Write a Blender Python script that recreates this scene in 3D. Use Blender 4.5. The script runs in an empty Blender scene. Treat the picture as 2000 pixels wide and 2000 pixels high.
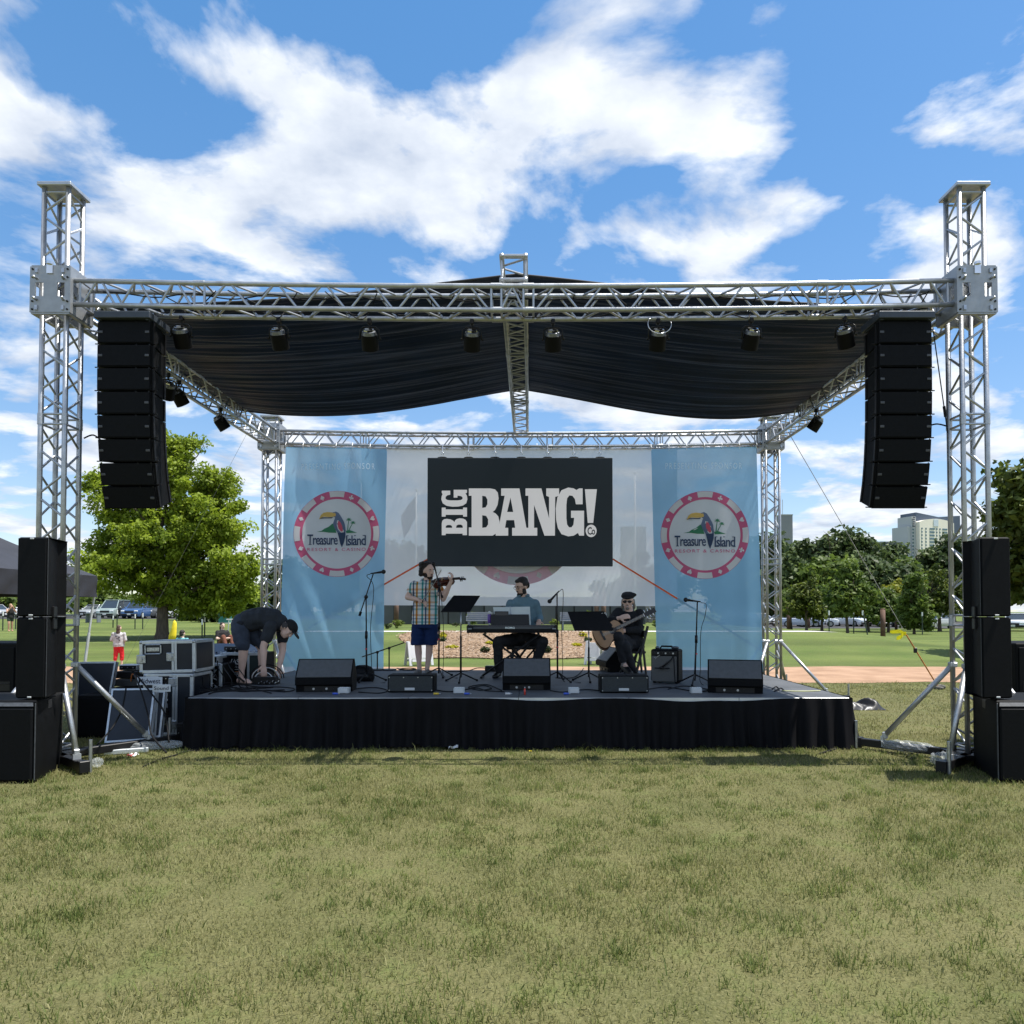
import bpy, math, random
import numpy as np
from mathutils import Vector, Matrix, Quaternion
R = math.radians
S = bpy.context.scene
COL = S.collection
V = Vector
random.seed(7)

# ------------------------------------------------------------------ camera
F, CX, CY, PITCH, EYE = 1450.0, 1035.0, 1157.0, 1.5, 1.506      # focal length and principal point in photo pixels
cam_d = bpy.data.cameras.new('camera')
cam = bpy.data.objects.new('camera', cam_d)
COL.objects.link(cam)
cam.location = (0, 0, EYE)
cam.rotation_euler = (R(90 + PITCH), 0, 0)
cam_d.sensor_fit = 'HORIZONTAL'
cam_d.sensor_width = 36
cam_d.lens = 36 * F / 2000
cam_d.shift_x = -(CX - 1000) / 2000
cam_d.shift_y = (CY - 1000) / 2000
cam_d.clip_end = 6000
S.camera = cam

# ------------------------------------------------------------------ sky and sun
SUN_EL, SUN_AZ = 69.0, 92.0          # azimuth measured from +Y (away from the camera) towards +X
world = bpy.data.worlds.new('World')
S.world = world
world.use_nodes = True
wn, wl_ = world.node_tree.nodes, world.node_tree.links
for n in list(wn): wn.remove(n)
def N(nodes, t, **kw):
    n = nodes.new(t)
    for k, v in kw.items():
        if k.startswith('i_'):
            k2 = k[2:]
            n.inputs[int(k2) if k2.isdigit() else k2.replace('_', ' ')].default_value = v
        else: setattr(n, k, v)
    return n
wout = N(wn, 'ShaderNodeOutputWorld')
wbg = N(wn, 'ShaderNodeBackground'); wbg.inputs['Strength'].default_value = 0.14
sky = N(wn, 'ShaderNodeTexSky', sky_type='NISHITA', sun_disc=False, sun_elevation=R(SUN_EL), sun_rotation=R(SUN_AZ),
        altitude=250, air_density=1.0, dust_density=0.25, ozone_density=2.2)
tc = N(wn, 'ShaderNodeTexCoord')
sep = N(wn, 'ShaderNodeSeparateXYZ'); wl_.new(tc.outputs['Generated'], sep.inputs[0])
def M_(op, a, b=None, c=None, nodes=wn, links=wl_):
    n = nodes.new('ShaderNodeMath'); n.operation = op
    for i, x in enumerate((a, b, c)):
        if x is None: continue
        if isinstance(x, (int, float)): n.inputs[i].default_value = x
        else: links.new(x, n.inputs[i])
    return n.outputs[0]
den = M_('ADD', M_('MAXIMUM', sep.outputs[2], 0.0), 0.13)
comb = N(wn, 'ShaderNodeCombineXYZ')
wl_.new(M_('DIVIDE', sep.outputs[0], den), comb.inputs[0])
wl_.new(M_('DIVIDE', sep.outputs[1], den), comb.inputs[1])
mp = N(wn, 'ShaderNodeMapping'); wl_.new(comb.outputs[0], mp.inputs[0])
mp.inputs['Location'].default_value = (7.6, 2.6, 0.0)
nz = N(wn, 'ShaderNodeTexNoise', i_Scale=1.9, i_Detail=12.0, i_Roughness=0.56, i_Distortion=0.25)
wl_.new(mp.outputs[0], nz.inputs['Vector'])
ramp = N(wn, 'ShaderNodeValToRGB')
ramp.color_ramp.elements[0].position, ramp.color_ramp.elements[1].position = 0.475, 0.555
ramp.color_ramp.elements[0].color, ramp.color_ramp.elements[1].color = (0, 0, 0, 1), (1, 1, 1, 1)
wl_.new(nz.outputs[0], ramp.inputs[0])
nz2 = N(wn, 'ShaderNodeTexNoise', i_Scale=3.8, i_Detail=6.0, i_Roughness=0.55)
wl_.new(mp.outputs[0], nz2.inputs['Vector'])
ramp2 = N(wn, 'ShaderNodeValToRGB')
ramp2.color_ramp.elements[0].position, ramp2.color_ramp.elements[1].position = 0.34, 0.66
ramp2.color_ramp.elements[0].color = (2.5, 2.85, 3.5, 1)
ramp2.color_ramp.elements[1].color = (4.9, 5.05, 5.2, 1)
wl_.new(nz2.outputs[0], ramp2.inputs[0])
hs = N(wn, 'ShaderNodeHueSaturation', i_Hue=0.512, i_Saturation=1.38, i_Value=1.0)
wl_.new(sky.outputs[0], hs.inputs['Color'])
mixw = N(wn, 'ShaderNodeMix', data_type='RGBA')
wl_.new(M_('MULTIPLY', ramp.outputs[0], 0.92), mixw.inputs[0])
gm = N(wn, 'ShaderNodeGamma', i_Gamma=0.62); wl_.new(hs.outputs[0], gm.inputs[0])
sc_ = N(wn, 'ShaderNodeVectorMath', operation='SCALE'); sc_.inputs['Scale'].default_value = 1.45; wl_.new(gm.outputs[0], sc_.inputs[0])
wl_.new(sc_.outputs[0], mixw.inputs[6]); wl_.new(ramp2.outputs[0], mixw.inputs[7])
wl_.new(mixw.outputs[2], wbg.inputs['Color']); wl_.new(wbg.outputs[0], wout.inputs[0])

sun_d = bpy.data.lights.new('sun', 'SUN')
sun_d.energy, sun_d.angle, sun_d.color = 4.8, R(0.53), (1.0, 0.955, 0.88)
sun = bpy.data.objects.new('sun', sun_d); COL.objects.link(sun)
sdir = V((math.cos(R(SUN_EL)) * math.sin(R(SUN_AZ)), math.cos(R(SUN_EL)) * math.cos(R(SUN_AZ)), math.sin(R(SUN_EL))))
sun.rotation_euler = (-sdir).to_track_quat('-Z', 'Y').to_euler()
sun.location = sdir * 60

vs_ = S.view_settings
vs_.view_transform = 'Standard'; vs_.look = 'None'; vs_.exposure = 0.72; vs_.gamma = 1.0; vs_.use_curve_mapping = False
S.cycles.max_bounces = 8; S.cycles.transparent_max_bounces = 12
S.cycles.use_denoising = True

# ------------------------------------------------------------------ photo pixel -> place
ct, st = math.cos(R(PITCH)), math.sin(R(PITCH))
def ray(x, y):
    a, b = (x - CX) / F, (CY - y) / F
    return V((a, ct - b * st, st + b * ct))
def P(x, y, Y):
    d = ray(x, y); t = Y / d.y
    return V((d.x * t, Y, EYE + d.z * t))
def G(x, y, z=0.0):
    d = ray(x, y); t = (z - EYE) / d.z
    return V((d.x * t, d.y * t, z))
def scale_at(Y): return F / Y

# ------------------------------------------------------------------ mesh helpers
class MB:
    def __init__(s): s.v, s.f, s.m = [], [], []
    def add(s, vs, fs, mi=0):
        o = len(s.v); s.v += [V(p) for p in vs]; s.f += [tuple(i + o for i in f) for f in fs]; s.m += [mi] * len(fs); return s
    def box(s, c, size, M=None, mi=0):
        x, y, z = [k / 2 for k in size]; c = V(c)
        vs = [V((a * x, b * y, d * z)) for d in (-1, 1) for b in (-1, 1) for a in (-1, 1)]
        vs = [c + (M @ p if M else p) for p in vs]
        return s.add(vs, [(0, 2, 3, 1), (4, 5, 7, 6), (0, 1, 5, 4), (2, 6, 7, 3), (0, 4, 6, 2), (1, 3, 7, 5)], mi)
    def bbox(s, c, size, b=0.01, M=None, mi=0):        # box with chamfered edges
        x, y, z = [k / 2 for k in size]; c = V(c); b = min(b, x * .9, y * .9, z * .9)
        vs, idx = [], {}
        for ax in range(3):
            for sx in (-1, 1):
                for sy in (-1, 1):
                    for sz in (-1, 1):
                        p = [sx * (x - b), sy * (y - b), sz * (z - b)]
                        p[ax] = (sx, sy, sz)[ax] * (x, y, z)[ax]
                        idx[(ax, sx, sy, sz)] = len(vs); vs.append(V(p))
        fs = []
        q = [(-1, -1), (1, -1), (1, 1), (-1, 1)]
        for ax in range(3):
            for sg in (-1, 1):
                f = []
                for a, d in q:
                    k = [a, d]; k.insert(ax, sg); f.append(idx[(ax, *k)])
                if (sg > 0) == (ax == 1): f.reverse()
                fs.append(tuple(f))
        for ax in range(3):                               # edges along axis ax
            o1, o2 = [k for k in range(3) if k != ax]
            for s1 in (-1, 1):
                for s2 in (-1, 1):
                    f = []
                    for e, fa in ((-1, o1), (1, o1), (1, o2), (-1, o2)):
                        k = [0, 0, 0]; k[ax] = e; k[o1] = s1; k[o2] = s2
                        f.append(idx[(fa, *k)])
                    fs.append(tuple(f))
        for sx in (-1, 1):
            for sy in (-1, 1):
                for sz in (-1, 1): fs.append(tuple(idx[(ax, sx, sy, sz)] for ax in range(3)))
        return s.add([c + (M @ p if M else p) for p in vs], fs, mi)
    def tube(s, p0, p1, r0, r1=None, n=8, caps=True, mi=0):
        p0, p1 = V(p0), V(p1); r1 = r0 if r1 is None else r1
        d = (p1 - p0)
        if d.length < 1e-6: return s
        d.normalize(); a = d.orthogonal().normalized(); b = d.cross(a)
        vs = []
        for p, r in ((p0, r0), (p1, r1)):
            for i in range(n):
                t = 2 * math.pi * i / n; vs.append(p + a * (r * math.cos(t)) + b * (r * math.sin(t)))
        fs = [(i, (i + 1) % n, n + (i + 1) % n, n + i) for i in range(n)]
        if caps: fs += [tuple(range(n))[::-1], tuple(range(n, 2 * n))]
        return s.add(vs, fs, mi)
    def path(s, pts, r, n=6, closed=False, mi=0, caps=True):
        pts = [V(p) for p in pts]; L = len(pts)
        rs = r if isinstance(r, (list, tuple)) else [r] * L
        vs, a = [], None
        for i, p in enumerate(pts):
            d = (pts[min(i + 1, L - 1)] - pts[max(i - 1, 0)]) if not closed else (pts[(i + 1) % L] - pts[i - 1])
            if d.length < 1e-9: d = V((0, 0, 1))
            d.normalize()
            a = d.orthogonal().normalized() if a is None else (a - d * a.dot(d))
            if a.length < 1e-6: a = d.orthogonal()
            a.normalize(); b = d.cross(a)
            for k in range(n):
                t = 2 * math.pi * k / n; vs.append(p + a * (rs[i] * math.cos(t)) + b * (rs[i] * math.sin(t)))
        fs = []
        for i in range(L if closed else L - 1):
            j = (i + 1) % L
            for k in range(n):
                fs.append((i * n + k, i * n + (k + 1) % n, j * n + (k + 1) % n, j * n + k))
        if caps and not closed: fs += [tuple(range(n))[::-1], tuple(range((L - 1) * n, L * n))]
        return s.add(vs, fs, mi)
    def ell(s, c, r, M=None, n=12, k=8, mi=0):
        c = V(c); r = (r, r, r) if isinstance(r, (int, float)) else r
        vs = [V((0, 0, -r[2]))]
        for j in range(1, k):
            ph = -math.pi / 2 + math.pi * j / k
            for i in range(n):
                t = 2 * math.pi * i / n
                vs.append(V((r[0] * math.cos(ph) * math.cos(t), r[1] * math.cos(ph) * math.sin(t), r[2] * math.sin(ph))))
        vs.append(V((0, 0, r[2]))); T = len(vs) - 1
        fs = [(0, 1 + (i + 1) % n, 1 + i) for i in range(n)]
        for j in range(k - 2):
            for i in range(n):
                a = 1 + j * n + i; b = 1 + j * n + (i + 1) % n
                fs.append((a, b, b + n, a + n))
        fs += [(T, 1 + (k - 2) * n + i, 1 + (k - 2) * n + (i + 1) % n) for i in range(n)]
        return s.add([c + (M @ p if M else p) for p in vs], fs, mi)
    def loft(s, rings, mi=0, caps=True):                  # rings: lists of points, same count
        n = len(rings[0]); vs = [p for r in rings for p in r]; fs = []
        for i in range(len(rings) - 1):
            for k in range(n):
                fs.append((i * n + k, i * n + (k + 1) % n, (i + 1) * n + (k + 1) % n, (i + 1) * n + k))
        if caps: fs += [tuple(range(n))[::-1], tuple(range((len(rings) - 1) * n, len(rings) * n))]
        return s.add(vs, fs, mi)
    def prism(s, outline, o, u, w, th, mi=0):             # 2D outline (a,b) on plane o + u*a + w*b, thickness along u x w
        o, u, w = V(o), V(u), V(w); nrm = u.cross(w).normalized() * th; n = len(outline)
        vs = [o + u * a + w * b for a, b in outline]
        vs += [p + nrm for p in vs]
        fs = [tuple(range(n))[::-1], tuple(range(n, 2 * n))] + [(i, (i + 1) % n, n + (i + 1) % n, n + i) for i in range(n)]
        return s.add(vs, fs, mi)
    def limb(s, pts, n=10):
        for i, (p, r) in enumerate(pts):
            s.ell(p, r, n=n, k=7)
            if i: s.tube(pts[i - 1][0], p, pts[i - 1][1], r, n=n)
        return s
    def mesh(s, name, off=None):
        me = bpy.data.meshes.new(name)
        me.from_pydata([tuple(p - off) if off is not None else tuple(p) for p in s.v], [], s.f)
        return me

def ering(c, rx, ry, n=16, M=None, pw=2.0):
    out = []
    for i in range(n):
        t = 2 * math.pi * i / n; co, si = math.cos(t), math.sin(t)
        p = V((math.copysign(abs(co) ** (2 / pw), co) * rx, math.copysign(abs(si) ** (2 / pw), si) * ry, 0))
        out.append(V(c) + (M @ p if M else p))
    return out

def wloc(o):
    p = V((0, 0, 0))
    while o is not None: p = p + o.location; o = o.parent
    return p
def tag(o, label=None, cat=None, group=None, kind=None):
    if label: o['label'] = label
    if cat: o['category'] = cat
    if group: o['group'] = group
    if kind: o['kind'] = kind
    return o
def thing(name, label, cat, loc=(0, 0, 0), group=None):
    o = bpy.data.objects.new(name, None); COL.objects.link(o); o.location = loc; o.empty_display_size = .1
    return tag(o, label, cat, group)
def smooth(me, on=True):
    me.polygons.foreach_set('use_smooth', [on] * len(me.polygons))
def setm(me, mats):
    for m in (mats if isinstance(mats, (list, tuple)) else [mats]): me.materials.append(m)
def part(name, mb, mats, parent, world=False, sm=False, label=None):
    me = mb.mesh(name, wloc(parent) if world else None)
    setm(me, mats)
    if any(mb.m): me.polygons.foreach_set('material_index', mb.m)
    if sm: smooth(me)
    o = bpy.data.objects.new(name, me); COL.objects.link(o); o.parent = parent
    if label: o['label'] = label
    return o
def solo(name, label, cat, mb, mats, loc=(0, 0, 0), group=None, sm=False, world=True, kind=None):
    loc = V(loc)
    me = mb.mesh(name, loc if world else None)
    setm(me, mats)
    if any(mb.m): me.polygons.foreach_set('material_index', mb.m)
    if sm: smooth(me)
    o = bpy.data.objects.new(name, me); COL.objects.link(o); o.location = loc
    return tag(o, label, cat, group, kind)
def copy_tree(o, parent=None):
    c = o.copy(); COL.objects.link(c); c.parent = parent
    for ch in list(o.children): copy_tree(ch, c)
    return c
def soft(o, ang=35):
    me = o.data; smooth(me)
    me.set_sharp_from_angle(angle=R(ang))
    return o

# ------------------------------------------------------------------ materials
MATS = {}
def mat(name, col, rough=.5, metal=0.0, var=.12, vs=6.0, bump=0.0, bs=40.0, spec=.5, sheen=0.0, col2=None, trans=0.0, emit=None, alpha_mix=0.0, stretch=None):
    if name in MATS: return MATS[name]
    m = bpy.data.materials.new(name); m.use_nodes = True
    nt = m.node_tree; ns, ls = nt.nodes, nt.links
    b = ns['Principled BSDF']; out = ns['Material Output']
    b.inputs['Roughness'].default_value = rough; b.inputs['Metallic'].default_value = metal
    b.inputs['Specular IOR Level'].default_value = spec
    if sheen: b.inputs['Sheen Weight'].default_value = sheen
    t = ns.new('ShaderNodeTexCoord')
    src = t.outputs['Object']
    if stretch:
        mpn = ns.new('ShaderNodeMapping'); mpn.inputs['Scale'].default_value = stretch
        ls.new(src, mpn.inputs[0]); src = mpn.outputs[0]
    nz = ns.new('ShaderNodeTexNoise'); nz.inputs['Scale'].default_value = vs; nz.inputs['Detail'].default_value = 5
    ls.new(src, nz.inputs['Vector'])
    c1 = tuple(min(1, c * (1 - var)) for c in col); c2 = col2 or tuple(min(1, c * (1 + var)) for c in col)
    rp = ns.new('ShaderNodeValToRGB')
    rp.color_ramp.elements[0].position, rp.color_ramp.elements[1].position = .3, .7
    rp.color_ramp.elements[0].color, rp.color_ramp.elements[1].color = (*c1, 1), (*c2, 1)
    ls.new(nz.outputs[0], rp.inputs[0]); ls.new(rp.outputs[0], b.inputs['Base Color'])
    if bump:
        n2 = ns.new('ShaderNodeTexNoise'); n2.inputs['Scale'].default_value = bs; n2.inputs['Detail'].default_value = 4
        ls.new(src, n2.inputs['Vector'])
        bp = ns.new('ShaderNodeBump'); bp.inputs['Strength'].default_value = bump; bp.inputs['Distance'].default_value = .02
        ls.new(n2.outputs[0], bp.inputs['Height']); ls.new(bp.outputs[0], b.inputs['Normal'])
    if emit:
        b.inputs['Emission Color'].default_value = (*emit, 1); b.inputs['Emission Strength'].default_value = 1
    sh = b.outputs[0]
    if trans:
        tr = ns.new('ShaderNodeBsdfTranslucent'); ls.new(rp.outputs[0], tr.inputs['Color'])
        mx = ns.new('ShaderNodeMixShader'); mx.inputs[0].default_value = trans
        ls.new(sh, mx.inputs[1]); ls.new(tr.outputs[0], mx.inputs[2]); sh = mx.outputs[0]
    if alpha_mix:
        tp = ns.new('ShaderNodeBsdfTransparent')
        mx = ns.new('ShaderNodeMixShader'); mx.inputs[0].default_value = alpha_mix
        ls.new(sh, mx.inputs[1]); ls.new(tp.outputs[0], mx.inputs[2]); sh = mx.outputs[0]
    if sh is not b.outputs[0]: ls.new(sh, out.inputs[0])
    MATS[name] = m
    return m
ALU = mat('aluminium', (.44, .455, .475), .42, .80, .22, 7, .12, 60)
ALUD = mat('aluminium_plate', (.50, .52, .54), .45, .75, .1, 12)
STEEL = mat('zinc_bolt', (.45, .47, .5), .35, .9, .15, 30)
CHROME = mat('chrome', (.75, .76, .78), .18, .95, .05, 10)
BLK = mat('black_painted_wood', (.0022, .0027, .0036), .65, 0, .5, 9, .1, 220, .16)
GRL = mat('black_steel_grille', (.0022, .0028, .0040), .65, 0, .35, 40, .2, 420, .15)
BLKM = mat('black_metal', (.006, .006, .007), .45, 0, .2, 20, spec=.35)
BLKP = mat('black_plastic', (.006, .006, .007), .4, 0, .2, 20, spec=.35)
RUB = mat('black_rubber', (.006, .006, .007), .7, 0, .2, 30, spec=.25)
WHT = mat('white_plastic', (.72, .73, .74), .45, 0, .05, 8)
GREYW = mat('grey_white_print', (.55, .57, .58), .6, 0, .05, 8)
# ------------------------------------------------------------------ ground
def sstep(a, b, x):
    t = np.clip((np.asarray(x, float) - a) / (b - a), 0, 1); return t * t * (3 - 2 * t)
def gz(X, Y):
    c = sstep(-13.5, -9.5, X) * sstep(20, 12, X)
    left = sstep(0, -14, X)
    z = .66 * sstep(21.3, 31, Y) * c + (1 - c) * (.82 * sstep(20, 78, Y) * left - .12 * sstep(30, 80, Y) * (1 - left))
    far = sstep(60, 95, Y)
    zf = .82 * left + (1 - left) * (-.12 + .5 * sstep(20, 0, X))
    return z * (1 - far) + zf * far
def gzf(x, y): return float(gz(x, y))
def sheet(name, xs, ys, zoff, m, kind='structure', jitter=0, edge=None):
    XX, YY = np.meshgrid(xs, ys)
    XX = XX.astype(float); YY = YY.astype(float)
    if edge is not None: YY = edge(XX, YY)
    ZZ = gz(XX, YY) + zoff
    nx, ny = len(xs), len(ys)
    co = np.stack([XX, YY, ZZ], -1).reshape(-1, 3)
    i = np.arange(ny - 1)[:, None] * nx + np.arange(nx - 1)[None, :]
    fs = np.stack([i, i + 1, i + 1 + nx, i + nx], -1).reshape(-1, 4)
    me = bpy.data.meshes.new(name); me.from_pydata(co.tolist(), [], fs.tolist()); smooth(me); me.materials.append(m)
    o = bpy.data.objects.new(name, me); COL.objects.link(o); tag(o, kind=kind)
    return o

def ground_mat():
    m = bpy.data.materials.new('lawn'); m.use_nodes = True
    ns, ls = m.node_tree.nodes, m.node_tree.links
    b = ns['Principled BSDF']; b.inputs['Roughness'].default_value = .9; b.inputs['Specular IOR Level'].default_value = .15
    g = ns.new('ShaderNodeNewGeometry'); sp = ns.new('ShaderNodeSeparateXYZ'); ls.new(g.outputs['Position'], sp.inputs[0])
    def noise(sc, det=5, vec=None, rough=.5):
        n = ns.new('ShaderNodeTexNoise'); n.inputs['Scale'].default_value = sc; n.inputs['Detail'].default_value = det; n.inputs['Roughness'].default_value = rough
        ls.new(vec or g.outputs['Position'], n.inputs['Vector']); return n.outputs[0]
    def rampc(fac, a, c, p0=.35, p1=.65):
        r = ns.new('ShaderNodeValToRGB'); r.color_ramp.elements[0].position = p0; r.color_ramp.elements[1].position = p1
        r.color_ramp.elements[0].color = (*a, 1); r.color_ramp.elements[1].color = (*c, 1); ls.new(fac, r.inputs[0]); return r.outputs[0]
    def mix(f, a, c):
        n = ns.new('ShaderNodeMix'); n.data_type = 'RGBA'
        ls.new(f, n.inputs[0]); ls.new(a, n.inputs[6]); ls.new(c, n.inputs[7]); return n.outputs[2]
    dry = rampc(noise(1.3, 8, rough=.65), (.080, .084, .030), (.155, .142, .064))          # dry grass round the stage
    dry = mix(rampc(noise(38, 4), (0, 0, 0), (.6, .6, .6)), dry, rampc(noise(90, 3), (.045, .056, .018), (.215, .205, .10)))
    soil = rampc(noise(60, 4), (.12, .088, .055), (.22, .175, .115))
    bare = rampc(noise(.75, 9, rough=.72), (0, 0, 0), (.6, .6, .6), .64, .74)
    dry = mix(bare, dry, soil)
    dry = mix(rampc(noise(2.6, 7, rough=.7), (0, 0, 0), (.7, .7, .7), .5, .68), dry, rampc(noise(70, 3), (.05, .082, .018), (.12, .15, .045)))
    grn = rampc(noise(.35, 8, rough=.6), (.072, .115, .024), (.125, .160, .042))          # greener lawn beyond the path
    grn = mix(rampc(noise(14, 6), (0, 0, 0), (.55, .55, .55)), grn, rampc(noise(55, 3), (.045, .075, .018), (.165, .165, .07)))
    # mowing stripes along X
    mp = ns.new('ShaderNodeMapping'); mp.inputs['Scale'].default_value = (.03, .55, 1); ls.new(g.outputs['Position'], mp.inputs[0])
    stripe = rampc(noise(1.0, 3, mp.outputs[0]), (.80, .80, .80), (1.14, 1.12, 1.1), .4, .6)
    mm = ns.new('ShaderNodeMix'); mm.data_type = 'RGBA'; mm.blend_type = 'MULTIPLY'; mm.inputs[0].default_value = 1
    ls.new(grn, mm.inputs[6]); ls.new(stripe, mm.inputs[7])
    mr = ns.new('ShaderNodeMapRange'); mr.inputs['From Min'].default_value = 14; mr.inputs['From Max'].default_value = 21
    ls.new(sp.outputs[1], mr.inputs[0])
    ls.new(mix(mr.outputs[0], dry, mm.outputs[2]), b.inputs['Base Color'])
    bp = ns.new('ShaderNodeBump'); bp.inputs['Strength'].default_value = .7; bp.inputs['Distance'].default_value = .05
    ls.new(noise(30, 6), bp.inputs['Height']); ls.new(bp.outputs[0], b.inputs['Normal'])
    return m
LAWN = ground_mat()
gx = np.concatenate([[-3000, -800, -300, -150], np.linspace(-90, -32, 12), np.linspace(-30, 30, 61), np.linspace(32, 90, 12), [150, 300, 800, 3000]])
gy = np.concatenate([[-60, -10], np.linspace(-4, 40, 89), np.linspace(41, 110, 40), [140, 200, 300, 600, 1200, 4000]])
sheet('ground', gx, gy, 0, LAWN)
PATHM = mat('crushed_clay', (.30, .185, .115), .95, 0, .16, 1.4, .4, 30, .2, col2=(.385, .25, .165))
def pedge(X, Y):
    return Y + .12 * np.sin(X * .9) + .08 * np.sin(X * 2.3 + 1) + .05 * np.sin(X * 5.1 + 2)
sheet('dirt_path', np.linspace(-60, 70, 261), np.linspace(15.75, 20.3, 6), .008, PATHM, edge=pedge)
CONC = mat('pale_concrete', (.62, .60, .55), .85, 0, .08, 1.5, .2, 25, .3)
sheet('concrete_walk', np.linspace(-14, 14, 57), np.linspace(31.2, 32.7, 4), .012, CONC)
ASPH = mat('asphalt', (.055, .055, .058), .9, 0, .2, .8, .3, 20, .3)
sheet('parking_lot', np.linspace(-80, 90, 60), np.linspace(72, 125, 20), .02, ASPH)
MULCH = mat('wood_chip_mulch', (.19, .125, .075), .95, 0, .45, 9, 1.0, 18, .2, col2=(.34, .24, .16))
bx0, bx1 = P(776, 1260, 26).x, P(1196, 1260, 26).x
def bed_pts():
    vs, fs = [], []
    nx, ny = 50, 24
    for j in range(ny + 1):
        for i in range(nx + 1):
            u, w = i / nx, j / ny
            y = 22.9 + w * 8.1
            ins = .9 * (1 - w) ** 2 * 2 + .25 * math.sin(w * 7)
            x = (bx0 - .3 + ins) + u * ((bx1 + .9 - ins * .6) - (bx0 - .3 + ins))
            yy = y + .25 * math.sin(u * 9) * (1 - w)
            vs.append((x, yy, gzf(x, yy) + .03 + .03 * math.sin(u * 40 + w * 31) * math.sin(w * 50)))
    for j in range(ny):
        for i in range(nx):
            a = j * (nx + 1) + i; fs.append((a, a + 1, a + nx + 2, a + nx + 1))
    return vs, fs
mbed = MB().add(*bed_pts())
bed = solo('mulch_bed', None, None, mbed, MULCH, sm=True, kind='structure')

# loose bark chips on the bed
chips = MB(); rr = random.Random(4)
bv = mbed.v
for k in range(7000):
    p = bv[rr.randrange(len(bv))] + V((rr.uniform(-.12, .12), rr.uniform(-.17, .17), .02))
    a = rr.uniform(0, 6.28); L, W = rr.uniform(.022, .055), rr.uniform(.008, .02)
    u = V((math.cos(a), math.sin(a), rr.uniform(-.4, .5))).normalized() * L; w = u.orthogonal().normalized() * W
    chips.add([p - u - w, p + u - w * .6, p + u * .9 + w, p - u * .8 + w], [(0, 1, 2, 3)], rr.randrange(3))
CH = [mat('chip_tan', (.29, .20, .125), .9), mat('chip_pale', (.36, .275, .205), .9), mat('chip_brown', (.17, .105, .062), .9)]
solo('bark_chips', 'tan and brown bark chips scattered over the planting bed', 'mulch', chips, CH, kind='stuff')

# ------------------------------------------------------------------ foliage
def leaf_mat(name, c, c2, trans=.35, sc=.9):
    if name in MATS: return MATS[name]
    m = bpy.data.materials.new(name); m.use_nodes = True
    ns, ls = m.node_tree.nodes, m.node_tree.links
    b = ns['Principled BSDF']; b.inputs['Roughness'].default_value = .55; b.inputs['Specular IOR Level'].default_value = .3
    g = ns.new('ShaderNodeNewGeometry')
    nz = ns.new('ShaderNodeTexNoise'); nz.inputs['Scale'].default_value = sc; nz.inputs['Detail'].default_value = 6; nz.inputs['Roughness'].default_value = .7
    ls.new(g.outputs['Position'], nz.inputs['Vector'])
    at = ns.new('ShaderNodeAttribute'); at.attribute_name = 'tint'
    ad = ns.new('ShaderNodeMath'); ad.operation = 'MULTIPLY_ADD'; ad.inputs[1].default_value = .55
    ls.new(at.outputs['Fac'], ad.inputs[0])
    sb = ns.new('ShaderNodeMath'); sb.operation = 'MULTIPLY_ADD'; sb.inputs[1].default_value = 1.0; sb.inputs[2].default_value = -.27
    ls.new(nz.outputs[0], sb.inputs[0]); ls.new(sb.outputs[0], ad.inputs[2])
    rp = ns.new('ShaderNodeValToRGB'); rp.color_ramp.elements[0].position, rp.color_ramp.elements[1].position = .25, .8
    rp.color_ramp.elements[0].color, rp.color_ramp.elements[1].color = (*c, 1), (*c2, 1)
    ls.new(ad.outputs[0], rp.inputs[0]); ls.new(rp.outputs[0], b.inputs['Base Color'])
    tr = ns.new('ShaderNodeBsdfTranslucent'); ls.new(rp.outputs[0], tr.inputs['Color'])
    mx = ns.new('ShaderNodeMixShader'); mx.inputs[0].default_value = trans
    ls.new(b.outputs[0], mx.inputs[1]); ls.new(tr.outputs[0], mx.inputs[2]); ls.new(mx.outputs[0], ns['Material Output'].inputs[0])
    MATS[name] = m; return m
BARK = mat('grey_brown_bark', (.105, .085, .065), .95, 0, .35, 5, .8, 14, .2, stretch=(3, 3, .6))

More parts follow.
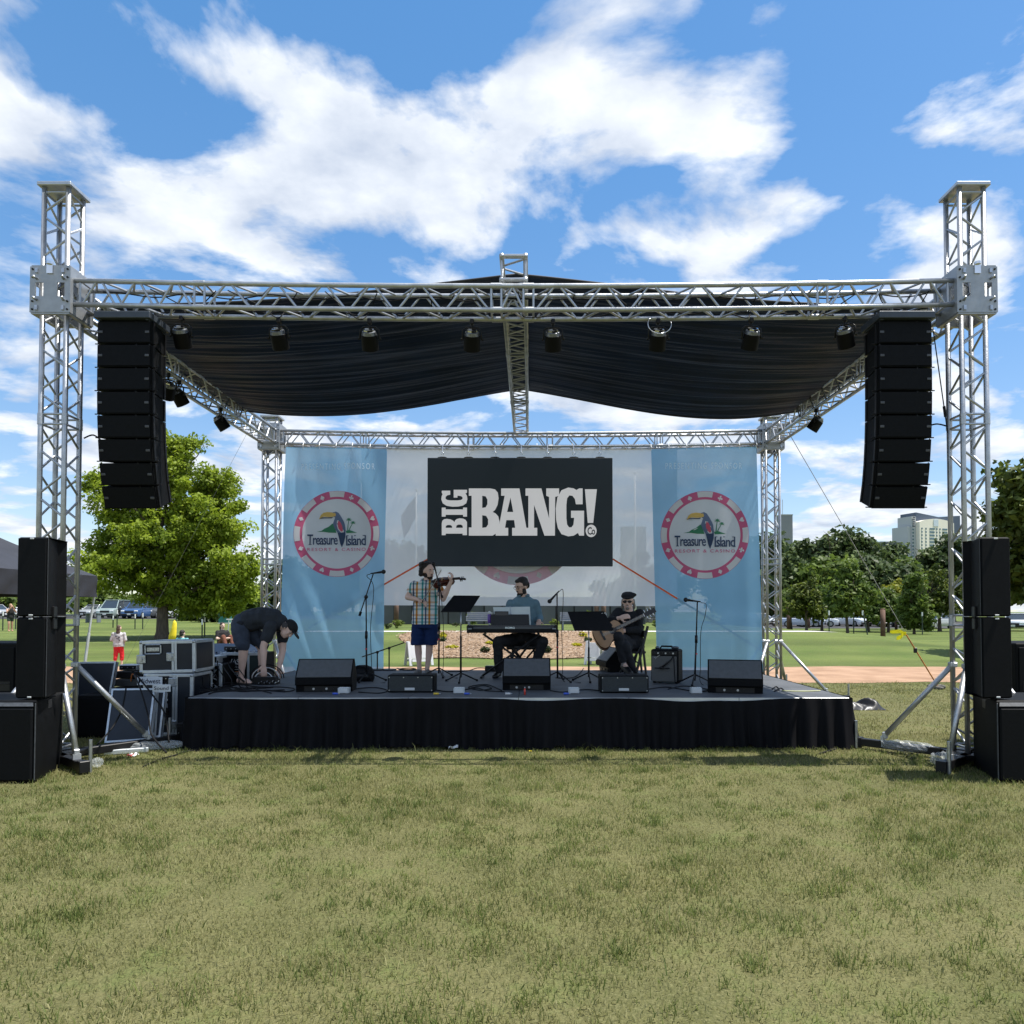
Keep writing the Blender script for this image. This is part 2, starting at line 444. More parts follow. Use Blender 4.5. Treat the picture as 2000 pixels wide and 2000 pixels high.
def leaves_mesh(name, centres, rad, per, size, seed, m, flat=.75, elong=1.5):
    """many small bent leaf faces gathered in clumps round the centres"""
    rng = np.random.default_rng(seed); C = np.asarray(centres, float); n = len(C) * per
    rad = np.asarray(rad, float)
    d = rng.normal(size=(n, 3)); d /= np.linalg.norm(d, axis=1)[:, None]
    r = rng.random(n) ** .45
    rr_ = np.repeat(rad, per) if rad.ndim else np.full(n, float(rad))
    p = np.repeat(C, per, 0) + d * (r * rr_)[:, None] * np.array([1, 1, flat])
    nrm = d * .7 + rng.normal(size=(n, 3)) * .6 + np.array([0, 0, .55]); nrm /= np.linalg.norm(nrm, axis=1)[:, None]
    t = rng.normal(size=(n, 3)); t -= nrm * (t * nrm).sum(1)[:, None]; t /= np.linalg.norm(t, axis=1)[:, None]
    s = np.cross(nrm, t); sz = size * (.6 + .8 * rng.random(n)); L = (sz * elong / 2)[:, None]; W = (sz / 2)[:, None]
    dr = np.array([0, 0, 1.0]) * (sz * .18)[:, None]
    q = np.stack([p - t * L, p + s * W - t * L * .1 + dr * .3, p + t * L - dr, p - s * W - t * L * .1 + dr * .3], 1).reshape(-1, 3)
    me = bpy.data.meshes.new(name)
    me.vertices.add(4 * n); me.vertices.foreach_set('co', q.ravel().astype(np.float32))
    me.loops.add(4 * n); me.loops.foreach_set('vertex_index', np.arange(4 * n, dtype=np.int32))
    me.polygons.add(n); me.polygons.foreach_set('loop_start', np.arange(0, 4 * n, 4, dtype=np.int32))
    me.update(calc_edges=True)
    tint = np.repeat(np.repeat(rng.random(len(C)), per) * .7 + rng.random(n) * .3, 4).astype(np.float32)
    at = me.attributes.new('tint', 'FLOAT', 'POINT'); at.data.foreach_set('value', tint)
    me.materials.append(m); me.validate(); return me

def crown_points(ells, n, rng, shell=.55):
    """clump centres spread through ellipsoids (c, r), more of them near the outside"""
    vol = np.array([e[1][0] * e[1][1] * e[1][2] for e in ells]) ** .75; vol /= vol.sum()
    out = []
    while len(out) < n:
        k = rng.choice(len(ells), p=vol); c, r = ells[k]
        d = rng.normal(size=3); d /= np.linalg.norm(d)
        q = shell + (1 - shell) * rng.random() if rng.random() < .8 else rng.random()
        p = np.array(c) + d * np.array(r) * q
        out.append(p)
    return np.array(out)

def tree(name, label, base, ells, nclump, per, size, clr, m, trunk_r, trunk_h, limbs, seed, group=None, cat='tree', lean=(0, 0), shell=.55, bark=None):
    """ells and limb tips are in metres relative to the base"""
    rng = np.random.default_rng(seed); rd = random.Random(seed)
    o = thing(name, label, cat, base, group)
    tm = MB()
    top = V((lean[0], lean[1], trunk_h))
    mid = V((lean[0] * .4 + rd.uniform(-.05, .05), lean[1] * .4, trunk_h * .5))
    tm.path([V((0, 0, -.15)), V((0, 0, .12)), V((0, 0, .35)), mid, top], [trunk_r * 1.55, trunk_r * 1.25, trunk_r * 1.02, trunk_r * .92, trunk_r * .8], n=10)
    def limb(p0, p1, r, depth):
        m1 = p0.lerp(p1, .5) + V((rd.uniform(-1, 1), rd.uniform(-1, 1), rd.uniform(-.2, .8))) * (p1 - p0).length * .09
        tm.path([p0, p0.lerp(m1, .5), m1, m1.lerp(p1, .5), p1], [r, r * .85, r * .68, r * .5, r * .28], n=6)
        if depth:
            for k in range(3):
                q0 = m1.lerp(p1, k * .32); L = (p1 - p0).length * rd.uniform(.35, .6)
                dv = (p1 - p0).normalized() + V((rd.uniform(-1, 1), rd.uniform(-1, 1), rd.uniform(-.3, .8))) * .9
                limb(q0, q0 + dv.normalized() * L, r * .42, depth - 1)
    for (x, y, z, h0) in limbs:
        limb(V((lean[0] * h0, lean[1] * h0, trunk_h * h0)), V((x, y, z)), trunk_r * rd.uniform(.5, .66), 2)
    part('trunk', tm, bark or BARK, o, sm=True)
    pts = crown_points(ells, nclump, rng, shell)
    me = leaves_mesh('crown', pts, clr * (.6 + .8 * rng.random(len(pts))), per, size, seed + 1, m)
    c = bpy.data.objects.new('crown', me); COL.objects.link(c); c.parent = o
    return o

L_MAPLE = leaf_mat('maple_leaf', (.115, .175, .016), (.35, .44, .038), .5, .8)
L_DARK = leaf_mat('dark_leaf', (.038, .064, .022), (.105, .148, .044), .34, .35)
L_MID = leaf_mat('mid_leaf', (.06, .105, .018), (.155, .215, .04), .42, .6)
L_YEL = leaf_mat('yellow_leaf', (.12, .14, .014), (.27, .28, .03), .4, .6)
L_RIGHT = leaf_mat('deep_maple_leaf', (.045, .07, .012), (.15, .185, .03), .4, .8)  # deeper green than the left maple's leaves

# the big maple left of the stage
YT = 37.0
tb = P(317, 1248, YT); tb.z = gzf(tb.x, YT)
def T(x, y, dy=0): q = P(x, y, YT); return (q.x - tb.x, dy, q.z - tb.z)
k = scale_at(YT)
E = lambda x, y, rx, rz, dy=0, ry=None: (T(x, y, dy), (rx / k, ry or rx / k, rz / k))
maple = [E(330, 905, 62, 66), E(262, 985, 78, 66), E(400, 1000, 88, 78), E(215, 1060, 64, 70, 1), E(330, 1060, 115, 80), E(440, 1090, 68, 72, -.5),
         E(255, 1120, 88, 52, -1), E(395, 1140, 95, 52, 1), E(466, 1160, 44, 36), E(330, 1150, 110, 42, 1.5), E(420, 950, 42, 40), E(365, 870, 36, 34), E(195, 950, 34, 34), E(430, 1178, 55, 26, .5), E(380, 1185, 40, 22, 1), E(180, 1100, 30, 30), E(495, 1120, 24, 30), E(300, 860, 26, 26)]
tree('maple_tree', 'big yellow-green maple with forked trunk behind the left speaker tower', tb, maple, 780, 125, .115, .50, L_MAPLE, .30, 2.0,
     [(*T(250, 1090), .85), (*T(330, 960), 1.0), (*T(400, 1060), .95), (*T(440, 1120), .8), (*T(215, 1130), .8), (*T(290, 1000), 1.0), (*T(370, 1010), 1.0)], 11, shell=.5)
# ------------------------------------------------------------------ stage platform
DZ = .56
SX0, SX1, SY0, SY1 = -3.78, 3.53, 8.24, 12.1
DECKM = mat('grey_black_stage_deck', (.085, .09, .098), .62, 0, .22, 3.0, .2, 60, .4)
SKIRT = mat('black_velour', (.0034, .0034, .0052), .75, 0, .3, 3, .1, 160, .16)
stage = thing('stage_platform', 'low stage platform with grey-black deck and pleated black skirt', 'stage', (0, (SY0 + SY1) / 2, 0))
nxp, nyp = 6, 3
for i in range(nxp):
    for j in range(nyp):
        w, d = (SX1 - SX0) / nxp, (SY1 - SY0) / nyp
        part('deck_panel', MB().bbox((SX0 + w * (i + .5), SY0 + d * (j + .5), DZ - .03), (w - .004, d - .004, .06), .003), DECKM, stage, world=True)
for i in range(nxp):
    w = (SX1 - SX0) / nxp
    part('edge_strip', MB().bbox((SX0 + w * (i + .5), SY0 - .006, DZ - .043), (w - .006, .01, .078), .002), mat('edge_aluminium', (.62, .64, .65), .4, .5), stage, world=True)
for i in range(nxp + 1):
    for j in range(nyp + 1):
        x = min(max(SX0 + (SX1 - SX0) * i / nxp, SX0 + .06), SX1 - .06); y = min(max(SY0 + (SY1 - SY0) * j / nyp, SY0 + .08), SY1 - .06)
        part('leg', MB().tube((x, y, 0), (x, y, DZ - .06), .025, n=8), ALU, stage, world=True, sm=True)
def skirt():
    mb = MB(); pts = []
    def seg(a, b, n, nrm):
        for i in range(n): t = i / n; pts.append((a.lerp(b, t), nrm))
    a, b, c, d = V((SX0 - .02, SY1, 0)), V((SX0 - .02, SY0 - .02, 0)), V((SX1 + .02, SY0 - .02, 0)), V((SX1 + .02, SY1, 0))
    seg(a, b, 260, V((-1, 0, 0))); seg(b, c, 620, V((0, -1, 0))); seg(c, d, 260, V((1, 0, 0))); pts.append((d, V((1, 0, 0))))
    rs = random.Random(3); ph = 0; rows = 9; n = len(pts)
    prof = []; ampl = 1
    for i in range(n):
        ph += rs.uniform(.18, .62); prof.append(math.sin(ph) + .45 * math.sin(ph * .37 + 2))
    dips = [(-0.02, .28, .022), (.32, .26, .02), (1.72, .38, .036), (2.35, .32, .028), (-3.0, .35, .012), (-2.2, .6, .01)]
    for r in range(rows):
        t = r / (rows - 1)
        for i, (p, nr) in enumerate(pts):
            dz = sum(-dd * math.exp(-((p.x - dx) / dw) ** 2) for dx, dw, dd in dips) if nr.y < 0 else 0
            top = DZ - .004 + dz; z = top * (1 - t) + (.003 + .022 * abs(prof[i]) + .015 * math.sin(i * .043)) * t
            off = .012 + (.010 + .060 * t ** .7) * (prof[i] * .5 + .5) + .035 * t * t + .02 * t * math.sin(i * .021 + 1)
            sh = .02 * t * math.sin(i * .05)
            q = p + nr * off + V((sh if nr.y else 0, 0 if nr.y else sh, z)); mb.v.append(q)
    for r in range(rows - 1):
        for i in range(n - 1):
            mb.f.append((r * n + i, r * n + i + 1, (r + 1) * n + i + 1, (r + 1) * n + i)); mb.m.append(0)
    return mb
part('skirt', skirt(), SKIRT, stage, world=True, sm=True, label='pleated black velour skirt round the stage platform')

# ------------------------------------------------------------------ lattice truss
def unit_cyl(name, n, m):
    mb = MB().tube((0, 0, 0), (0, 0, 1), 1, n=n); me = mb.mesh(name); smooth(me); me.set_sharp_from_angle(angle=R(50)); me.materials.append(m); return me
CYL6, CYL10 = unit_cyl('brace', 7, ALU), unit_cyl('coupler', 12, ALU)
def rod(name, me, p0, p1, r, root):
    d = p1 - p0; o = bpy.data.objects.new(name, me); COL.objects.link(o); o.parent = root
    o.location = p0 - wloc(root); o.rotation_mode = 'QUATERNION'; o.rotation_quaternion = d.to_track_quat('Z', 'Y'); o.scale = (r, r, d.length)
    return o
HS = .12
def lattice(root, A, B, u, w, joints, sag=0.0, rc=.025, rb=.0115, step=.245, clip=None):
    A, B, u, w = V(A), V(B), V(u), V(w); L = (B - A).length; d = (B - A) / L
    def pt(s, a, b):
        t = s / L; return A + d * s + u * (a * HS) + w * (b * HS) + V((0, 0, -sag * 4 * t * (1 - t)))
    for a in (-1, 1):
        for b in (-1, 1):
            n = 9 if sag else 2
            part('chord', MB().path([pt(L * i / (n - 1), a, b) for i in range(n)], rc, n=12), ALU, root, world=True, sm=True)
    js = [0] + list(joints) + [L]
    for i in range(len(js) - 1):
        s0, s1 = js[i] + .05, js[i + 1] - .05
        if s1 - s0 < .1: continue
        nb = max(2, round((s1 - s0) / step)); nb += nb % 2
        for fi, (fa, fb, ph) in enumerate((((-1, 0), (0, 1), 0), ((1, 0), (0, 1), 0), ((0, -1), (1, 0), 1), ((0, 1), (1, 0), 1))):
            def q(s, sg):
                a = fa[0] if fa[0] else sg; b = fa[1] if fa[1] else sg
                return pt(s, a * (.93 if not fa[0] else 1), b * (.93 if not fa[1] else 1))
            for s in (s0, s1): rod('brace', CYL6, q(s, -1), q(s, 1), rb, root)
            for k in range(nb):
                sg = 1 if (k + ph) % 2 else -1
                a0, a1 = s0 + (s1 - s0) * k / nb, s0 + (s1 - s0) * (k + 1) / nb
                e = .03 if nb > 2 else 0
                rod('brace', CYL6, q(a0 + e, sg), q(a1 - e, -sg), rb, root)
    for s in joints:
        for a in (-1, 1):
            for b in (-1, 1):
                c = pt(s, a, b); rod('coupler', CYL10, c - d * .055, c + d * .055, rc * 1.22, root)
XL, XR, YF, YB = -4.735, 4.415, 7.44, 13.56
ZT = 4.688
TOPZ = 5.75
def plate(mb, c, u, w, W, H, th):
    xs = [-W / 2, -W * .36, -W * .17, W * .17, W * .36, W / 2]; zs = [-H / 2, -H * .15, H * .15, H / 2]
    for i in range(5):
        for j in range(3):
            if j == 1 and i in (1, 3): continue
            a, b = (xs[i] + xs[i + 1]) / 2, (zs[j] + zs[j + 1]) / 2
            M = Matrix((u, w, u.cross(w))).transposed()
            mb.box(c + u * a + w * b, (xs[i + 1] - xs[i], zs[j + 1] - zs[j], th), M)
PLATED = mat('block_plate', (.36, .375, .39), .5, .6, .12, 10)
HOLE = mat('dark_hole', (.01, .01, .01), .8)
def sleeve_block(root, x, y, z):
    W, H = .40, .455; mb = MB()
    U = [(V((1, 0, 0)), V((0, -1, 0))), (V((1, 0, 0)), V((0, 1, 0))), (V((0, 1, 0)), V((-1, 0, 0))), (V((0, 1, 0)), V((1, 0, 0)))]
    for i, (u, n) in enumerate(U): plate(mb, V((x, y, z)) + n * .19, u, V((0, 0, 1)), W if i < 2 else W - .02, H, .012)
    blk = part('sleeve_block', mb, PLATED, root, world=True)
    for zz in (-H / 2 - .008, H / 2 + .008):
        fr = MB(); 
        for sx, sy, ax in ((0, -.17, 0), (0, .17, 0), (-.17, 0, 1), (.17, 0, 1)): fr.box((x + sx, y + sy, z + zz), (.38 if ax == 0 else .04, .04 if ax == 0 else .30, .014))
        part('flange', fr, PLATED, blk, world=True)
    for a in (-.13, .13):
        for b in (-.105, .105, -.185, .185):
            big = abs(b) < .15
            if big: part('bolt', MB().tube((x + a, y - .196, z + b), (x + a - .015 * (1 if a < 0 else -1), y - .245, z + b + .01), .012, n=8), STEEL, blk, world=True, sm=True)
            else: part('bolt', MB().box((x + a, y - .203, z + b), (.026, .016, .045)), STEEL, blk, world=True)
    for a in (-.172, .172):
        for b in (-.2, .2, -.12, .12): part('bolt', MB().tube((x + a, y - .196, z + b), (x + a, y - .204, z + b), .01, n=8), HOLE, blk, world=True)
    lug = MB().box((x, y - .204, z + .20), (.06, .012, .09)); lug.tube((x, y - .204, z + .245), (x, y - .204, z + .27), .03, n=12)
    part('lifting_lug', lug, CHROME, blk, world=True)
def outrigger(root, x, y, feet, zatt=.97):
    for (fx, fy) in feet:
        n = math.hypot(fx, fy); ux, uy = fx / n, fy / n
        M = Matrix.Rotation(math.atan2(uy, ux), 3, 'Z')
        end = n * 1.35
        part('base_leg', MB().bbox((x + ux * end / 2, y + uy * end / 2, .075), (end, .08, .08), .006, M), BLKM, root, world=True)
        a = V((x + math.copysign(.12, fx), y + math.copysign(.12, fy), zatt)); f = V((x + fx, y + fy, .15))
        so = part('strut', MB().tube(a.lerp(f, .03), a.lerp(f, .95), .027, n=12), ALU, root, world=True, sm=True)
        part('clevis', MB().bbox(a.lerp(f, .97), (.05, .05, .07), .006, M).box(f - V((0, 0, .02)), (.03, .07, .07), M), ALUD, so, world=True)
        part('clevis', MB().bbox(a, (.07, .07, .05), .008), ALUD, so, world=True)
        e = V((x + ux * (end - .04), y + uy * (end - .04), 0)); j = V((-uy, ux, 0)) * .06
        part('screw_jack', MB().tube(e + j + V((0, 0, .01)), e + j + V((0, 0, .31)), .017, n=10), STEEL, root, world=True)
        part('leg_end_cap', MB().bbox(e + V((0, 0, .07)), (.09, .09, .11), .006, M), BLKM, root, world=True)
def tower(label, x, y, feet, top, block=True, joints=(1.42, 3.42)):
    t = thing('truss_tower', label, 'truss tower', (x, y, 0), 'truss towers of the stage roof')
    lattice(t, (x, y, .12), (x, y, top), (1, 0, 0), (0, 1, 0), [j - .12 for j in joints if j < top])
    part('base_plate', MB().bbox((x, y, .09), (.46, .46, .05), .006), BLKM, t, world=True)
    sleeve_block(t, x, y, ZT)
    part('top_cap', MB().bbox((x, y, top + .02), (.34, .34, .04), .006), ALUD, t, world=True)
    outrigger(t, x, y, feet)
    return t
tower('silver truss tower standing by the left speaker stack', XL, YF, [(.46, -.40), (.55, .72), (-.55, -.5), (-.55, .6)], TOPZ, joints=(1.42, 3.42))
tower('silver truss tower standing by the right speaker stack', XR, YF, [(-.46, -.40), (-.60, .62), (.55, -.5), (.55, .6)], TOPZ, joints=(1.42, 3.42))
tower('rear silver truss tower beside the left blue banner', XL, YB, [(.5, -.5), (.5, .5), (-.55, -.5), (-.5, .6)], 5.05, joints=(2.42,))
tower('rear silver truss tower beside the right blue banner', XR, YB, [(-.5, -.5), (-.5, .5), (.62, -.95), (.42, .5)], 5.05, joints=(2.42,))
BL = .20
def beam(name, label, A, B, joints, sag, u=(0, 1, 0)):
    o = thing(name, label, 'truss beam', A, 'horizontal truss beams of the stage roof')
    lattice(o, A, B, u, (0, 0, 1), joints, sag); return o
beam('truss_beam', 'front horizontal truss beam carrying eight stage lights', (XL + BL, YF, ZT), (XR - BL, YF, ZT), [1.24, 4.20, 4.52, 7.45], .055)
beam('truss_beam', 'rear horizontal truss beam above the banners and sign', (XL + BL, YB, ZT), (XR - BL, YB, ZT), [1.5, 3.45, 4.9, 6.9], .05)
beam('truss_beam', 'left side truss beam running back from the left front tower', (XL, YF + BL, ZT), (XL, YB - BL, ZT), [2.0, 4.0], 0, (1, 0, 0))
beam('truss_beam', 'right side truss beam running back from the right front tower', (XR, YF + BL, ZT), (XR, YB - BL, ZT), [2.0, 4.0], 0, (1, 0, 0))
XM = -.165
rd_ = beam('truss_beam', 'central ridge truss beam resting across the front and rear beams', (XM, YF - .06, ZT + .285), (XM, YB + .2, ZT + .285), [2.2, 4.4], 0, (1, 0, 0))
for z in (-HS, HS):
    rod('brace', CYL6, V((XM - HS, YF - .05, ZT + .285 + z)), V((XM + HS, YF - .05, ZT + .285 + z)), .018, rd_)

# ------------------------------------------------------------------ canopy cloth
CLOTH = mat('black_roof_cloth', (.003, .0078, .020), .55, 0, .3, 2.0, .25, 60, .4, trans=.10)
canopy = thing('roof_canopy', 'dark sagging cloth roof canopy stretched over the trusses', 'canopy', (XM, 9.9, 4.7))
def canopy_panel(sgn):
    xe = (XL - .16) if sgn < 0 else (XR + .16)
    nx, ny = 46, 210; mb = MB()
    rs = random.Random(5 + sgn); fold = []
    tot = 0
    for j in range(ny + 1): tot += rs.uniform(.25, 1.05); fold.append(tot)
    for j in range(ny + 1):
        t = j / ny; y = 7.92 + t * 4.13
        for i in range(nx + 1):
            s = i / nx; x = XM + (xe - XM) * s
            zr, ze = 5.145, 4.83
            sag = (.10 + .17 * t ** 1.1) * math.sin(math.pi * s ** 1.25) ** .9 + .02 * math.sin(math.pi * s) * math.sin(t * 9)
            zz = zr + (ze - zr) * s - sag
            yy = y - .16 * (1 - t) * 0 + .22 * math.sin(math.pi * s) * (t - .5) * -.6
            am = min(1, 4.5 * s * (1 - s) + .12)
            w = (.009 * math.sin(fold[j] * 2.1 + 1.3 * s + .6 * math.sin(5 * s + j * .05)) + .020 * math.sin(fold[j] * .33 + 2.6 * s + sgn) + .014 * math.sin(fold[j] * .71 - 1.9 * s + 1.5 * math.sin(3.1 * s + j * .021))
                 + .005 * math.sin(fold[j] * 4.7 + 3 * s)) * am
            mb.v.append(V((x, yy, zz + w)))
    for j in range(ny):
        for i in range(nx):
            a = j * (nx + 1) + i; mb.f.append((a, a + 1, a + nx + 2, a + nx + 1)); mb.m.append(0)
    p = part('cloth_panel', mb, CLOTH, canopy, world=True, sm=True)
    hem = MB(); b = ny * (nx + 1)
    hem.path([mb.v[b + i] for i in range(nx + 1)], .012, n=6)
    for hm in (hem, MB().path([mb.v[i] for i in range(nx + 1)], .012, n=6)): part('hem_rope', hm, mat('hem_webbing', (.03, .03, .035), .7), p, world=True, sm=True)
canopy_panel(-1); canopy_panel(1)

# ------------------------------------------------------------------ stage lights
LENS = mat('lamp_lens', (.25, .27, .3), .12, 0, .1, 20)
CAPM = mat('brushed_lamp_cap', (.16, .17, .19), .32, .7, .4, 40)
def stage_light():
    o = thing('stage_light', 'x', 'stage light', (0, 0, 0), 'stage lights clamped to the roof truss')
    part('clamp', MB().bbox((0, 0, -.025), (.05, .06, .07), .008).tube((0, 0, -.05), (0, 0, -.10), .014), BLKM, o)
    part('yoke', MB().path([(-.11, 0, -.24), (-.11, 0, -.13), (-.07, 0, -.095), (.07, 0, -.095), (.11, 0, -.13), (.11, 0, -.24)], .010, n=6), BLKM, o, sm=True)
    c = V((0, 0, -.235)); ax = V((0, .60, -.80)); M = ax.to_track_quat('Z', 'Y').to_matrix()
    prof = [(-.095, .055), (-.085, .078), (-.05, .088), (-.045, .094), (.13, .098), (.135, .088)]
    rings = [[c + M @ V((r * math.cos(a), r * math.sin(a), h)) for a in [2 * math.pi * k / 20 for k in range(20)]] for h, r in prof]
    can = part('can', MB().loft(rings[2:]), mat('lamp_black', (.003, .003, .0035), .6, 0, .2, 20, spec=.15), o, sm=True); soft(can)
    cap = part('rear_cap', MB().loft(rings[:3]), CAPM, o, sm=True); soft(cap)
    for k in range(6):
        a = 2 * math.pi * k / 6; part('fin', MB().box(c + M @ V((.05 * math.cos(a), .05 * math.sin(a), -.10)), (.016, .05, .02), M @ Matrix.Rotation(a, 3, 'Z')), CHROME if k % 2 else BLKP, cap)
    part('lens', MB().tube(c + ax * .13, c + ax * .134, .084, n=20), LENS, can)
    part('tilt_knob', MB().tube((.112, 0, -.235), (.135, 0, -.235), .016, n=8).tube((-.112, 0, -.235), (-.13, 0, -.235), .016, n=8), BLKP, o)
    return o
L0 = stage_light()
ordn = ['first', 'second', 'third', 'fourth', 'fifth', 'sixth', 'seventh', 'eighth']
for i, px in enumerate((355, 545, 722, 922, 1080, 1285, 1467, 1650)):
    o = L0 if i == 0 else copy_tree(L0); o.scale = (.88, .88, .86)
    q = P(px, 606, YF + HS)
    t = (q.x - XL - BL) / (XR - XL - 2 * BL)
    o.location = (q.x, YF + HS, ZT - HS - .026 - .055 * 4 * t * (1 - t) + .02)
    o.rotation_euler = (0, 0, R([4, -3, 2, 5, -4, 0, 3, -35][i]))
    o['label'] = f'black stage light, {ordn[i]} from the left under the front truss'
for (px, py, xx, rz, lab) in ((323, 768, XL + HS, 40, 'stage light under the left side truss, half hidden by the speaker array'),
                              (344, 772, XL + HS, -30, 'stage light on the left side truss just right of the hanging array'),
                              (427, 812, XL + HS, -55, 'stage light hanging alone under the middle of the left side truss'),
                              (1598, 815, XR - HS, 55, 'stage light hanging alone under the right side truss')):
    o = copy_tree(L0); o.scale = (.9, .9, .9); y = 1450 * (xx) / (px - CX); o.location = (xx, y, ZT - HS - .02); o.rotation_euler = (0, 0, R(rz)); o['label'] = lab
# safety cable loop on one light
c = P(1285, 642, YF + .05)
solo('safety_cable', 'pale steel safety cable looped round the sixth front light', 'cable',
     MB().path([c + V((.118 * math.cos(a), -.10 + .02 * math.sin(a), .105 * math.sin(a) + .01)) for a in [R(140 + 13 * k) for k in range(19)]], .0035, n=6), CHROME, c, sm=True)
# thin black cable festooned along the front beam
rs = random.Random(9); pts = []
for k in range(120):
    t = k / 119; x = XL + .35 + t * (XR - XL - .7)
    pts.append(V((x, YF + .06 + .05 * math.sin(k * .9), ZT - .12 - .055 * 4 * t * (1 - t) + .045 + .03 * math.sin(k * .55) * math.sin(k * .13 + 1) + rs.uniform(-.008, .008))))
solo('lighting_cable', 'thin black lighting cable running inside the front truss beam', 'cable', MB().path(pts, .008, n=5), RUB, pts[0], sm=True)
pts = [V((XL + .35 + k / 99 * (XR - XL - .7), YF + .10, ZT + .10 - .055 * 4 * (k / 99) * (1 - k / 99) + .015 * math.sin(k * .7) - .03 * abs(math.sin(k * .31)))) for k in range(100)]
solo('lighting_cable', 'thin black cable along the rear top chord of the front beam', 'cable', MB().path(pts, .007, n=5), RUB, pts[0], sm=True)

# ------------------------------------------------------------------ hanging line arrays
BADGE = mat('badge_grey', (.055, .058, .066), .5)
def line_array(label, px, mirror):
    YA = YF - .02
    xc = P(px, 640, YA).x
    o = thing('line_array', label, 'speaker array', (xc, YA, 4.4), 'hanging line array speakers')
    W, H, D = .535, .226, .36
    ztop = P(px, 627, YA - .1).z
    part('fly_frame', MB().bbox((xc, YA + .05, ztop + .045), (W + .02, .42, .07), .006).box((xc - W / 2 + .03, YA + .05, ztop + .01), (.03, .36, .02)).box((xc + W / 2 - .03, YA + .05, ztop + .01), (.03, .36, .02)), mat('dark_blue_grey_steel', (.045, .055, .07), .5, .3), o, world=True)
    for sx in (-.2, .2):
        part('hanger', MB().tube((xc + sx, YA + .1, ztop + .08), (xc + sx, YA + .1, ZT - HS), .012), BLKM, o, world=True)
    piv = V((xc, YA - .10, ztop)); tl = [0, 0, .5, 1.5, 3, 5, 8, 12]; ang = 0
    for i in range(8):
        ang = R(tl[i] * 1.5)
        M = Matrix.Rotation(ang, 3, 'X')
        dn = M @ V((0, 0, -1)); bk = M @ V((0, 1, 0)); rt = V((1, 0, 0))
        def q(a, b, c): return piv + rt * a + bk * b + dn * c
        g = .004
        prof = [(-W / 2, 0), (W / 2, 0), (W / 2 - .05, D), (-W / 2 + .05, D)]
        ring0 = [q(a, b, g) for a, b in prof]; ring1 = [q(a, b, H - g) for a, b in prof]
        cb = part('cabinet', MB().loft([ring0, ring1]), BLK, o, world=True)
        part('grille', MB().box(q(0, -.006, H / 2), (W - .016, .012, H - .026), M), GRL, cb, world=True)
        for sx in (-1, 1):
            part('badge', MB().bbox(q(sx * (W / 2 - .036), -.014, H * .5), (.042, .006, .024), .006, M), BADGE, cb, world=True)
            part('side_hinge', MB().box(q(sx * (W / 2 + .004), .04, H / 2), (.016, .03, H * .96), M).box(q(sx * (W / 2 - .05), D + .01, H / 2), (.02, .03, H * .94), M).tube(q(sx * (W / 2), .04, H - .01), q(sx * (W / 2 + .045), .04, H - .01), .006), BLKM, cb, world=True)
        for sx in (-.25, .12, .25):
            part('rigging_pin', MB().tube(q(sx, .0, -.004), q(sx, .0, .010), .006), BLKM, cb, world=True)
        piv = piv + dn * (H + .009)
    return o
line_array('hanging black line array speaker in front of the maple tree', 254, 1)
line_array('hanging black line array speaker above the white hotel tower', 1757, -1)
# ------------------------------------------------------------------ flat shapes and lettering
def shape2d(loops, res=1):
    cu = bpy.data.curves.new('tmp', 'CURVE'); cu.dimensions = '2D'; cu.fill_mode = 'BOTH'
    for lp in loops:
        sp = cu.splines.new('POLY'); sp.points.add(len(lp) - 1); sp.use_cyclic_u = True
        for i, (a, b) in enumerate(lp): sp.points[i].co = (a, b, 0, 1)
    ob = bpy.data.objects.new('tmp', cu); me = bpy.data.meshes.new_from_object(ob)
    vs = [(v.co.x, v.co.y) for v in me.vertices]; fs = [tuple(p.vertices) for p in me.polygons]
    bpy.data.objects.remove(ob); bpy.data.curves.remove(cu); bpy.data.meshes.remove(me)
    return vs, fs
def text2d(s, bold=0.0, spacing=1.0):
    cu = bpy.data.curves.new('tmp', 'FONT'); cu.body = s; cu.size = 1; cu.offset = bold; cu.space_character = spacing; cu.resolution_u = 3
    ob = bpy.data.objects.new('tmp', cu); me = bpy.data.meshes.new_from_object(ob)
    vs = [(v.co.x, v.co.y) for v in me.vertices]; fs = [tuple(p.vertices) for p in me.polygons]
    bpy.data.objects.remove(ob); bpy.data.curves.remove(cu); bpy.data.meshes.remove(me)
    return vs, fs
def fit(vf, x0, x1, y0, y1):
    vs, fs = vf; ax, bx = min(v[0] for v in vs), max(v[0] for v in vs); ay, by = min(v[1] for v in vs), max(v[1] for v in vs)
    return [(x0 + (a - ax) / (bx - ax) * (x1 - x0), y0 + (b - ay) / (by - ay) * (y1 - y0)) for a, b in vs], fs
def put(vf, f, th=0.0):
    """flat shape -> MB through f(a,b) -> world point"""
    vs, fs = vf; mb = MB(); mb.add([f(a, b) for a, b in vs], fs); return mb
def circ(cx, cy, r, n=48, ry=None):
    return [(cx + r * math.cos(2 * math.pi * i / n), cy + (ry or r) * math.sin(2 * math.pi * i / n)) for i in range(n)]

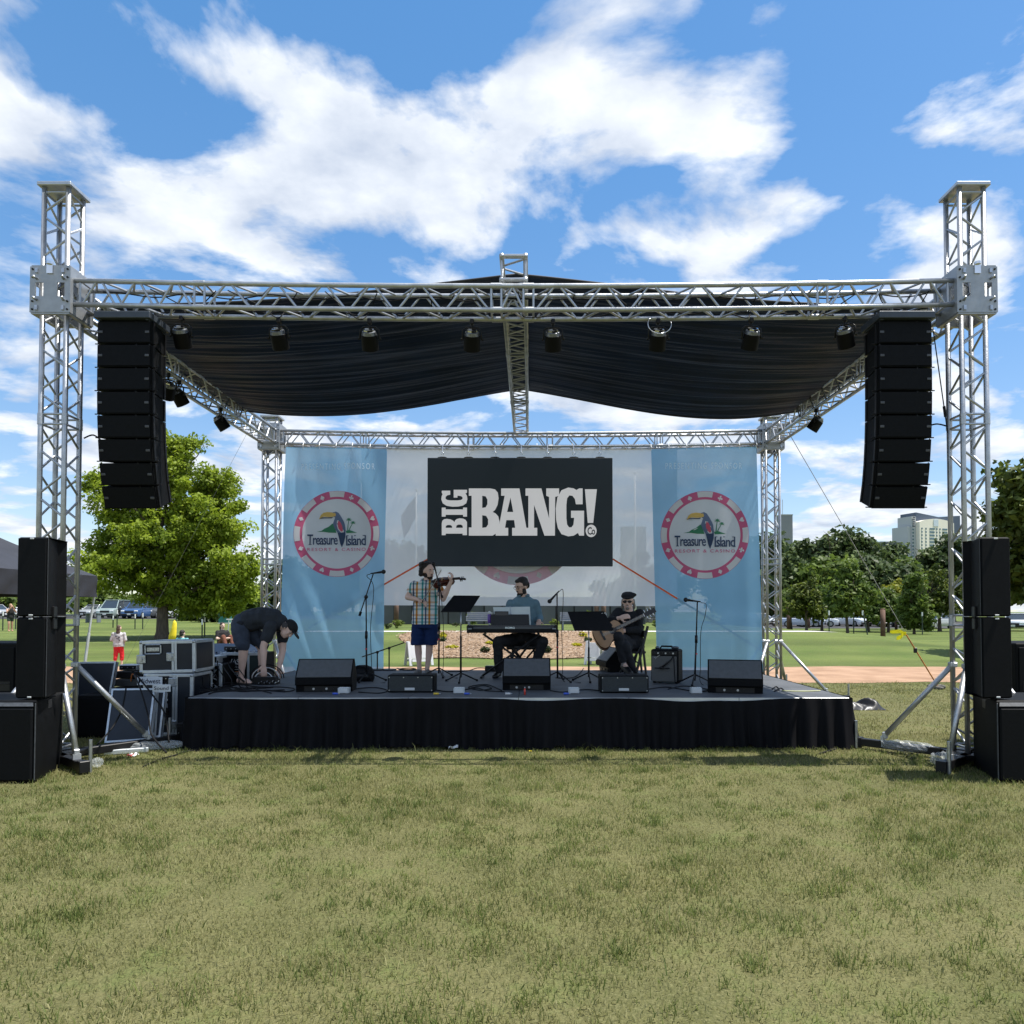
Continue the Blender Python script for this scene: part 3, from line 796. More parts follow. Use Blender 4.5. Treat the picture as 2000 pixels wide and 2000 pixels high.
# ------------------------------------------------------------------ banners
def banner_mat(name, c, c2, alpha=.2, trans=.5):
    return mat(name, c, .7, 0, .05, 1.2, .12, 3.0, .25, col2=c2, trans=trans, alpha_mix=alpha)
BLUE = banner_mat('blue_mesh_vinyl', (.23, .48, .72), (.27, .54, .80), .10, .38)
PALE = banner_mat('pale_mesh_vinyl', (.72, .80, .88), (.80, .87, .94), .12, .5)
PINKM = banner_mat('print_crimson', (.56, .10, .22), (.62, .13, .26), .03, .12)
PALEW = banner_mat('print_white', (.66, .68, .74), (.74, .76, .80), .04, .12)
NAVY = banner_mat('print_navy', (.035, .06, .13), (.05, .08, .16), .02, .12)
TOUC = banner_mat('print_slate', (.10, .15, .26), (.15, .2, .32), .02, .12)
GRNP = banner_mat('print_green', (.04, .19, .11), (.06, .26, .14), .02, .12)
YELP = banner_mat('print_gold', (.62, .42, .12), (.72, .5, .16), .02, .12)
REDP = banner_mat('print_red', (.58, .09, .15), (.66, .13, .2), .02, .12)
SKYP = banner_mat('print_pale_blue', (.66, .82, .95), (.72, .86, .97), .04, .12)

def banner(name, label, corners, Yb, wav, m, nx=60, ny=90, bulge=0.0):
    """corners in photo px: top-left, top-right, bottom-right, bottom-left"""
    (ax, ay), (bx, by), (cx, cy), (dx, dy) = corners
    def f(x, y, lift=0.0):                    # photo px -> cloth surface
        t = (y - ay) / (dy - ay); xl = ax + (dx - ax) * t; xr = bx + (cx - bx) * t
        q = P(x, y, Yb); s = (x - xl) / (xr - xl)
        q.y += wav(s, t) - lift
        return q
    o = thing(name, label, 'banner', P((ax + bx) / 2, dy, Yb))
    mb = MB()
    for j in range(ny + 1):
        t = j / ny
        for i in range(nx + 1):
            s = i / nx
            xl = ax + (dx - ax) * t; xr = bx + (cx - bx) * t
            yl = ay + (dy - ay) * t; yr = by + (cy - by) * t
            x = xl + (xr - xl) * s; y = yl + (yr - yl) * s
            if callable(bulge): y += bulge(s) * t
            mb.v.append(f(x, y))
    for j in range(ny):
        for i in range(nx):
            a = j * (nx + 1) + i; mb.f.append((a, a + 1, a + nx + 2, a + nx + 1)); mb.m.append(0)
    part('cloth', mb, m, o, world=True, sm=True)
    for i in range(0, nx + 1, 10): 
        g = mb.v[i]; part('tie', MB().path([g + V((0, -.01, -.03)), g + V((0, -.03, .03)), g + V((0, .02, .09))], .006, n=5), WHT, o, world=True)
    return o, f
def wav_l(s, t):
    return .035 * math.sin(6.5 * s - 4.5 * t + .5) * (1 - .3 * t) + .022 * math.sin(17 * s - 8 * t) * max(0, 1 - 1.6 * t) + .03 * math.sin(3 * s + 5 * t) * t + .016 * math.sin(24 * (s - t * .9)) * math.exp(-((t - .85) / .2) ** 2)
def wav_r(s, t):
    return .022 * math.sin(5 * s - 2 * t + 2) + .03 * math.sin(9 * s + 3 * t) * t + .012 * math.sin(26 * s + 2 * t) * t
def wav_c(s, t): return .03 * math.sin(9 * s) + .03 * math.sin(14 * s + 6 * t) * t

bc, fc = banner('backdrop_banner', 'wide pale grey mesh banner hanging behind the dark sign', ((706, 876), (1323, 876), (1323, 1184), (706, 1182)), 13.62, wav_c, PALE, 90, 40)
bl, fl = banner('sponsor_banner', 'blue sponsor banner at left of the dark sign with casino chip emblem', ((558, 872), (756, 877), (748, 1312), (547, 1314)), 13.36, wav_l, BLUE)
br, fr_ = banner('sponsor_banner', 'blue sponsor banner at right of the dark sign with casino chip emblem', ((1272, 877), (1478, 872), (1489, 1312), (1284, 1312)), 13.36, wav_r, BLUE)
bl['group'] = br['group'] = 'blue sponsor banners'

def spade(r, inv=True):
    pts = [(0, 1), (.35, .55), (.8, .1), (.82, -.35), (.45, -.6), (.14, -.4), (.3, -1), (-.3, -1), (-.14, -.4), (-.45, -.6), (-.82, -.35), (-.8, .1), (-.35, .55)]
    return [(a * r, b * r) for a, b in pts]
def heart(r): return [(a * r, b * r) for a, b in [(0, -1), (.8, 0), (.9, .5), (.6, .85), (.25, .8), (0, .45), (-.25, .8), (-.6, .85), (-.9, .5), (-.8, 0)]]
def diamond(r): return [(0, r), (r * .85, 0), (0, -r), (-r * .85, 0)]
def club(r):
    out = []
    for a0, cx, cy in ((-40, .5, -.15), (60, 0, .5), (150, -.5, -.15)):
        out += [(r * (cx + .48 * math.cos(R(a0 + k * 40))), r * (cy + .48 * math.sin(R(a0 + k * 40)))) for k in range(6)]
    return out + [(-.1 * r, -.4 * r), (-.3 * r, -r), (.3 * r, -r), (.1 * r, -.4 * r)]
def emblem(o, f, cx, cy, RR, full=True):
    k = RR / 84.0; L = iter([.004 + .0022 * i for i in range(60)])
    def put_(nm, loops, m, ox=0, oy=0, lab=None):
        l = next(L); part(nm, put(shape2d(loops), lambda a, b: f(a, b, l)), m, o, world=True, label=lab)
    ring_ = lambda r, n=72: [(cx + r * k * math.cos(2 * math.pi * i / n), cy + r * k * math.sin(2 * math.pi * i / n)) for i in range(n)]
    l = next(L)
    def band(r0, r1, a0, a1, n, nm, m, lift):
        mb = MB(); 
        for i in range(n + 1):
            a = R(a0 + (a1 - a0) * i / n)
            for r in (r0, (r0 + r1) / 2, r1): mb.v.append(f(cx + r * k * math.sin(a), cy - r * k * math.cos(a), lift))
        for i in range(n):
            for j in (0, 1): mb.f.append((i * 3 + j, i * 3 + j + 1, i * 3 + 4 + j, i * 3 + 3 + j)); mb.m.append(0)
        part(nm, mb, m, o, world=True, sm=True)
    # disc as rings so that it follows the cloth
    mb = MB(); nr, na = 10, 48
    for j in range(nr + 1):
        for i in range(na): a = 2 * math.pi * i / na; mb.v.append(f(cx + 69 * k * j / nr * math.cos(a), cy + 69 * k * j / nr * math.sin(a), .002))
    for j in range(nr):
        for i in range(na): mb.f.append((j * na + i, j * na + (i + 1) % na, (j + 1) * na + (i + 1) % na, (j + 1) * na + i)); mb.m.append(0)
    part('emblem_disc', mb, PALEW, o, world=True, sm=True)
    band(68, 84, 0, 360, 96, 'emblem_ring', PINKM if full else banner_mat('print_faded_pink', (.66, .40, .50), (.70, .45, .55), .05, .2), .0035)
    for i in range(8): band(72.5, 83.4, i * 45 - 10.6, i * 45 + 10.6, 6, 'ring_block', PALEW, .005)
    suits = [('club', club), ('heart', heart), ('club', club), ('diamond', diamond), ('heart', heart), ('spade', spade), ('diamond', diamond), ('spade', spade)]
    for i, (nm, fn) in enumerate(suits):
        a = R(22.5 + 45 * i); x, y = cx + 76 * k * math.sin(a), cy - 76 * k * math.cos(a); ca, sa = math.cos(a), math.sin(a)
        lp = [(x + p * ca + q * sa, y + p * sa - q * ca) for p, q in fn(5.0 * k)]
        part('suit_mark', put(shape2d([lp]), lambda p, q: f(p, q, .0062)), PALEW, o, world=True)
    if not full: return
    S_ = lambda pts: [(cx + (a - 878) / 7.43 * k, cy + (b - 1355) / 7.43 * k) for a, b in pts]
    lift = [.006]
    def poly(nm, pts, m):
        lift[0] += .0007; l = lift[0]; part(nm, put(shape2d([S_(pts)]), lambda a, b: f(a, b, l)), m, o, world=True)
    poly('hill_print', [(575, 1325), (650, 1310), (690, 1280), (750, 1255), (810, 1205), (835, 1230), (870, 1340), (760, 1338), (680, 1325)], GRNP)
    poly('island_print', [(1005, 1312), (1060, 1300), (1110, 1318), (1178, 1341), (1015, 1346)], GRNP)
    for (tx, ty, bx, by, sz) in ((1052, 1150, 1034, 1305, 1.0), (1115, 1195, 1055, 1302, .85)):
        poly('palm_print', [(bx - 7, by), ((bx + tx) / 2 - 9, (by + ty) / 2), (tx - 5, ty), (tx + 5, ty), ((bx + tx) / 2 + 2, (by + ty) / 2), (bx + 7, by)], GRNP)
        fr = []
        for i in range(7):
            a = R(-200 + i * 37); r = 52 * sz; fr += [(tx + 17 * math.cos(a - .32), ty + 17 * math.sin(a - .32)), (tx + r * math.cos(a), ty + r * .8 * math.sin(a) + 8)]
        poly('palm_print', fr, GRNP)
    poly('bird_print', [(815, 1045), (860, 1030), (900, 1050), (940, 1110), (972, 1165), (992, 1215), (1004, 1300), (1000, 1400), (980, 1480), (950, 1553), (925, 1500), (908, 1420), (885, 1340), (840, 1270), (818, 1210), (838, 1150), (850, 1122), (825, 1100)], TOUC)
    poly('bird_print', [(890, 1342), (1000, 1330), (997, 1410), (978, 1482), (950, 1553), (925, 1500)], NAVY)
    poly('bird_print', [(880, 1158), (925, 1170), (962, 1235), (978, 1335), (938, 1340), (893, 1290), (874, 1225)], PALEW)
    poly('bird_print', [(895, 1166), (926, 1184), (953, 1240), (965, 1318), (938, 1324), (900, 1280), (886, 1222)], REDP)
    poly('bird_print', [(818, 1056), (846, 1048), (862, 1072), (852, 1102), (822, 1100)], YELP)
    poly('beak_print', [(615, 1142), (640, 1082), (680, 1050), (740, 1038), (815, 1045), (830, 1075), (822, 1108), (760, 1112), (690, 1106), (648, 1122)], YELP)
    poly('beak_print', [(613, 1145), (655, 1116), (735, 1118), (820, 1112), (802, 1130), (700, 1130), (642, 1134)], NAVY)
    def txt(s, x0, x1, y0, y1, m, bold=0, sp=1.0, nm='lettering'):
        lift[0] += .0007; l = lift[0]; q0 = S_([(x0, y0), (x1, y1)])
        part(nm, put(fit(text2d(s, bold, sp), q0[0][0], q0[1][0], q0[0][1], q0[1][1]), lambda a, b: f(a, b, l)), m, o, world=True)
    txt('Treasure', 447, 890, 1515, 1365, NAVY, .012, .88); txt('Island', 1012, 1308, 1525, 1380, NAVY, .012, .88)
    for (x0, x1, y) in ((447, 530, 1369), (470, 510, 1511), (1012, 1050, 1384), (1012, 1050, 1522), (1282, 1312, 1522), (1262, 1296, 1384), (1130, 1160, 1384)):
        poly('serif_print', [(x0, y - 5), (x1, y - 5), (x1, y + 5), (x0, y + 5)], NAVY)
    txt('RESORT & CASINO', 452, 1306, 1606, 1560, PINKM, .005, 1.3)
emblem(bl, fl, 658, 1042.5, 84); emblem(br, fr_, 1376.5, 1045, 85.5)
emblem(bc, fc, 1012, 1025, 118, full=False)
for o, f, x0, x1, y in ((bl, fl, 587, 732, 911), (br, fr_, 1300, 1449, 910)):
    part('lettering', put(fit(text2d('PRESENTING SPONSOR', -.005, 1.35), x0, x1, y + 6, y - 6), lambda a, b: f(a, b, .003)), SKYP, o, world=True)

# ------------------------------------------------------------------ hung sign, glow added
YS = 13.18
SCR = mat('sign_dark_glow', (.008, .013, .018), .7, 0, .04, 4, emit=(.002, .0035, .005))  # faint emission added to lift the sign's panel in the roof's shade
GLOWTX = mat('sign_letter_glow', (.38, .38, .385), .7, 0, .02, 4, emit=(.21, .21, .215))  # letters brightened by added emission as well
bigsign = thing('hung_sign', 'dark sign with added glow reading BIG BANG! Co hung under the rear truss', 'screen', P(1016, 1106, YS))
a, b = P(835, 894, YS), P(1197, 1106, YS)
part('panel', MB().bbox(((a.x + b.x) / 2, YS + .04, (a.z + b.z) / 2), (b.x - a.x, .08, a.z - b.z), .006), SCR, bigsign, world=True)
for i in range(7):
    x = 864 + i * 51.3; q = P(x, 891, YS + .04)
    h = MB().prism([(-.10, 0), (-.07, .022), (-.03, .03), (.03, .03), (.07, .022), (.10, 0)], (q.x, YS + .065, P(x, 894.5, YS).z - .002), (1, 0, 0), (0, 0, 1), .05)
    hg = part('hanger', h, BLKM, bigsign, world=True)
    part('shackle', MB().path([q + V((.022 * math.cos(t), 0, .045 + .03 * math.sin(t))) for t in [R(-60 + 300 * k / 10) for k in range(11)]], .006, n=5), CHROME, hg, world=True, sm=True)
    part('wire', MB().tube(q + V((0, 0, .07)), V((q.x, YS + .10, ZT - HS - .05)), .005, n=5), CHROME, hg, world=True)
SC_ = lambda a, b: (780 + a / 4.2, 860 + b / 4.2)
def signpoly(nm, loops, m, lift, tf=lambda p: p):
    lp = [[SC_(*tf(p)) for p in l] for l in loops]
    part(nm, put(shape2d(lp), lambda a, b: P(a, b, YS) + V((0, -lift, 0))), m, bigsign, world=True)
LB = [[(570, 395), (745, 395), (785, 403), (808, 430), (814, 475), (806, 530), (785, 572), (765, 588), (790, 600), (812, 625), (822, 670), (818, 720), (800, 760), (765, 782), (570, 782), (570, 715), (593, 715), (593, 455), (570, 455)],
      [(680, 455), (708, 460), (722, 485), (722, 525), (708, 550), (680, 555)], [(680, 615), (712, 620), (728, 648), (728, 690), (712, 714), (680, 718)]]
LA = [[(835, 395), (985, 395), (1042, 718), (1066, 718), (1066, 782), (925, 782), (925, 718), (950, 718), (942, 655), (878, 655), (867, 718), (893, 718), (893, 782), (790, 782), (790, 718), (815, 718), (864, 455), (835, 455)], [(912, 470), (884, 588), (934, 588)]]
LN = [[(1035, 395), (1165, 395), (1228, 640), (1228, 465), (1205, 455), (1205, 395), (1310, 395), (1310, 455), (1278, 465), (1276, 782), (1190, 782), (1105, 530), (1105, 718), (1131, 718), (1131, 782), (1036, 782), (1036, 718), (1058, 718), (1058, 455), (1035, 455)]]
LG = [[(1475, 395), (1503, 395), (1503, 525), (1448, 525), (1440, 482), (1420, 456), (1395, 452), (1376, 476), (1370, 530), (1370, 640), (1376, 692), (1392, 714), (1412, 714), (1428, 692), (1434, 636), (1408, 636), (1408, 578), (1515, 578), (1515, 782), (1475, 782), (1465, 760), (1430, 782), (1385, 788), (1330, 770), (1300, 720), (1286, 650), (1283, 560), (1296, 470), (1330, 410), (1385, 388), (1430, 395), (1452, 408)]]
LX = [[(1522, 402), (1620, 402), (1590, 678), (1545, 678)]]
for i, l in enumerate((LB, LA, LN, LG, LX)): signpoly('letter', l, GLOWTX, .004 + .0012 * i)
def rot(x0, x1, y0, y1):      # letter box -> rotated 90 degrees: letter left edge at the bottom (y1), letter top at the left
    def g(lo, hi):
        return lambda p: (348 + (p[1] - 395) / (782 - 395) * 207, y1 - (p[0] - x0) / (x1 - x0) * (y1 - y0))
    return g(0, 0)
signpoly('letter', LB, GLOWTX, .004, rot(570, 822, 640, 778))
LI = [[(0, 395), (100, 395), (100, 455), (80, 455), (80, 722), (100, 722), (100, 782), (0, 782), (0, 722), (20, 722), (20, 455), (0, 455)]]
signpoly('letter', LI, GLOWTX, .004, rot(0, 100, 552, 626))
signpoly('letter', LG, GLOWTX, .004, rot(1283, 1515, 406, 545))
signpoly('letter_disc', [circ(1573, 743, 45, 40, 51)], GLOWTX, .004)
tv = fit(text2d('Co', .02, .85), *SC_(1543, 0)[:1], SC_(1606, 0)[0], SC_(0, 775)[1], SC_(0, 712)[1])
part('lettering', put(tv, lambda a, b: P(a, b, YS) + V((0, -.007, 0))), SCR, bigsign, world=True)

# orange ratchet straps from the sign's lower corners
STRAP = mat('orange_webbing', (.75, .13, .035), .7, 0, .15, 12)
for lab, p0, p1 in (('orange ratchet strap running from the dark sign behind the left blue banner', (836, 1092), (602, 1227)), ('orange ratchet strap running from the dark sign behind the right blue banner', (1197, 1092), (1490, 1272))):
    A, B = P(*p0, YS + .10), P(*p1, 13.50)
    d = (B - A).normalized(); up = d.cross(V((0, 1, 0))).normalized() * .015; n = V((0, .002, 0))
    solo('ratchet_strap', lab, 'strap', MB().add([A - up - n, A + up - n, B + up - n, B - up - n, A - up + n, A + up + n, B + up + n, B - up + n], [(0, 1, 2, 3), (7, 6, 5, 4), (0, 4, 5, 1), (1, 5, 6, 2), (2, 6, 7, 3), (3, 7, 4, 0)]), STRAP, A)
# ------------------------------------------------------------------ big ground speakers
def deck(x, y): return G(x, y, DZ)
SPK_EDGE = mat('pale_black_edge', (.05, .055, .062), .5, 0, .3, 30)  # paler black edges; sunlight on the sub's top bevel is put into this colour
def trap_speaker(label, xc, yf, z0, W, H, D, tap, sgn, grille=True):
    o = thing('loudspeaker', label, 'loudspeaker', (xc, yf, z0), 'tall black loudspeakers in the side stacks')
    b = .012
    def ring(z, ins=0): return [V((xc - W / 2 + ins, yf + ins, z)), V((xc + W / 2 - ins, yf + ins, z)), V((xc + W / 2 - tap - ins, yf + D - ins, z)), V((xc - W / 2 + tap + ins, yf + D - ins, z))]
    cab = part('cabinet', MB().loft([ring(z0, b), ring(z0 + b), ring(z0 + H - b), ring(z0 + H, b)]), BLK, o, world=True)
    part('grille', MB().bbox((xc, yf - .008, z0 + H / 2), (W - .012, .016, H - .02), .004), GRL, o, world=True)
    for sx in (-1, 1): part('edge_trim', MB().bbox((xc + sx * (W / 2 - .001), yf + .006, z0 + H / 2), (.006, .006, H - .03), .002), SPK_EDGE, cab, world=True)
    for zz in (z0 + .012, z0 + H - .014): part('badge', MB().bbox((xc, yf - .018, zz), (.036, .006, .013), .003), GREYW, o, world=True)
    hx = xc + sgn * (W / 2 - tap * .45); part('handle_recess', MB().bbox((hx + sgn * .002, yf + D * .5, z0 + .04 if z0 > 1.2 else z0 + H - .06), (.02, .12, .10), .004, Matrix.Rotation(sgn * math.atan2(tap, D), 3, 'Z')), BLKM, cab, world=True)
    return o
YSP = 6.62
sz = lambda y: P(60, y, YSP).z
for nm, sg, px in (('left', 1, 62.5), ('right', -1, 1945)):
    xc = P(px, 1200, YSP).x; W = .262 if nm == 'left' else .262
    z0, z1, z2 = sz(1364), sz(1205), sz(1049)
    trap_speaker(f'upper tall black loudspeaker of the {nm} side stack', xc, YSP, z1 + .004, W, z2 - z1 - .004, .44, .16, sg)
    trap_speaker(f'lower tall black loudspeaker of the {nm} side stack', xc, YSP, z0, W, z1 - z0 - .002, .44, .16, sg)
    # subwoofer underneath, its outer part runs out of the picture
    H = z0 - .012; inner = P(70 if nm == 'left' else 1947, 1400, YSP - .05).x; Ws = 1.05
    cx_ = inner - sg * Ws / 2
    sw = thing('subwoofer', f'large black subwoofer cabinet under the {nm} side stack', 'subwoofer', (cx_, YSP, 0))
    tapr = .19
    def ring(z, i=0): return [V((cx_ - Ws / 2 + i, YSP - .05 + i, z)), V((cx_ + Ws / 2 - i, YSP - .05 + i, z)), V((cx_ + Ws / 2 - tapr - i, YSP + .62 - i, z)), V((cx_ - Ws / 2 + tapr + i, YSP + .62 - i, z))]
    part('cabinet', MB().loft([ring(0, .01), ring(.012), ring(H - .015), ring(H, .015)]), BLK, sw, world=True)
    part('grille', MB().bbox((cx_, YSP - .064, H * .47), (Ws - .03, .03, H * .88), .012), GRL, sw, world=True)
    part('top_bevel', MB().prism([(-Ws / 2 + .01, 0), (Ws / 2 - .01, 0), (Ws / 2 - .03, .045), (-Ws / 2 + .03, .045)], (cx_, YSP - .07, H - .052), (1, 0, 0), V((0, .6, .8)).normalized(), .004), SPK_EDGE, sw, world=True)
    part('edge_trim', MB().bbox((inner - sg * .002, YSP - .055, H * .5), (.01, .01, H - .05), .003), SPK_EDGE, sw, world=True)
    part('handle_recess', MB().bbox((inner - sg * tapr * .55, YSP + .28, H - .07), (.03, .10, .08), .005, Matrix.Rotation(sg * math.atan2(tapr, .67), 3, 'Z')), BLKM, sw, world=True)
    # second dark cabinet standing behind the stack at the edge of the picture
    x2 = P(34 if nm == 'left' else 1984, 1300, 8.1).x; hz = P(20, 1256, 8.1).z
    sb = thing('subwoofer', f'plain black speaker cabinet behind the {nm} side stack at the picture edge', 'subwoofer', (x2 - sg * .45, 8.1, 0))
    part('cabinet', MB().bbox((x2 - sg * .45, 8.45, hz / 2), (.9, .7, hz), .012), BLK, sb, world=True)
    for kk, zc in enumerate((hz * .27, hz * .75)): part('grille', MB().bbox((x2 - sg * .45, 8.093, zc), (.84, .014, hz * .42), .005), GRL, sb, world=True)
    part('handle', MB().bbox((x2 - sg * .13, 8.085, hz * .62), (.11, .012, .012), .003).box((x2 - sg * .13, 8.088, hz * .6), (.12, .006, .1)), BLKM, sb, world=True)

# ------------------------------------------------------------------ monitors on the deck
MGR = mat('grey_black_monitor_baffle', (.085, .092, .10), .5, .1, .12, 20, .3, 300)
def wedge(label, x0, x1, yb, rz=0, w=.62, tilt=1.0):
    a = deck((x0 + x1) / 2, yb); o = thing('stage_monitor', label, 'stage monitor', a, 'large wedge monitors on the deck')
    prof = [(.06, .0), (.05, .075), (.0, .085), (.0, .165), (.19, .375), (.225, .38), (.43, .16), (.40, 0)]
    k = 1.0
    rings = [[V((sx * (w / 2 - ins), y, z)) for y, z in prof] for sx, ins in ((-1, 0.0), (1, 0.0))]
    cab = part('cabinet', MB().loft(rings), BLK, o)
    d = V((0, .19, .21)).normalized(); c = V((0, .095, .27)); nn = V((0, -d.z, d.y))
    M = Matrix((V((1, 0, 0)), d, V((1, 0, 0)).cross(d))).transposed()
    part('back_panel', MB().bbox(c + nn * .004, (w - .03, .262, .010), .004, M), MGR, o)
    part('front_lip', MB().bbox((0, -.004, .125), (w - .006, .012, .076), .004), GRL, o)
    jp = part('jack_plate', MB().box((0, .048, .037), (w * .7, .012, .06)), BLKM, o)
    for s in (-.12, -.04, .03, .10): part('jack', MB().tube((s, .044, .037), (s, .03, .037), .014, n=8), STEEL if s in (-.12, .03) else BLKM, jp)
    o.rotation_euler = (0, 0, R(rz)); return o
wedge('wedge monitor at the left front of the deck beside the crouching man', 577, 686, 1352, 5, .655)
wedge('wedge monitor at centre front of the deck before the keyboard player', 981, 1076, 1349, 0, .58)
wedge('wedge monitor at the right front corner of the deck', 1388, 1484, 1355, -14, .62)
wm = wedge('wedge monitor turned sideways behind the guitarist and his music stand', 1150, 1205, 1312, 0, .55)
wm.rotation_euler = (0, 0, R(-78)); wm.location = deck(1178, 1312) + V((-.02, .1, 0))
def lowbox(label, x0, x1, yb):
    a = deck((x0 + x1) / 2, yb); w = (x1 - x0) / scale_at(a.y)
    o = thing('low_monitor', label, 'stage monitor', a, 'low rectangular monitors along the deck edge')
    part('cabinet', MB().bbox((0, .15, .105), (w, .3, .20), .008), BLK, o)
    part('grille', MB().bbox((0, -.006, .105), (w - .03, .014, .175), .004), mat('low_grille', (.02, .026, .03), .5, .1, .2, 60, .3, 380), o)
    part('badge', MB().bbox((-.01, -.016, .045), (.118, .006, .03), .003), GREYW, o)
    for s in (-.46, -.15, .16, .46): part('screw', MB().tube((s * w, -.012, .18), (s * w, -.018, .18), .007, n=6), STEEL, o)
    for s in (-.46, .46): part('screw', MB().tube((s * w, -.012, .03), (s * w, -.018, .03), .007, n=6), STEEL, o)
lowbox('low rectangular black monitor in front of the violinist', 757, 847, 1353)
lowbox("low rectangular black monitor in front of the guitarist's chair", 1173, 1267, 1354)
PALEB = mat('pale_grey_box', (.48, .52, .54), .5, 0, .12, 30)
for lab, x in (('small pale stage box beside the left wedge monitor', 670), ('small pale stage box between the violinist monitor and centre wedge', 896), ('small pale stage box between the centre wedge and guitarist monitor', 1121), ('small pale stage box beside the right wedge monitor', 1361)):
    a = deck(x, 1355); o = thing('stage_box', lab, 'stage box', a, 'small stage boxes along the deck edge')
    part('case', MB().bbox((0, .05, .035), (.125, .10, .066), .006), PALEB, o)
    part('face_plate', MB().bbox((0, -.003, .03), (.105, .006, .044), .002), GREYW, o)
    for s in (-.04, -.013, .013, .04): part('socket', MB().tube((s, .03, .066), (s, .03, .073), .009, n=8), WHT, o)
for lab, x, c in (('blue plug on the deck by the left stage box', 655, (.05, .12, .6)), ('blue plug on the deck right of the second stage box', 912, (.05, .12, .6)), ('blue plug on the deck left of the third stage box', 1106, (.05, .12, .6)), ('red bottle-shaped plug at the foot of the centre wedge', 1025, (.6, .05, .03)), ('white plug on the deck at centre left of the wedge', 992, (.7, .7, .7)), ('yellow plug by the violinist monitor', 852, (.7, .5, .05))):
    a = deck(x, 1357); m = mat('plug_%d' % x, c, .4)
    o = thing('cable_plug', lab, 'plug', a); up = x == 1025
    part('body', MB().tube((0, 0, .0), (0, 0, .07), .012, .009) if up else MB().tube((-.03, 0, .013), (.03, 0, .013), .013, .010), m, o, sm=True)
    part('tip', MB().tube((0, 0, .07), (0, 0, .09), .006) if up else MB().tube((.03, 0, .013), (.05, 0, .013), .006), STEEL, o, sm=True)

# ------------------------------------------------------------------ stands
def mic_body(o, c, d, big=1.0):
    d = V(d).normalized(); c = V(c)
    m = part('microphone', MB().tube(c - d * .15, c, .010, .017, n=10).tube(c - d * .15, c - d * .185, .010, .008, n=8), BLKP, o, world=True, sm=True)
    part('mic_head', MB().ell(c + d * .02, .030 * big), mat('mic_mesh', (.02, .02, .022), .55, .5, .3, 200), m, world=True, sm=True)
    return m
def tripod(o, a, r=.26, h=.13, rot=20, flat=False):
    for k in range(3):
        t = R(rot + 120 * k); e = a + V((math.cos(t) * r, math.sin(t) * r, .012))
        part('leg', MB().path([a + V((0, 0, h)), a + V((math.cos(t) * .05, math.sin(t) * .05, h - .02)), e], .010, n=6), BLKM, o, world=True, sm=True)
        part('foot', MB().tube(e - V((0, 0, .012)), e + V((0, 0, .014)), .016, n=8), RUB, o, world=True)
def mic_stand(label, base, top, tip=None, tail=None, mdir=(0, -1, 0), rot=20, cable=True):
    a = deck(*base); D = a.y; o = thing('mic_stand', label, 'mic stand', a, 'microphone stands on the deck')
    T_ = P(*top, D)
    tripod(o, a, rot=rot)
    mid = a.lerp(T_, .55)
    part('pole', MB().tube(a + V((0, 0, .05)), mid, .0125, n=10).tube(mid, T_, .009, n=10), BLKM, o, world=True, sm=True)
    part('clutch', MB().tube(mid - V((0, 0, .05)), mid + V((0, 0, .05)), .019, n=10), BLKP, o, world=True, sm=True)
    part('cable_tie', MB().tube(mid - V((0, 0, .20)), mid - V((0, 0, .18)), .015, n=8), mat('red_tape', (.55, .04, .05), .6), o, world=True)
    if tip:
        A, B = P(*tail, D), P(*tip, D)
        bm = part('boom', MB().tube(A, B, .008, n=8), BLKM, o, world=True, sm=True)
        part('boom_weight', MB().tube(A, A.lerp(B, .1), .018, n=8), RUB, bm, world=True)
        part('boom_clamp', MB().ell(T_, .028), BLKP, bm, world=True, sm=True)
        mp_ = B
    else: mp_ = T_
    d = V(mdir).normalized()
    mic_body(o, mp_ + d * .14 + V((0, 0, .01)), d)
    if cable:
        q = mp_ - d * .05; pts = [q, q - d * .06 + V((.01, 0, -.02)), q + V((.05, 0, -.18)), mid + V((.06, -.01, .1)), a + V((.07, -.02, .25)), a + V((.08, -.05, .01)), a + V((.3, -.25, .006))]
        part('mic_cable', MB().path(bez(pts), .0045, n=5), RUB, o, world=True, sm=True)
    return o
def bez(pts, n=6):
    pts = [V(p) for p in pts]; out = []
    for i in range(len(pts) - 1):
        p0, p1, p2, p3 = pts[max(i - 1, 0)], pts[i], pts[i + 1], pts[min(i + 2, len(pts) - 1)]
        for k in range(n):
            t = k / n; out.append(.5 * ((2 * p1) + (p2 - p0) * t + (2 * p0 - 5 * p1 + 4 * p2 - p3) * t * t + (3 * p1 - p0 - 3 * p2 + p3) * t ** 3))
    return out + [pts[-1]]
mic_stand('tall boom mic stand in front of the left blue banner', (716, 1331), (715, 1166), (729, 1121), (702, 1203), (.9, -.3, .1))
mic_stand('mic stand rising in front of the violinist', (857, 1322), (858, 1142), (851, 1117), (864, 1168), (-.1, -.6, .5), 50)
mic_stand('mic stand between the keyboard player and the guitarist', (1089, 1331), (1088, 1160), None, None, (-.6, -.3, -.65), 70)
mic_stand('mic stand with short straight pole before the right blue banner', (1357, 1337), (1362, 1176), None, None, (-.97, -.15, .12), 10)
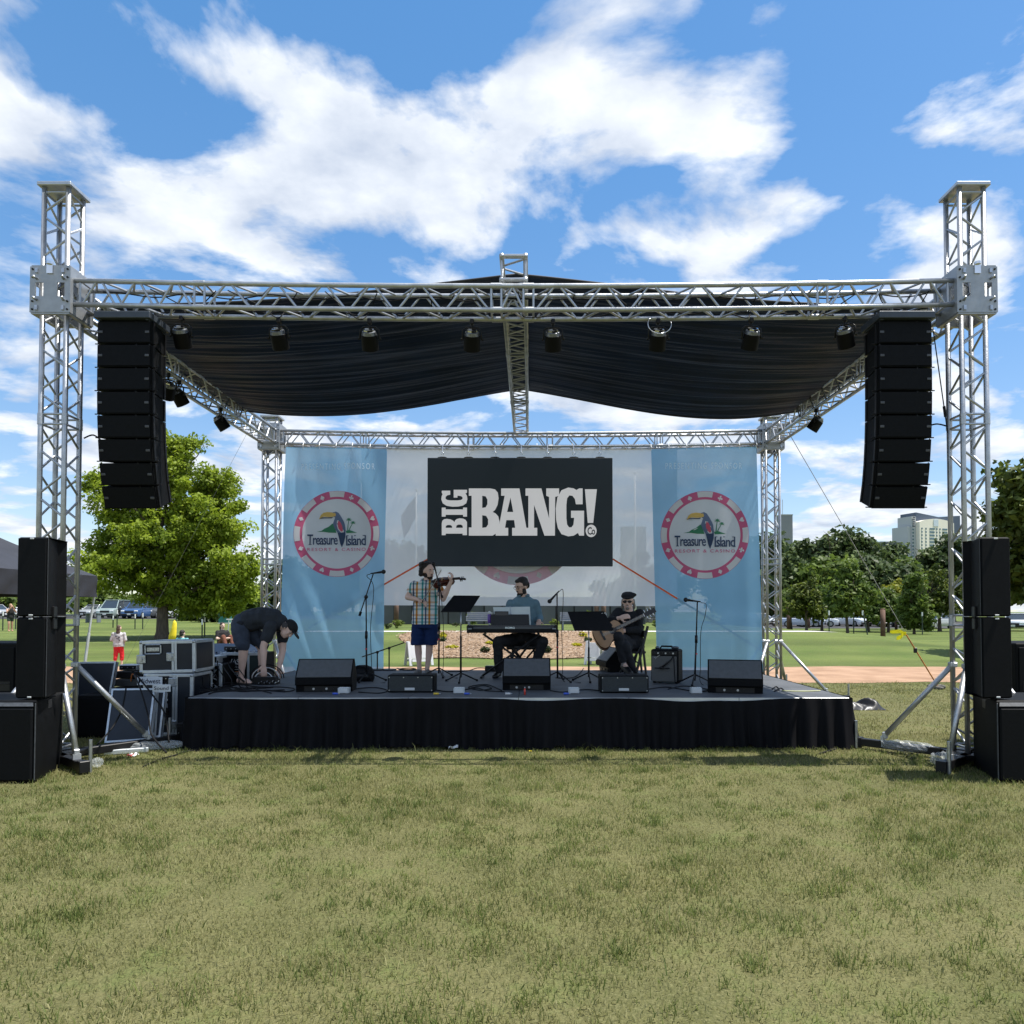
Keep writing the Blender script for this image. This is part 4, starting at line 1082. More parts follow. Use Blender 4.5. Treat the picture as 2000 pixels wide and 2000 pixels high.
for lab, pb, p0, p1, tp in (('low boom stand lying near the left banner foot', (737, 1309), (707, 1283), (750, 1269), (737, 1274)), ('second low boom stand with raised arm beside the left banner', (760, 1309), (740, 1272), (790, 1255), (760, 1266))):
    a = deck(*pb); o = thing('mic_stand', lab, 'mic stand', a, 'microphone stands on the deck'); D = a.y
    part('pole', MB().tube(a, P(*tp, D), .011), BLKM, o, world=True); part('boom', MB().tube(P(*p0, D), P(*p1, D), .009), BLKM, o, world=True); part('boom_clamp', MB().ell(P(*tp, D), .025), BLKP, o, world=True, sm=True)
    part('base', MB().tube(a, a + V((0, 0, .02)), .12, n=16), BLKM, o, world=True)
def music_stand(label, base, quad, px):
    a = deck(*base); D = a.y; o = thing('music_stand', label, 'music stand', a, 'black music stands')
    tripod(o, a, .24, .12, 30)
    qs = [P(x, y, D) for x, y in quad]; qs[2].y -= .12; qs[3].y -= .12; qs[0].y += .08; qs[1].y += .08
    c = sum(qs, V()) / 4; c.x = a.x
    low = V((a.x, D - .01, (qs[2].z + qs[3].z) / 2 + .05))
    part('pole', MB().tube(a + V((0, 0, .06)), a.lerp(low, .62), .0135, n=10), BLKM, o, world=True, sm=True)
    part('upper_pole', MB().tube(a.lerp(low, .62), low, .009, n=10), STEEL, o, world=True, sm=True)
    n = (qs[1] - qs[0]).cross(qs[3] - qs[0]).normalized() * .004
    dk = part('desk', MB().add([q + n for q in qs] + [q - n for q in qs], [(0, 1, 2, 3), (7, 6, 5, 4), (0, 4, 5, 1), (1, 5, 6, 2), (2, 6, 7, 3), (3, 7, 4, 0)]), BLKM, o, world=True)
    lip = V((0, .06, 0)); part('lip', MB().add([qs[3], qs[2], qs[2] + lip, qs[3] + lip, qs[3] - V((0, 0, .006)), qs[2] - V((0, 0, .006)), qs[2] + lip - V((0, 0, .006)), qs[3] + lip - V((0, 0, .006))], [(0, 1, 2, 3), (7, 6, 5, 4), (0, 4, 5, 1), (1, 5, 6, 2), (2, 6, 7, 3), (3, 7, 4, 0)]), BLKM, dk, world=True)
    part('tilt_knob', MB().ell(low + V((0, -.035, .01)), .016), CHROME, dk, world=True, sm=True)
    return o, qs
music_stand('black music stand between the violinist and the keyboard', (900, 1332), ((885, 1163), (937, 1163.5), (919, 1195), (863, 1195)), 900)
ms2, qs2 = music_stand('black music stand in front of the guitarist', (1150, 1331), ((1109, 1195), (1181, 1194), (1197, 1231), (1121, 1231)), 1150)
cp = P(1179, 1199, qs2[1].y - .02)
for dx, dz, rx, rz in ((-.02, 0, .016, .007), (-.01, -.015, .012, .006), (.02, 0, .012, .017), (.03, -.012, .008, .012)):
    part('white_clip', MB().path([cp + V((dx + rx * math.cos(t), -.005, dz + rz * math.sin(t))) for t in [R(36 * k) for k in range(10)]], .004, n=5, closed=True), WHT, ms2, world=True)

# ------------------------------------------------------------------ keyboard on its X stand
YK = 10.62
kb = thing('stage_keyboard', 'black stage keyboard on an X stand before the bearded player', 'keyboard', deck(1000, 1322))
a, b = P(911, 1219, YK), P(1089, 1237, YK); kx, kz = (a.x + b.x) / 2, (a.z + b.z) / 2; KW, KH = b.x - a.x, .115
prof = [(0, -.055), (.02, -.06), (.32, -.06), (.34, -.03), (.34, .015), (.16, .02), (.06, .055), (.0, .05), (-.012, .0)]
def kring(x): return [V((x, YK + p, kz + q)) for p, q in prof]
part('body', MB().loft([kring(kx - KW / 2 + .05), kring(kx + KW / 2 - .05)]), mat('keyboard_black', (.012, .012, .014), .3), kb, world=True)
for sx in (-1, 1):
    part('end_cheek', MB().bbox((kx + sx * (KW / 2 - .027), YK + .16, kz - .005), (.05, .345, .118), .014), BLKP, kb, world=True)
    part('corner_trim', MB().bbox((kx + sx * (KW / 2 - .05), YK - .017, kz + .0), (.055, .012, .022), .004), mat('grey_trim', (.28, .3, .32), .4), kb, world=True)
part('back_stripe', MB().bbox((kx, YK - .014, kz + .012), (KW - .2, .006, .034), .002), mat('stripe_slate', (.05, .06, .075), .35), kb, world=True)
nk = 44
for i in range(nk):
    w = (KW - .14) / nk; part('key', MB().bbox((kx - KW / 2 + .07 + w * (i + .5), YK + .25, kz + .02), (w - .002, .14, .016), .002), WHT if i % 7 not in () else WHT, kb, world=True)
for i in range(nk - 1):
    if i % 7 in (2, 6): continue
    w = (KW - .14) / nk; part('key', MB().bbox((kx - KW / 2 + .07 + w * (i + 1), YK + .215, kz + .033), (w * .5, .09, .016), .002), BLKP, kb, world=True)
lt = part('lettering', put(fit(text2d('KORG', .03), P(988, 0, YK).x, P(1006, 0, YK).x, kz + .0, kz + .028), lambda a, b: V((a, YK - .0185, b))), mat('key_logo', (.6, .68, .7), .4, emit=(.05, .06, .06)), kb, world=True)
sd = deck(1000, 1322)
for i, (x0, y0, x1, y1, dy) in enumerate(((946, 1240, 1062, 1324, .06), (1052, 1240, 941, 1324, .03), (997, 1258, 1020, 1290, .26), (1046, 1242, 1010, 1290, .24))):
    A, B = P(x0, y0, YK + dy), P(x1, y1, YK + dy)
    if i < 2: B = V((B.x, B.y, DZ + .025))
    part('stand_leg', MB().tube(A, B, .016, n=8), BLKM, kb, world=True, sm=True)
    if i < 2:
        part('stand_foot', MB().bbox((B.x, YK + .12, DZ + .018), (.035, .46, .032), .006), BLKM, kb, world=True)
        part('stand_arm', MB().bbox((A.x, YK + .14, A.z + .01), (.035, .40, .025), .006), BLKM, kb, world=True)
part('stand_pivot', MB().tube(P(1000, 1282, YK + .02), P(1000, 1282, YK + .12), .03, n=12), BLKP, kb, world=True, sm=True)
# music binder and its rest, bottle
bd = thing('music_binder', 'open white music binder propped on the keyboard rest', 'binder', P(1000, 1219, YK + .12))
q = [P(963, 1186, YK + .16), P(1035, 1185, YK + .16), P(1037, 1222, YK + .10), P(968, 1222, YK + .10)]
def slab(q, th): 
    n = (q[1] - q[0]).cross(q[3] - q[0]).normalized() * th / 2
    return MB().add([p + n for p in q] + [p - n for p in q], [(0, 1, 2, 3), (7, 6, 5, 4), (0, 4, 5, 1), (1, 5, 6, 2), (2, 6, 7, 3), (3, 7, 4, 0)])
PAPER = mat('binder_white', (.62, .68, .68), .6, 0, .06, 5)
m0, m1 = q[0].lerp(q[1], .46), q[3].lerp(q[2], .46)
part('cover', slab([q[0], m0, m1, q[3]], .006), PAPER, bd, world=True); part('cover', slab([m0 + V((.004, 0, 0)), q[1], q[2], m1 + V((.004, 0, 0))], .006), PAPER, bd, world=True)
part('ring_spine', MB().tube(m0 + V((0, -.006, .01)), m1 + V((0, -.006, 0)), .006), STEEL, bd, world=True)
mr = thing('music_rest', 'black music rest standing up from the keyboard', 'music rest', P(996, 1222, YK + .07))
q = [P(958.5, 1200, YK + .09), P(1033, 1200, YK + .09), P(1034, 1224, YK + .05), P(959, 1224, YK + .05)]
part('plate', slab(q, .006), BLKP, mr, world=True)
tb_ = thing('tablet', 'small dark tablet leaning on the music binder', 'tablet', P(980, 1198, YK + .085))
part('case', slab([P(966, 1194, YK + .095), P(993, 1194, YK + .095), P(993, 1203, YK + .085), P(966, 1203, YK + .085)], .01), BLKP, tb_, world=True)
part('screen', slab([P(967, 1195, YK + .088), P(992, 1195, YK + .088), P(992, 1202, YK + .078), P(967, 1202, YK + .078)], .004), mat('tablet_screen', (.02, .018, .012), .2), tb_, world=True)
bt = P(956, 1217, YK + .14); bo = thing('water_bottle', 'purple and white bottle standing on the left of the keyboard', 'bottle', bt)
part('bottle_body', MB().loft([ering(bt + V((0, 0, z)), r, r, 12) for z, r in ((0, .026), (.05, .03), (.09, .026), (.115, .03), (.13, .022))]), mat('purple_plastic', (.16, .08, .42), .3), bo, world=True, sm=True)
part('cap', MB().loft([ering(bt + V((0, 0, z)), r, r, 12) for z, r in ((.13, .024), (.155, .022), (.175, .008))]), WHT, bo, world=True, sm=True)
# pedal in front of the stand
a = deck(962, 1318); o = thing('power_box', 'flat black keyboard power box on the deck left of the stand', 'power supply', P(962, 1302, 11.4))
z0 = DZ; c = deck(962, 1311)
part('case', MB().bbox(c + V((0, 0, .045)), (.24, .12, .085), .01), BLKP, o, world=True); part('marking', MB().box(c + V((.03, -.062, .05)), (.11, .004, .012)), GREYW, o, world=True)
part('lead', MB().path(bez([c + V((-.12, 0, .05)), c + V((-.25, 0, .05)), c + V((-.4, -.05, .01)), c + V((-.7, -.15, .008))]), .007), RUB, o, world=True, sm=True)

# ------------------------------------------------------------------ guitar amplifier
a = deck(1298, 1335); o = thing('guitar_amplifier', 'black combo guitar amplifier with grey grille cloth left of the mic stand', 'amplifier', a)
AW, AH, AD = .37, .43, .26
part('cabinet', MB().bbox((0, AD / 2, AH / 2 + .02), (AW, AD, AH), .018), BLK, o)
part('grille_cloth', MB().bbox((-.005, -.004, AH * .45), (AW - .035, .014, AH * .78), .006), mat('silver_grille_cloth', (.105, .105, .10), .8, 0, .12, 90, .4, 260), o)
part('control_panel', MB().bbox((0, -.004, AH - .03), (AW - .04, .012, .055), .004), BLKM, o)
for i in range(6): part('knob', MB().tube((-.13 + i * .05, -.008, AH - .03), (-.13 + i * .05, -.026, AH - .03), .011, n=8), STEEL if i % 2 else BLKP, o)
part('script_badge', MB().path([(-.135, -.014, .335), (-.115, -.014, .35), (-.12, -.014, .32), (-.10, -.014, .345), (-.06, -.014, .375)], .005, n=5), STEEL, o)
part('handle', MB().path([(-.09, .13, AH + .02), (-.07, .13, AH + .055), (.07, .13, AH + .055), (.09, .13, AH + .02)], .012, n=6), RUB, o)
for sx in (-.15, .15): part('foot', MB().tube((sx, .06, 0), (sx, .06, .022), .02, n=8), RUB, o)
o.rotation_euler = (0, 0, R(-24))
aw = a
def on_amp(x, y, z): return a + Matrix.Rotation(R(-24), 3, 'Z') @ V((x, y, z))
m = thing('clip_microphone', 'short microphone hanging before the amplifier grille', 'microphone', on_amp(0, -.03, .25))
part('mic_body', MB().tube(on_amp(.10, -.035, .32), on_amp(-.02, -.05, .22), .009, .014), BLKP, m, world=True, sm=True); part('mic_head', MB().ell(on_amp(-.03, -.052, .21), (.03, .02, .02)), BLKM, m, world=True, sm=True)
part('arm', MB().tube(on_amp(-.12, -.045, .205), on_amp(.08, -.045, .205), .008), BLKM, m, world=True); part('lead', MB().path(bez([on_amp(.10, -.035, .32), on_amp(.13, -.04, .36), on_amp(.14, -.04, .2), on_amp(.15, -.04, .02)]), .006), RUB, m, world=True, sm=True)
for lab, x, sz_ in (('pair of dark sunglasses cases lying on top of the amplifier', .12, (.11, .06, .04)), ('small black gadget on the left of the amplifier top', -.12, (.06, .05, .035)), ):
    c = on_amp(x, .10, AH + .038 + sz_[2] / 2 - .018); ob = thing('small_case', lab, 'case', c); part('shell', MB().ell((0, 0, 0), [k * .5 for k in sz_]), BLKP, ob, sm=True); part('seam', MB().path([(sz_[0] * .5 * math.cos(t), sz_[1] * .5 * math.sin(t), 0) for t in [R(30 * k) for k in range(12)]], .003, n=4, closed=True), STEEL, ob)

# backpack
a = deck(705, 1331); bp_ = thing('backpack', 'black backpack slumped on the deck behind the left wedge monitor', 'backpack', a)
mb = MB().loft([ering(a + V((0, .1, z)), rx, ry, 14, pw=2.6) for z, rx, ry in ((.0, .15, .1), (.04, .165, .12), (.13, .16, .115), (.19, .12, .09), (.215, .05, .04))])
part('bag', mb, RUB, bp_, world=True, sm=True); part('pocket', MB().loft([ering(a + V((.02, .0, z)), rx, ry, 12, pw=2.6) for z, rx, ry in ((.01, .09, .03), (.09, .085, .03), (.11, .06, .015))]), BLKP, bp_, world=True, sm=True)
part('strap', MB().path([a + V((-.1, .05, .17)), a + V((-.05, -.01, .21)), a + V((.04, -.02, .2)), a + V((.1, .03, .14))], .011), RUB, bp_, world=True, sm=True)

# ------------------------------------------------------------------ cables on the deck
rs = random.Random(21)
def floor_cable(label, pts, r=.0065, m=RUB, z=None):
    q = [deck(x, y) + V((0, 0, r + .001)) for x, y in pts]
    return solo('floor_cable', label, 'cable', MB().path(bez(q, 5), r, n=5), m, q[0], sm=True, group='cables lying on the deck')
floor_cable('black cable looping along the deck left of the left wedge', [(400, 1352), (440, 1345), (470, 1352), (520, 1349), (560, 1352), (575, 1346), (540, 1343), (500, 1346), (530, 1355)])
floor_cable('black cable between the left wedge and the violinist monitor', [(680, 1352), (700, 1346), (735, 1344), (757, 1350), (740, 1355), (700, 1353)])
floor_cable('black cable from the violinist monitor to the centre wedge', [(848, 1348), (880, 1352), (930, 1345), (950, 1350), (985, 1352)])
floor_cable('black cable tangled in front of the music stand foot', [(920, 1345), (945, 1340), (960, 1346), (935, 1349), (915, 1343), (950, 1338), (980, 1350)])
floor_cable('black cable along the deck right of the centre wedge', [(1075, 1350), (1100, 1353), (1140, 1348), (1172, 1350)])
floor_cable('black cable between guitarist monitor and right wedge', [(1268, 1347), (1300, 1343), (1330, 1347), (1360, 1352), (1390, 1349)])
floor_cable('second black cable trailing to the right wedge', [(1305, 1347), (1335, 1341), (1370, 1345), (1395, 1351)])
floor_cable('black cable coiled at the back edge behind the violinist', [(775, 1306.5), (790, 1309), (812, 1308), (800, 1306), (778, 1308), (800, 1310), (830, 1307)], .009)
floor_cable('black cable curling from the guitarist stand to the deck', [(1085, 1325), (1115, 1325), (1130, 1318), (1140, 1306)])
floor_cable('pale yellow cable on the bare right end of the deck', [(1527, 1350), (1550, 1351), (1580, 1351), (1602, 1350)], .006, mat('pale_yellow_cable', (.6, .62, .3), .5))
floor_cable('small black cable knot on the right end of the deck', [(1508, 1347), (1516, 1342), (1522, 1348), (1512, 1351), (1525, 1345), (1532, 1350)])
for i in range(6):
    y0 = 1334 + i * 3
    floor_cable(['thin', 'thick', 'kinked', 'straight', 'short', 'long'][i] + ' black cable in the bundle at the left end of the deck', [(385 + rs.uniform(0, 30), y0 + 8), (420 + rs.uniform(-10, 10), y0 + rs.uniform(-2, 6)), (460 + rs.uniform(-10, 10), y0 + rs.uniform(-2, 6)), (505 + rs.uniform(-15, 15), y0 + rs.uniform(0, 5)), (540 + rs.uniform(-20, 20), y0 + rs.uniform(-2, 4))], .006 + .0012 * (i % 3))
# ------------------------------------------------------------------ tent at the left
TENT = mat('black_tent_cloth', (.022, .023, .03), .6, 0, .2, 3, .15, 40, .4)
YN = 11.8
te = thing('pop_up_tent', 'black pop-up tent behind the left speaker stack', 'tent', (P(190, 1110, YN).x - 1.5, YN + 1.5, 0))
cx_ = P(190, 1110, YN + 3.0).x; W = 4.7; WD = 3.0
c0, c1, c2, c3 = V((cx_, YN, 2.22)), V((cx_, YN + WD, 2.22)), V((cx_ - W, YN + WD, 2.22)), V((cx_ - W, YN, 2.22)); pk = V((cx_ - W / 2, YN + WD / 2, 3.5))
for a, b in ((c3, c0), (c0, c1), (c1, c2), (c2, c3)):
    mb = MB(); n = 14
    for j in range(n + 1):
        t = j / n
        for i in range(n + 1):
            s = i / n; e = a.lerp(b, s); q = e.lerp(pk, t); q.z -= .10 * math.sin(math.pi * t) * (1 - .5 * abs(2 * s - 1)); mb.v.append(q)
    for j in range(n):
        for i in range(n): k0 = j * (n + 1) + i; mb.f.append((k0, k0 + 1, k0 + n + 2, k0 + n + 1)); mb.m.append(0)
    part('roof_panel', mb, TENT, te, world=True, sm=True)
    mb = MB(); nrm = (b - a).cross(V((0, 0, 1))).normalized(); n = 40
    for j in range(5):
        for i in range(n + 1):
            q = a.lerp(b, i / n) + V((0, 0, -.42 * j / 4)) + nrm * (.012 * math.sin(i * .8 + j * 1.7) * (1 if 0 < j else 0)); mb.v.append(q)
    for j in range(4):
        for i in range(n): k0 = j * (n + 1) + i; mb.f.append((k0, k0 + 1, k0 + n + 2, k0 + n + 1)); mb.m.append(0)
    part('valance', mb, TENT, te, world=True, sm=True)
TLEG = mat('white_tent_pole', (.55, .58, .6), .4, .2)
for c in (c0, c1, c2, c3):
    foot = V((c.x - .04, c.y + .02, 0))
    if c is c1: foot = V((c.x - .22, c.y - .1, 0))
    top = V((c.x - .03, c.y + .03, 2.15))
    part('leg', MB().tube(top, top.lerp(foot, .55), .021, n=6).tube(top.lerp(foot, .5), foot, .028, n=6), TLEG, te, world=True)

# ------------------------------------------------------------------ road cases beside the stage
LAM = mat('dark_case_laminate', (.009, .013, .021), .42, 0, .15, 10, .05, 90)
CASEA = mat('case_aluminium', (.60, .64, .67), .38, .6, .1, 14)
LATCH = mat('case_latch', (.42, .45, .48), .3, .8, .3, 50)
def road_case(label, c, size, rz=0, tilt=(0, 0), handle=None, latches=(), label_strip=True, lidx=None, open_front=False, e=.032, cat='road case', col=LAM):
    o = thing('road_case', label, cat, c, 'road cases beside the stage'); W, D, H = size
    part('body', MB().box((0, D / 2, H / 2), (W - .01, D - .01, H - .01)), col, o)
    for sx in (-1, 1):
        for sy in (0, 1):
            part('edge_extrusion', MB().bbox((sx * (W / 2 - e / 2), sy * (D - e) + e / 2, H / 2), (e + .006, e + .006, H - e), .004), CASEA, o)
    for sz_ in (0, 1):
        for sy in (0, 1): part('edge_extrusion', MB().bbox((0, sy * (D - e) + e / 2, sz_ * (H - e) + e / 2), (W - e, e + .006, e + .006), .004), CASEA, o)
        for sx in (-1, 1): part('edge_extrusion', MB().bbox((sx * (W / 2 - e / 2), D / 2, sz_ * (H - e) + e / 2), (e + .006, D - e * 2, e + .006), .004), CASEA, o)
    for sx in (-1, 1):
        for sz_ in (0, 1): part('corner_cap', MB().ell((sx * (W / 2 - e / 2), e / 2 - .004, sz_ * (H - e) + e / 2), e * .78, n=10, k=6), LATCH, o, sm=True)
    if lidx is not None:
        for dx in (-.017, .017): part('lid_joint', MB().bbox((lidx + dx, -.003, H / 2), (.028, .014, H - .01), .004), CASEA, o)
    if handle:
        hx, hz = handle
        part('handle', MB().path([(hx + a * .095, -.008, hz + b * .055) for a, b in ((-1, -.8), (-1, .8), (-.9, 1), (.9, 1), (1, .8), (1, -.8), (.9, -1), (-.9, -1))], .009, n=6, closed=True).box((hx, .0, hz), (.15, .012, .045)), LATCH, o)
    for (lx, lz) in latches:
        la = part('latch', MB().bbox((lx, -.008, lz), (.11, .018, .105), .012), LATCH, o)
        part('latch_wing', MB().tube((lx, -.016, lz), (lx, -.026, lz), .026, n=10).box((lx, -.028, lz), (.05, .008, .016)), STEEL, la)
    o.rotation_euler = (R(tilt[0]), R(tilt[1]), R(rz)); return o
def at(x, y, Y): q = P(x, y, Y); return q
# upper case on top of the rack
YC = 9.0; k = scale_at(YC)
c = P(327, 1314, YC); road_case('dark road case with big handle, set on top of the tall rack case', c, (108 / k, .55, 62 / k), 0, (0, -1.2), (-.17, .285), ((-.315, .17), (.045, .19)), lidx=.085)
# tall rack underneath
YC2 = 8.95; k = scale_at(YC2); c = P(327, 1443, YC2); c.z = 0.02
rk = road_case('tall black rack case with latches standing by the left end of the stage', c, (96 / k, .55, P(300, 1315, YC2).z - .03), 0, (0, 0), None, ((.06, .64), (.06, .13)), lidx=.085)
for i in range(9):
    part('rack_unit', MB().bbox((-.05, -.004, .14 + i * .068), (.13, .012, .06), .004), BLKM, rk); part('rack_screw', MB().tube((-.02, -.01, .14 + i * .068), (-.02, -.016, .14 + i * .068), .008, n=6), CHROME, rk)
part('rack_unit', MB().bbox((-.05, -.012, .36), (.11, .008, .05), .003), mat('meter_grey', (.2, .21, .23), .3), rk)
part('rack_unit', MB().bbox((-.05, -.012, .43), (.11, .008, .02), .003), GREYW, rk)
# leaning lids
def lid(label, quad, Yt, Yb, th=.05, frame=.022, fm=CASEA):
    q = [P(x, y, Yt if i < 2 else Yb) for i, (x, y) in enumerate(quad)]
    o = thing('case_lid', label, 'case lid', (q[2] + q[3]) / 2, 'road case lids leaning beside the stage')
    n = (q[1] - q[0]).cross(q[3] - q[0]).normalized()
    if n.y > 0: n = -n
    part('panel', slab(q, .014), LAM, o, world=True)
    for i in range(4):
        a, b = q[i], q[(i + 1) % 4]; cn = sum(q, V()) / 4; inn = (cn - (a + b) / 2).normalized() * frame
        a2, b2 = a + (b - a).normalized() * .002, b - (b - a).normalized() * .002
        base = [a2, b2, b2 + inn, a2 + inn]
        part('frame_bar', MB().add([p + n * .014 for p in base] + [p - n * th for p in base], [(0, 1, 2, 3), (7, 6, 5, 4), (0, 4, 5, 1), (1, 5, 6, 2), (2, 6, 7, 3), (3, 7, 4, 0)]), fm, o, world=True)
    return o
lid('dark case lid with silver frame standing just right of the left tower', ((153, 1293), (228, 1292), (216, 1360), (150, 1362)), 9.3, 9.2)
lid('large dark case lid leaning in front of the tall rack case', ((219, 1346), (304, 1345), (292, 1446), (205, 1452)), 8.55, 8.2, .06)
lid('narrow silver-edged lid leaning between the big lid and the tall rack', ((307, 1350), (324, 1350), (314, 1440), (301, 1442)), 8.62, 8.35, .05)
sbx = P(183, 1436, 8.9); bb_ = thing('subwoofer', 'black speaker box on the grass between the left tower and the leaning lid', 'subwoofer', (sbx.x, 8.9, 0))
hz = P(180, 1358, 8.9).z
part('cabinet', MB().bbox((sbx.x, 9.2, hz / 2), (.42, .6, hz), .01), BLK, bb_, world=True); part('grille', MB().bbox((sbx.x, 8.894, hz / 2), (.38, .014, hz - .06), .004), GRL, bb_, world=True)
# signs taped on the cases
for nm, lab, x0, x1, y0, y1, Yq, tx in (('name_sign', 'white card reading Midwest on the tall rack case', 268, 317, 1322, 1338, 8.92, 'Midwest'), ('name_sign', 'white card reading Sound on the leaning case lids', 298, 333, 1337, 1351, 8.50, 'Sound')):
    a, b = P(x0, y0, Yq), P(x1, y1, Yq); o = thing(nm, lab, 'sign', ((a.x + b.x) / 2, Yq, b.z))
    part('card', MB().bbox(((a.x + b.x) / 2, Yq, (a.z + b.z) / 2), (b.x - a.x, .008, a.z - b.z), .002), mat('card_white', (.66, .70, .74), .6), o, world=True)
    part('lettering', put(fit(text2d(tx, .008), a.x + .02, b.x - .02, b.z + .02, a.z - .02), lambda p, q: V((p, Yq - .0065, q))), mat('card_ink', (.02, .025, .05), .7), o, world=True)
# loose electronics left of the rack
a = P(248, 1345, 9.5)
el = thing('amplifier_rack', 'low rack of amplifiers and wiring left of the stacked cases', 'amplifier rack', (a.x, 9.5, 0))
for i in range(5): part('rack_unit', MB().bbox((a.x - .02, 9.7, .30 + i * .10), (.30, .4, .088), .006), [BLKM, mat('unit_grey', (.08, .085, .09), .4, .4)][i % 2], el, world=True)
part('stand_box', MB().bbox((a.x - .02, 9.7, .125), (.34, .42, .25), .01), BLK, el, world=True)
rs = random.Random(31)
for i in range(4): 
    p = V((a.x + .06, 9.48, .62 + .04 * i)); part('patch_lead', MB().path(bez([p, p + V((.05, -.06, .10 - .03 * i)), p + V((.14, -.1, .02)), p + V((.18 + .03 * i, -.12, -.15)), p + V((.12, -.1, -.3 - .05 * i))]), .007), RUB if i else mat('orange_lead', (.7, .2, .05), .5), el, world=True, sm=True)
# black leads draped from the equipment to the ground
for lab, pts in (('black lead draped from the amplifier rack across the big lid to the grass', [(262, 1318, 8.6), (274, 1345, 8.2), (290, 1400, 8.05), (296, 1435, 7.95), (325, 1470, 7.7)]),
                 ('black lead hanging from the amplifier rack past the rack latches', [(268, 1320, 8.5), (300, 1360, 8.2), (322, 1395, 8.1), (330, 1450, 7.95)]),
                 ('black lead falling leftwards across the big leaning lid', [(246, 1345, 8.3), (238, 1385, 8.1), (220, 1420, 8.0), (190, 1455, 7.6)])):
    q = [P(*p) for p in pts]; q[-1].z = max(q[-1].z, .01); solo('power_lead', lab, 'cable', MB().path(bez(q), .009, n=6), RUB, q[-1], sm=True, group='leads draped over the road cases')
def glead(label, pts, r=.008, m=RUB):
    q = [G(x, y, .012) for x, y in pts]; return solo('ground_cable', label, 'cable', MB().path(bez(q), r, n=5), m, q[0], sm=True, group='cables lying on the grass')
glead('black cable on the grass below the leaning lids', [(280, 1497), (310, 1484), (345, 1474), (370, 1466), (400, 1460)])
glead('black cable along the foot of the stage skirt', [(345, 1470), (380, 1466), (450, 1465), (560, 1466), (640, 1462)])
glead('black cable knotted on the grass by the right tower', [(1770, 1478), (1782, 1472), (1790, 1479), (1778, 1482), (1796, 1470), (1810, 1462)])
glead('black cable from the stage corner to the right tower foot', [(1600, 1472), (1640, 1460), (1668, 1450)], .01)

# ------------------------------------------------------------------ mixing desk and racks at the left end of the deck
YM = 10.4
a, b = P(380, 1266, YM), P(432, 1292, YM)
mx = thing('mixing_desk', 'blue-grey mixing desk on a case behind the upper road case', 'mixing desk', ((a.x + b.x) / 2, YM, 0))
part('desk_case', MB().bbox(((a.x + b.x) / 2, YM + .3, b.z / 2), (b.x - a.x, .5, b.z), .01), LAM, mx, world=True)
q = [V((a.x - .02, YM + .55, a.z + .02)), V((b.x + .45, YM + .55, a.z + .02)), V((b.x + .40, YM, b.z + .04)), V((a.x, YM, b.z + .0))]
part('control_surface', slab(q, .05), mat('desk_blue', (.03, .055, .10), .35), mx, world=True)
part('front_rail', MB().tube(q[3] + V((0, -.02, 0)), q[2] + V((0, -.02, 0)), .022, n=8), CASEA, mx, world=True)
for i in range(12):
    t = (i + .5) / 12; p = q[3].lerp(q[2], t).lerp(q[0].lerp(q[1], t), .35); part('fader', MB().box(p + V((0, 0, .035)), (.012, .03, .02)), WHT if i % 3 else BLKP, mx, world=True)
# rack with equipment left of the text cabinet
YR = 9.7
a, b = P(386, 1298, YR), P(430, 1350, YR)
r2 = thing('equipment_rack', 'open equipment rack with pale knobs at the left end of the deck', 'equipment rack', ((a.x + b.x) / 2, YR, 0))
part('rack_body', MB().bbox(((a.x + b.x) / 2, YR + .25, a.z / 2), (b.x - a.x, .45, a.z), .01), BLK, r2, world=True)
for x in (a.x, b.x): part('edge_extrusion', MB().bbox((x, YR + .01, a.z / 2 + .01), (.035, .035, a.z), .004), CASEA, r2, world=True)
part('edge_extrusion', MB().bbox(((a.x + b.x) / 2, YR + .01, a.z), (b.x - a.x, .035, .035), .004), CASEA, r2, world=True)
for i in range(14): part('knob', MB().tube((a.x + .04 + rs.random() * (b.x - a.x - .08), YR + .02, b.z + .03 + rs.random() * (a.z - b.z - .06)), (a.x + .04 + rs.random() * .0 + (b.x - a.x - .08) * ((i * .37) % 1), YR - .004, b.z + .03 + (a.z - b.z - .06) * ((i * .61) % 1)), .009, n=6), LATCH, r2, world=True)
a, b = P(398, 1284, 10.0), P(434, 1332, 10.0)
r3 = thing('power_rack', 'black power rack with small vents beside the printed case', 'equipment rack', ((a.x + b.x) / 2, 10.0, 0))
part('rack_body', MB().bbox(((a.x + b.x) / 2, 10.2, a.z / 2), (b.x - a.x, .4, a.z), .01), BLK, r3, world=True)
for i in range(4): part('vent_panel', MB().bbox(((a.x + b.x) / 2 + .02, 9.996, a.z - .06 - i * .085), (.12, .01, .05), .003), mat('vent_grey', (.09, .095, .105), .4, .3), r3, world=True)
# printed black case behind the bending man
YP = 10.25
a, b = P(433, 1276, YP), P(478, 1336, YP); e_ = P(508, 1300, YP)
pc = thing('printed_case', 'black case with orange and white company lettering behind the bending man', 'road case', ((a.x + e_.x) / 2, YP, 0))
part('body', MB().bbox(((a.x + e_.x) / 2, YP + .3, a.z / 2), (e_.x - a.x, .55, a.z), .01), BLK, pc, world=True)
for i in (0, 1): part('edge_extrusion', MB().bbox((P(485, 1300, YP).x if i else a.x, YP + .012, a.z / 2), (.035, .04, a.z), .004), CASEA, pc, world=True)
part('edge_extrusion', MB().bbox(((a.x + e_.x) / 2, YP + .012, a.z - .01), (e_.x - a.x, .04, .04), .004), CASEA, pc, world=True)
part('side_panel', MB().bbox((P(496, 1300, YP).x, YP - .001, a.z / 2), (.12, .012, a.z - .06), .003), mat('dark_green_panel', (.012, .028, .026), .5), pc, world=True)
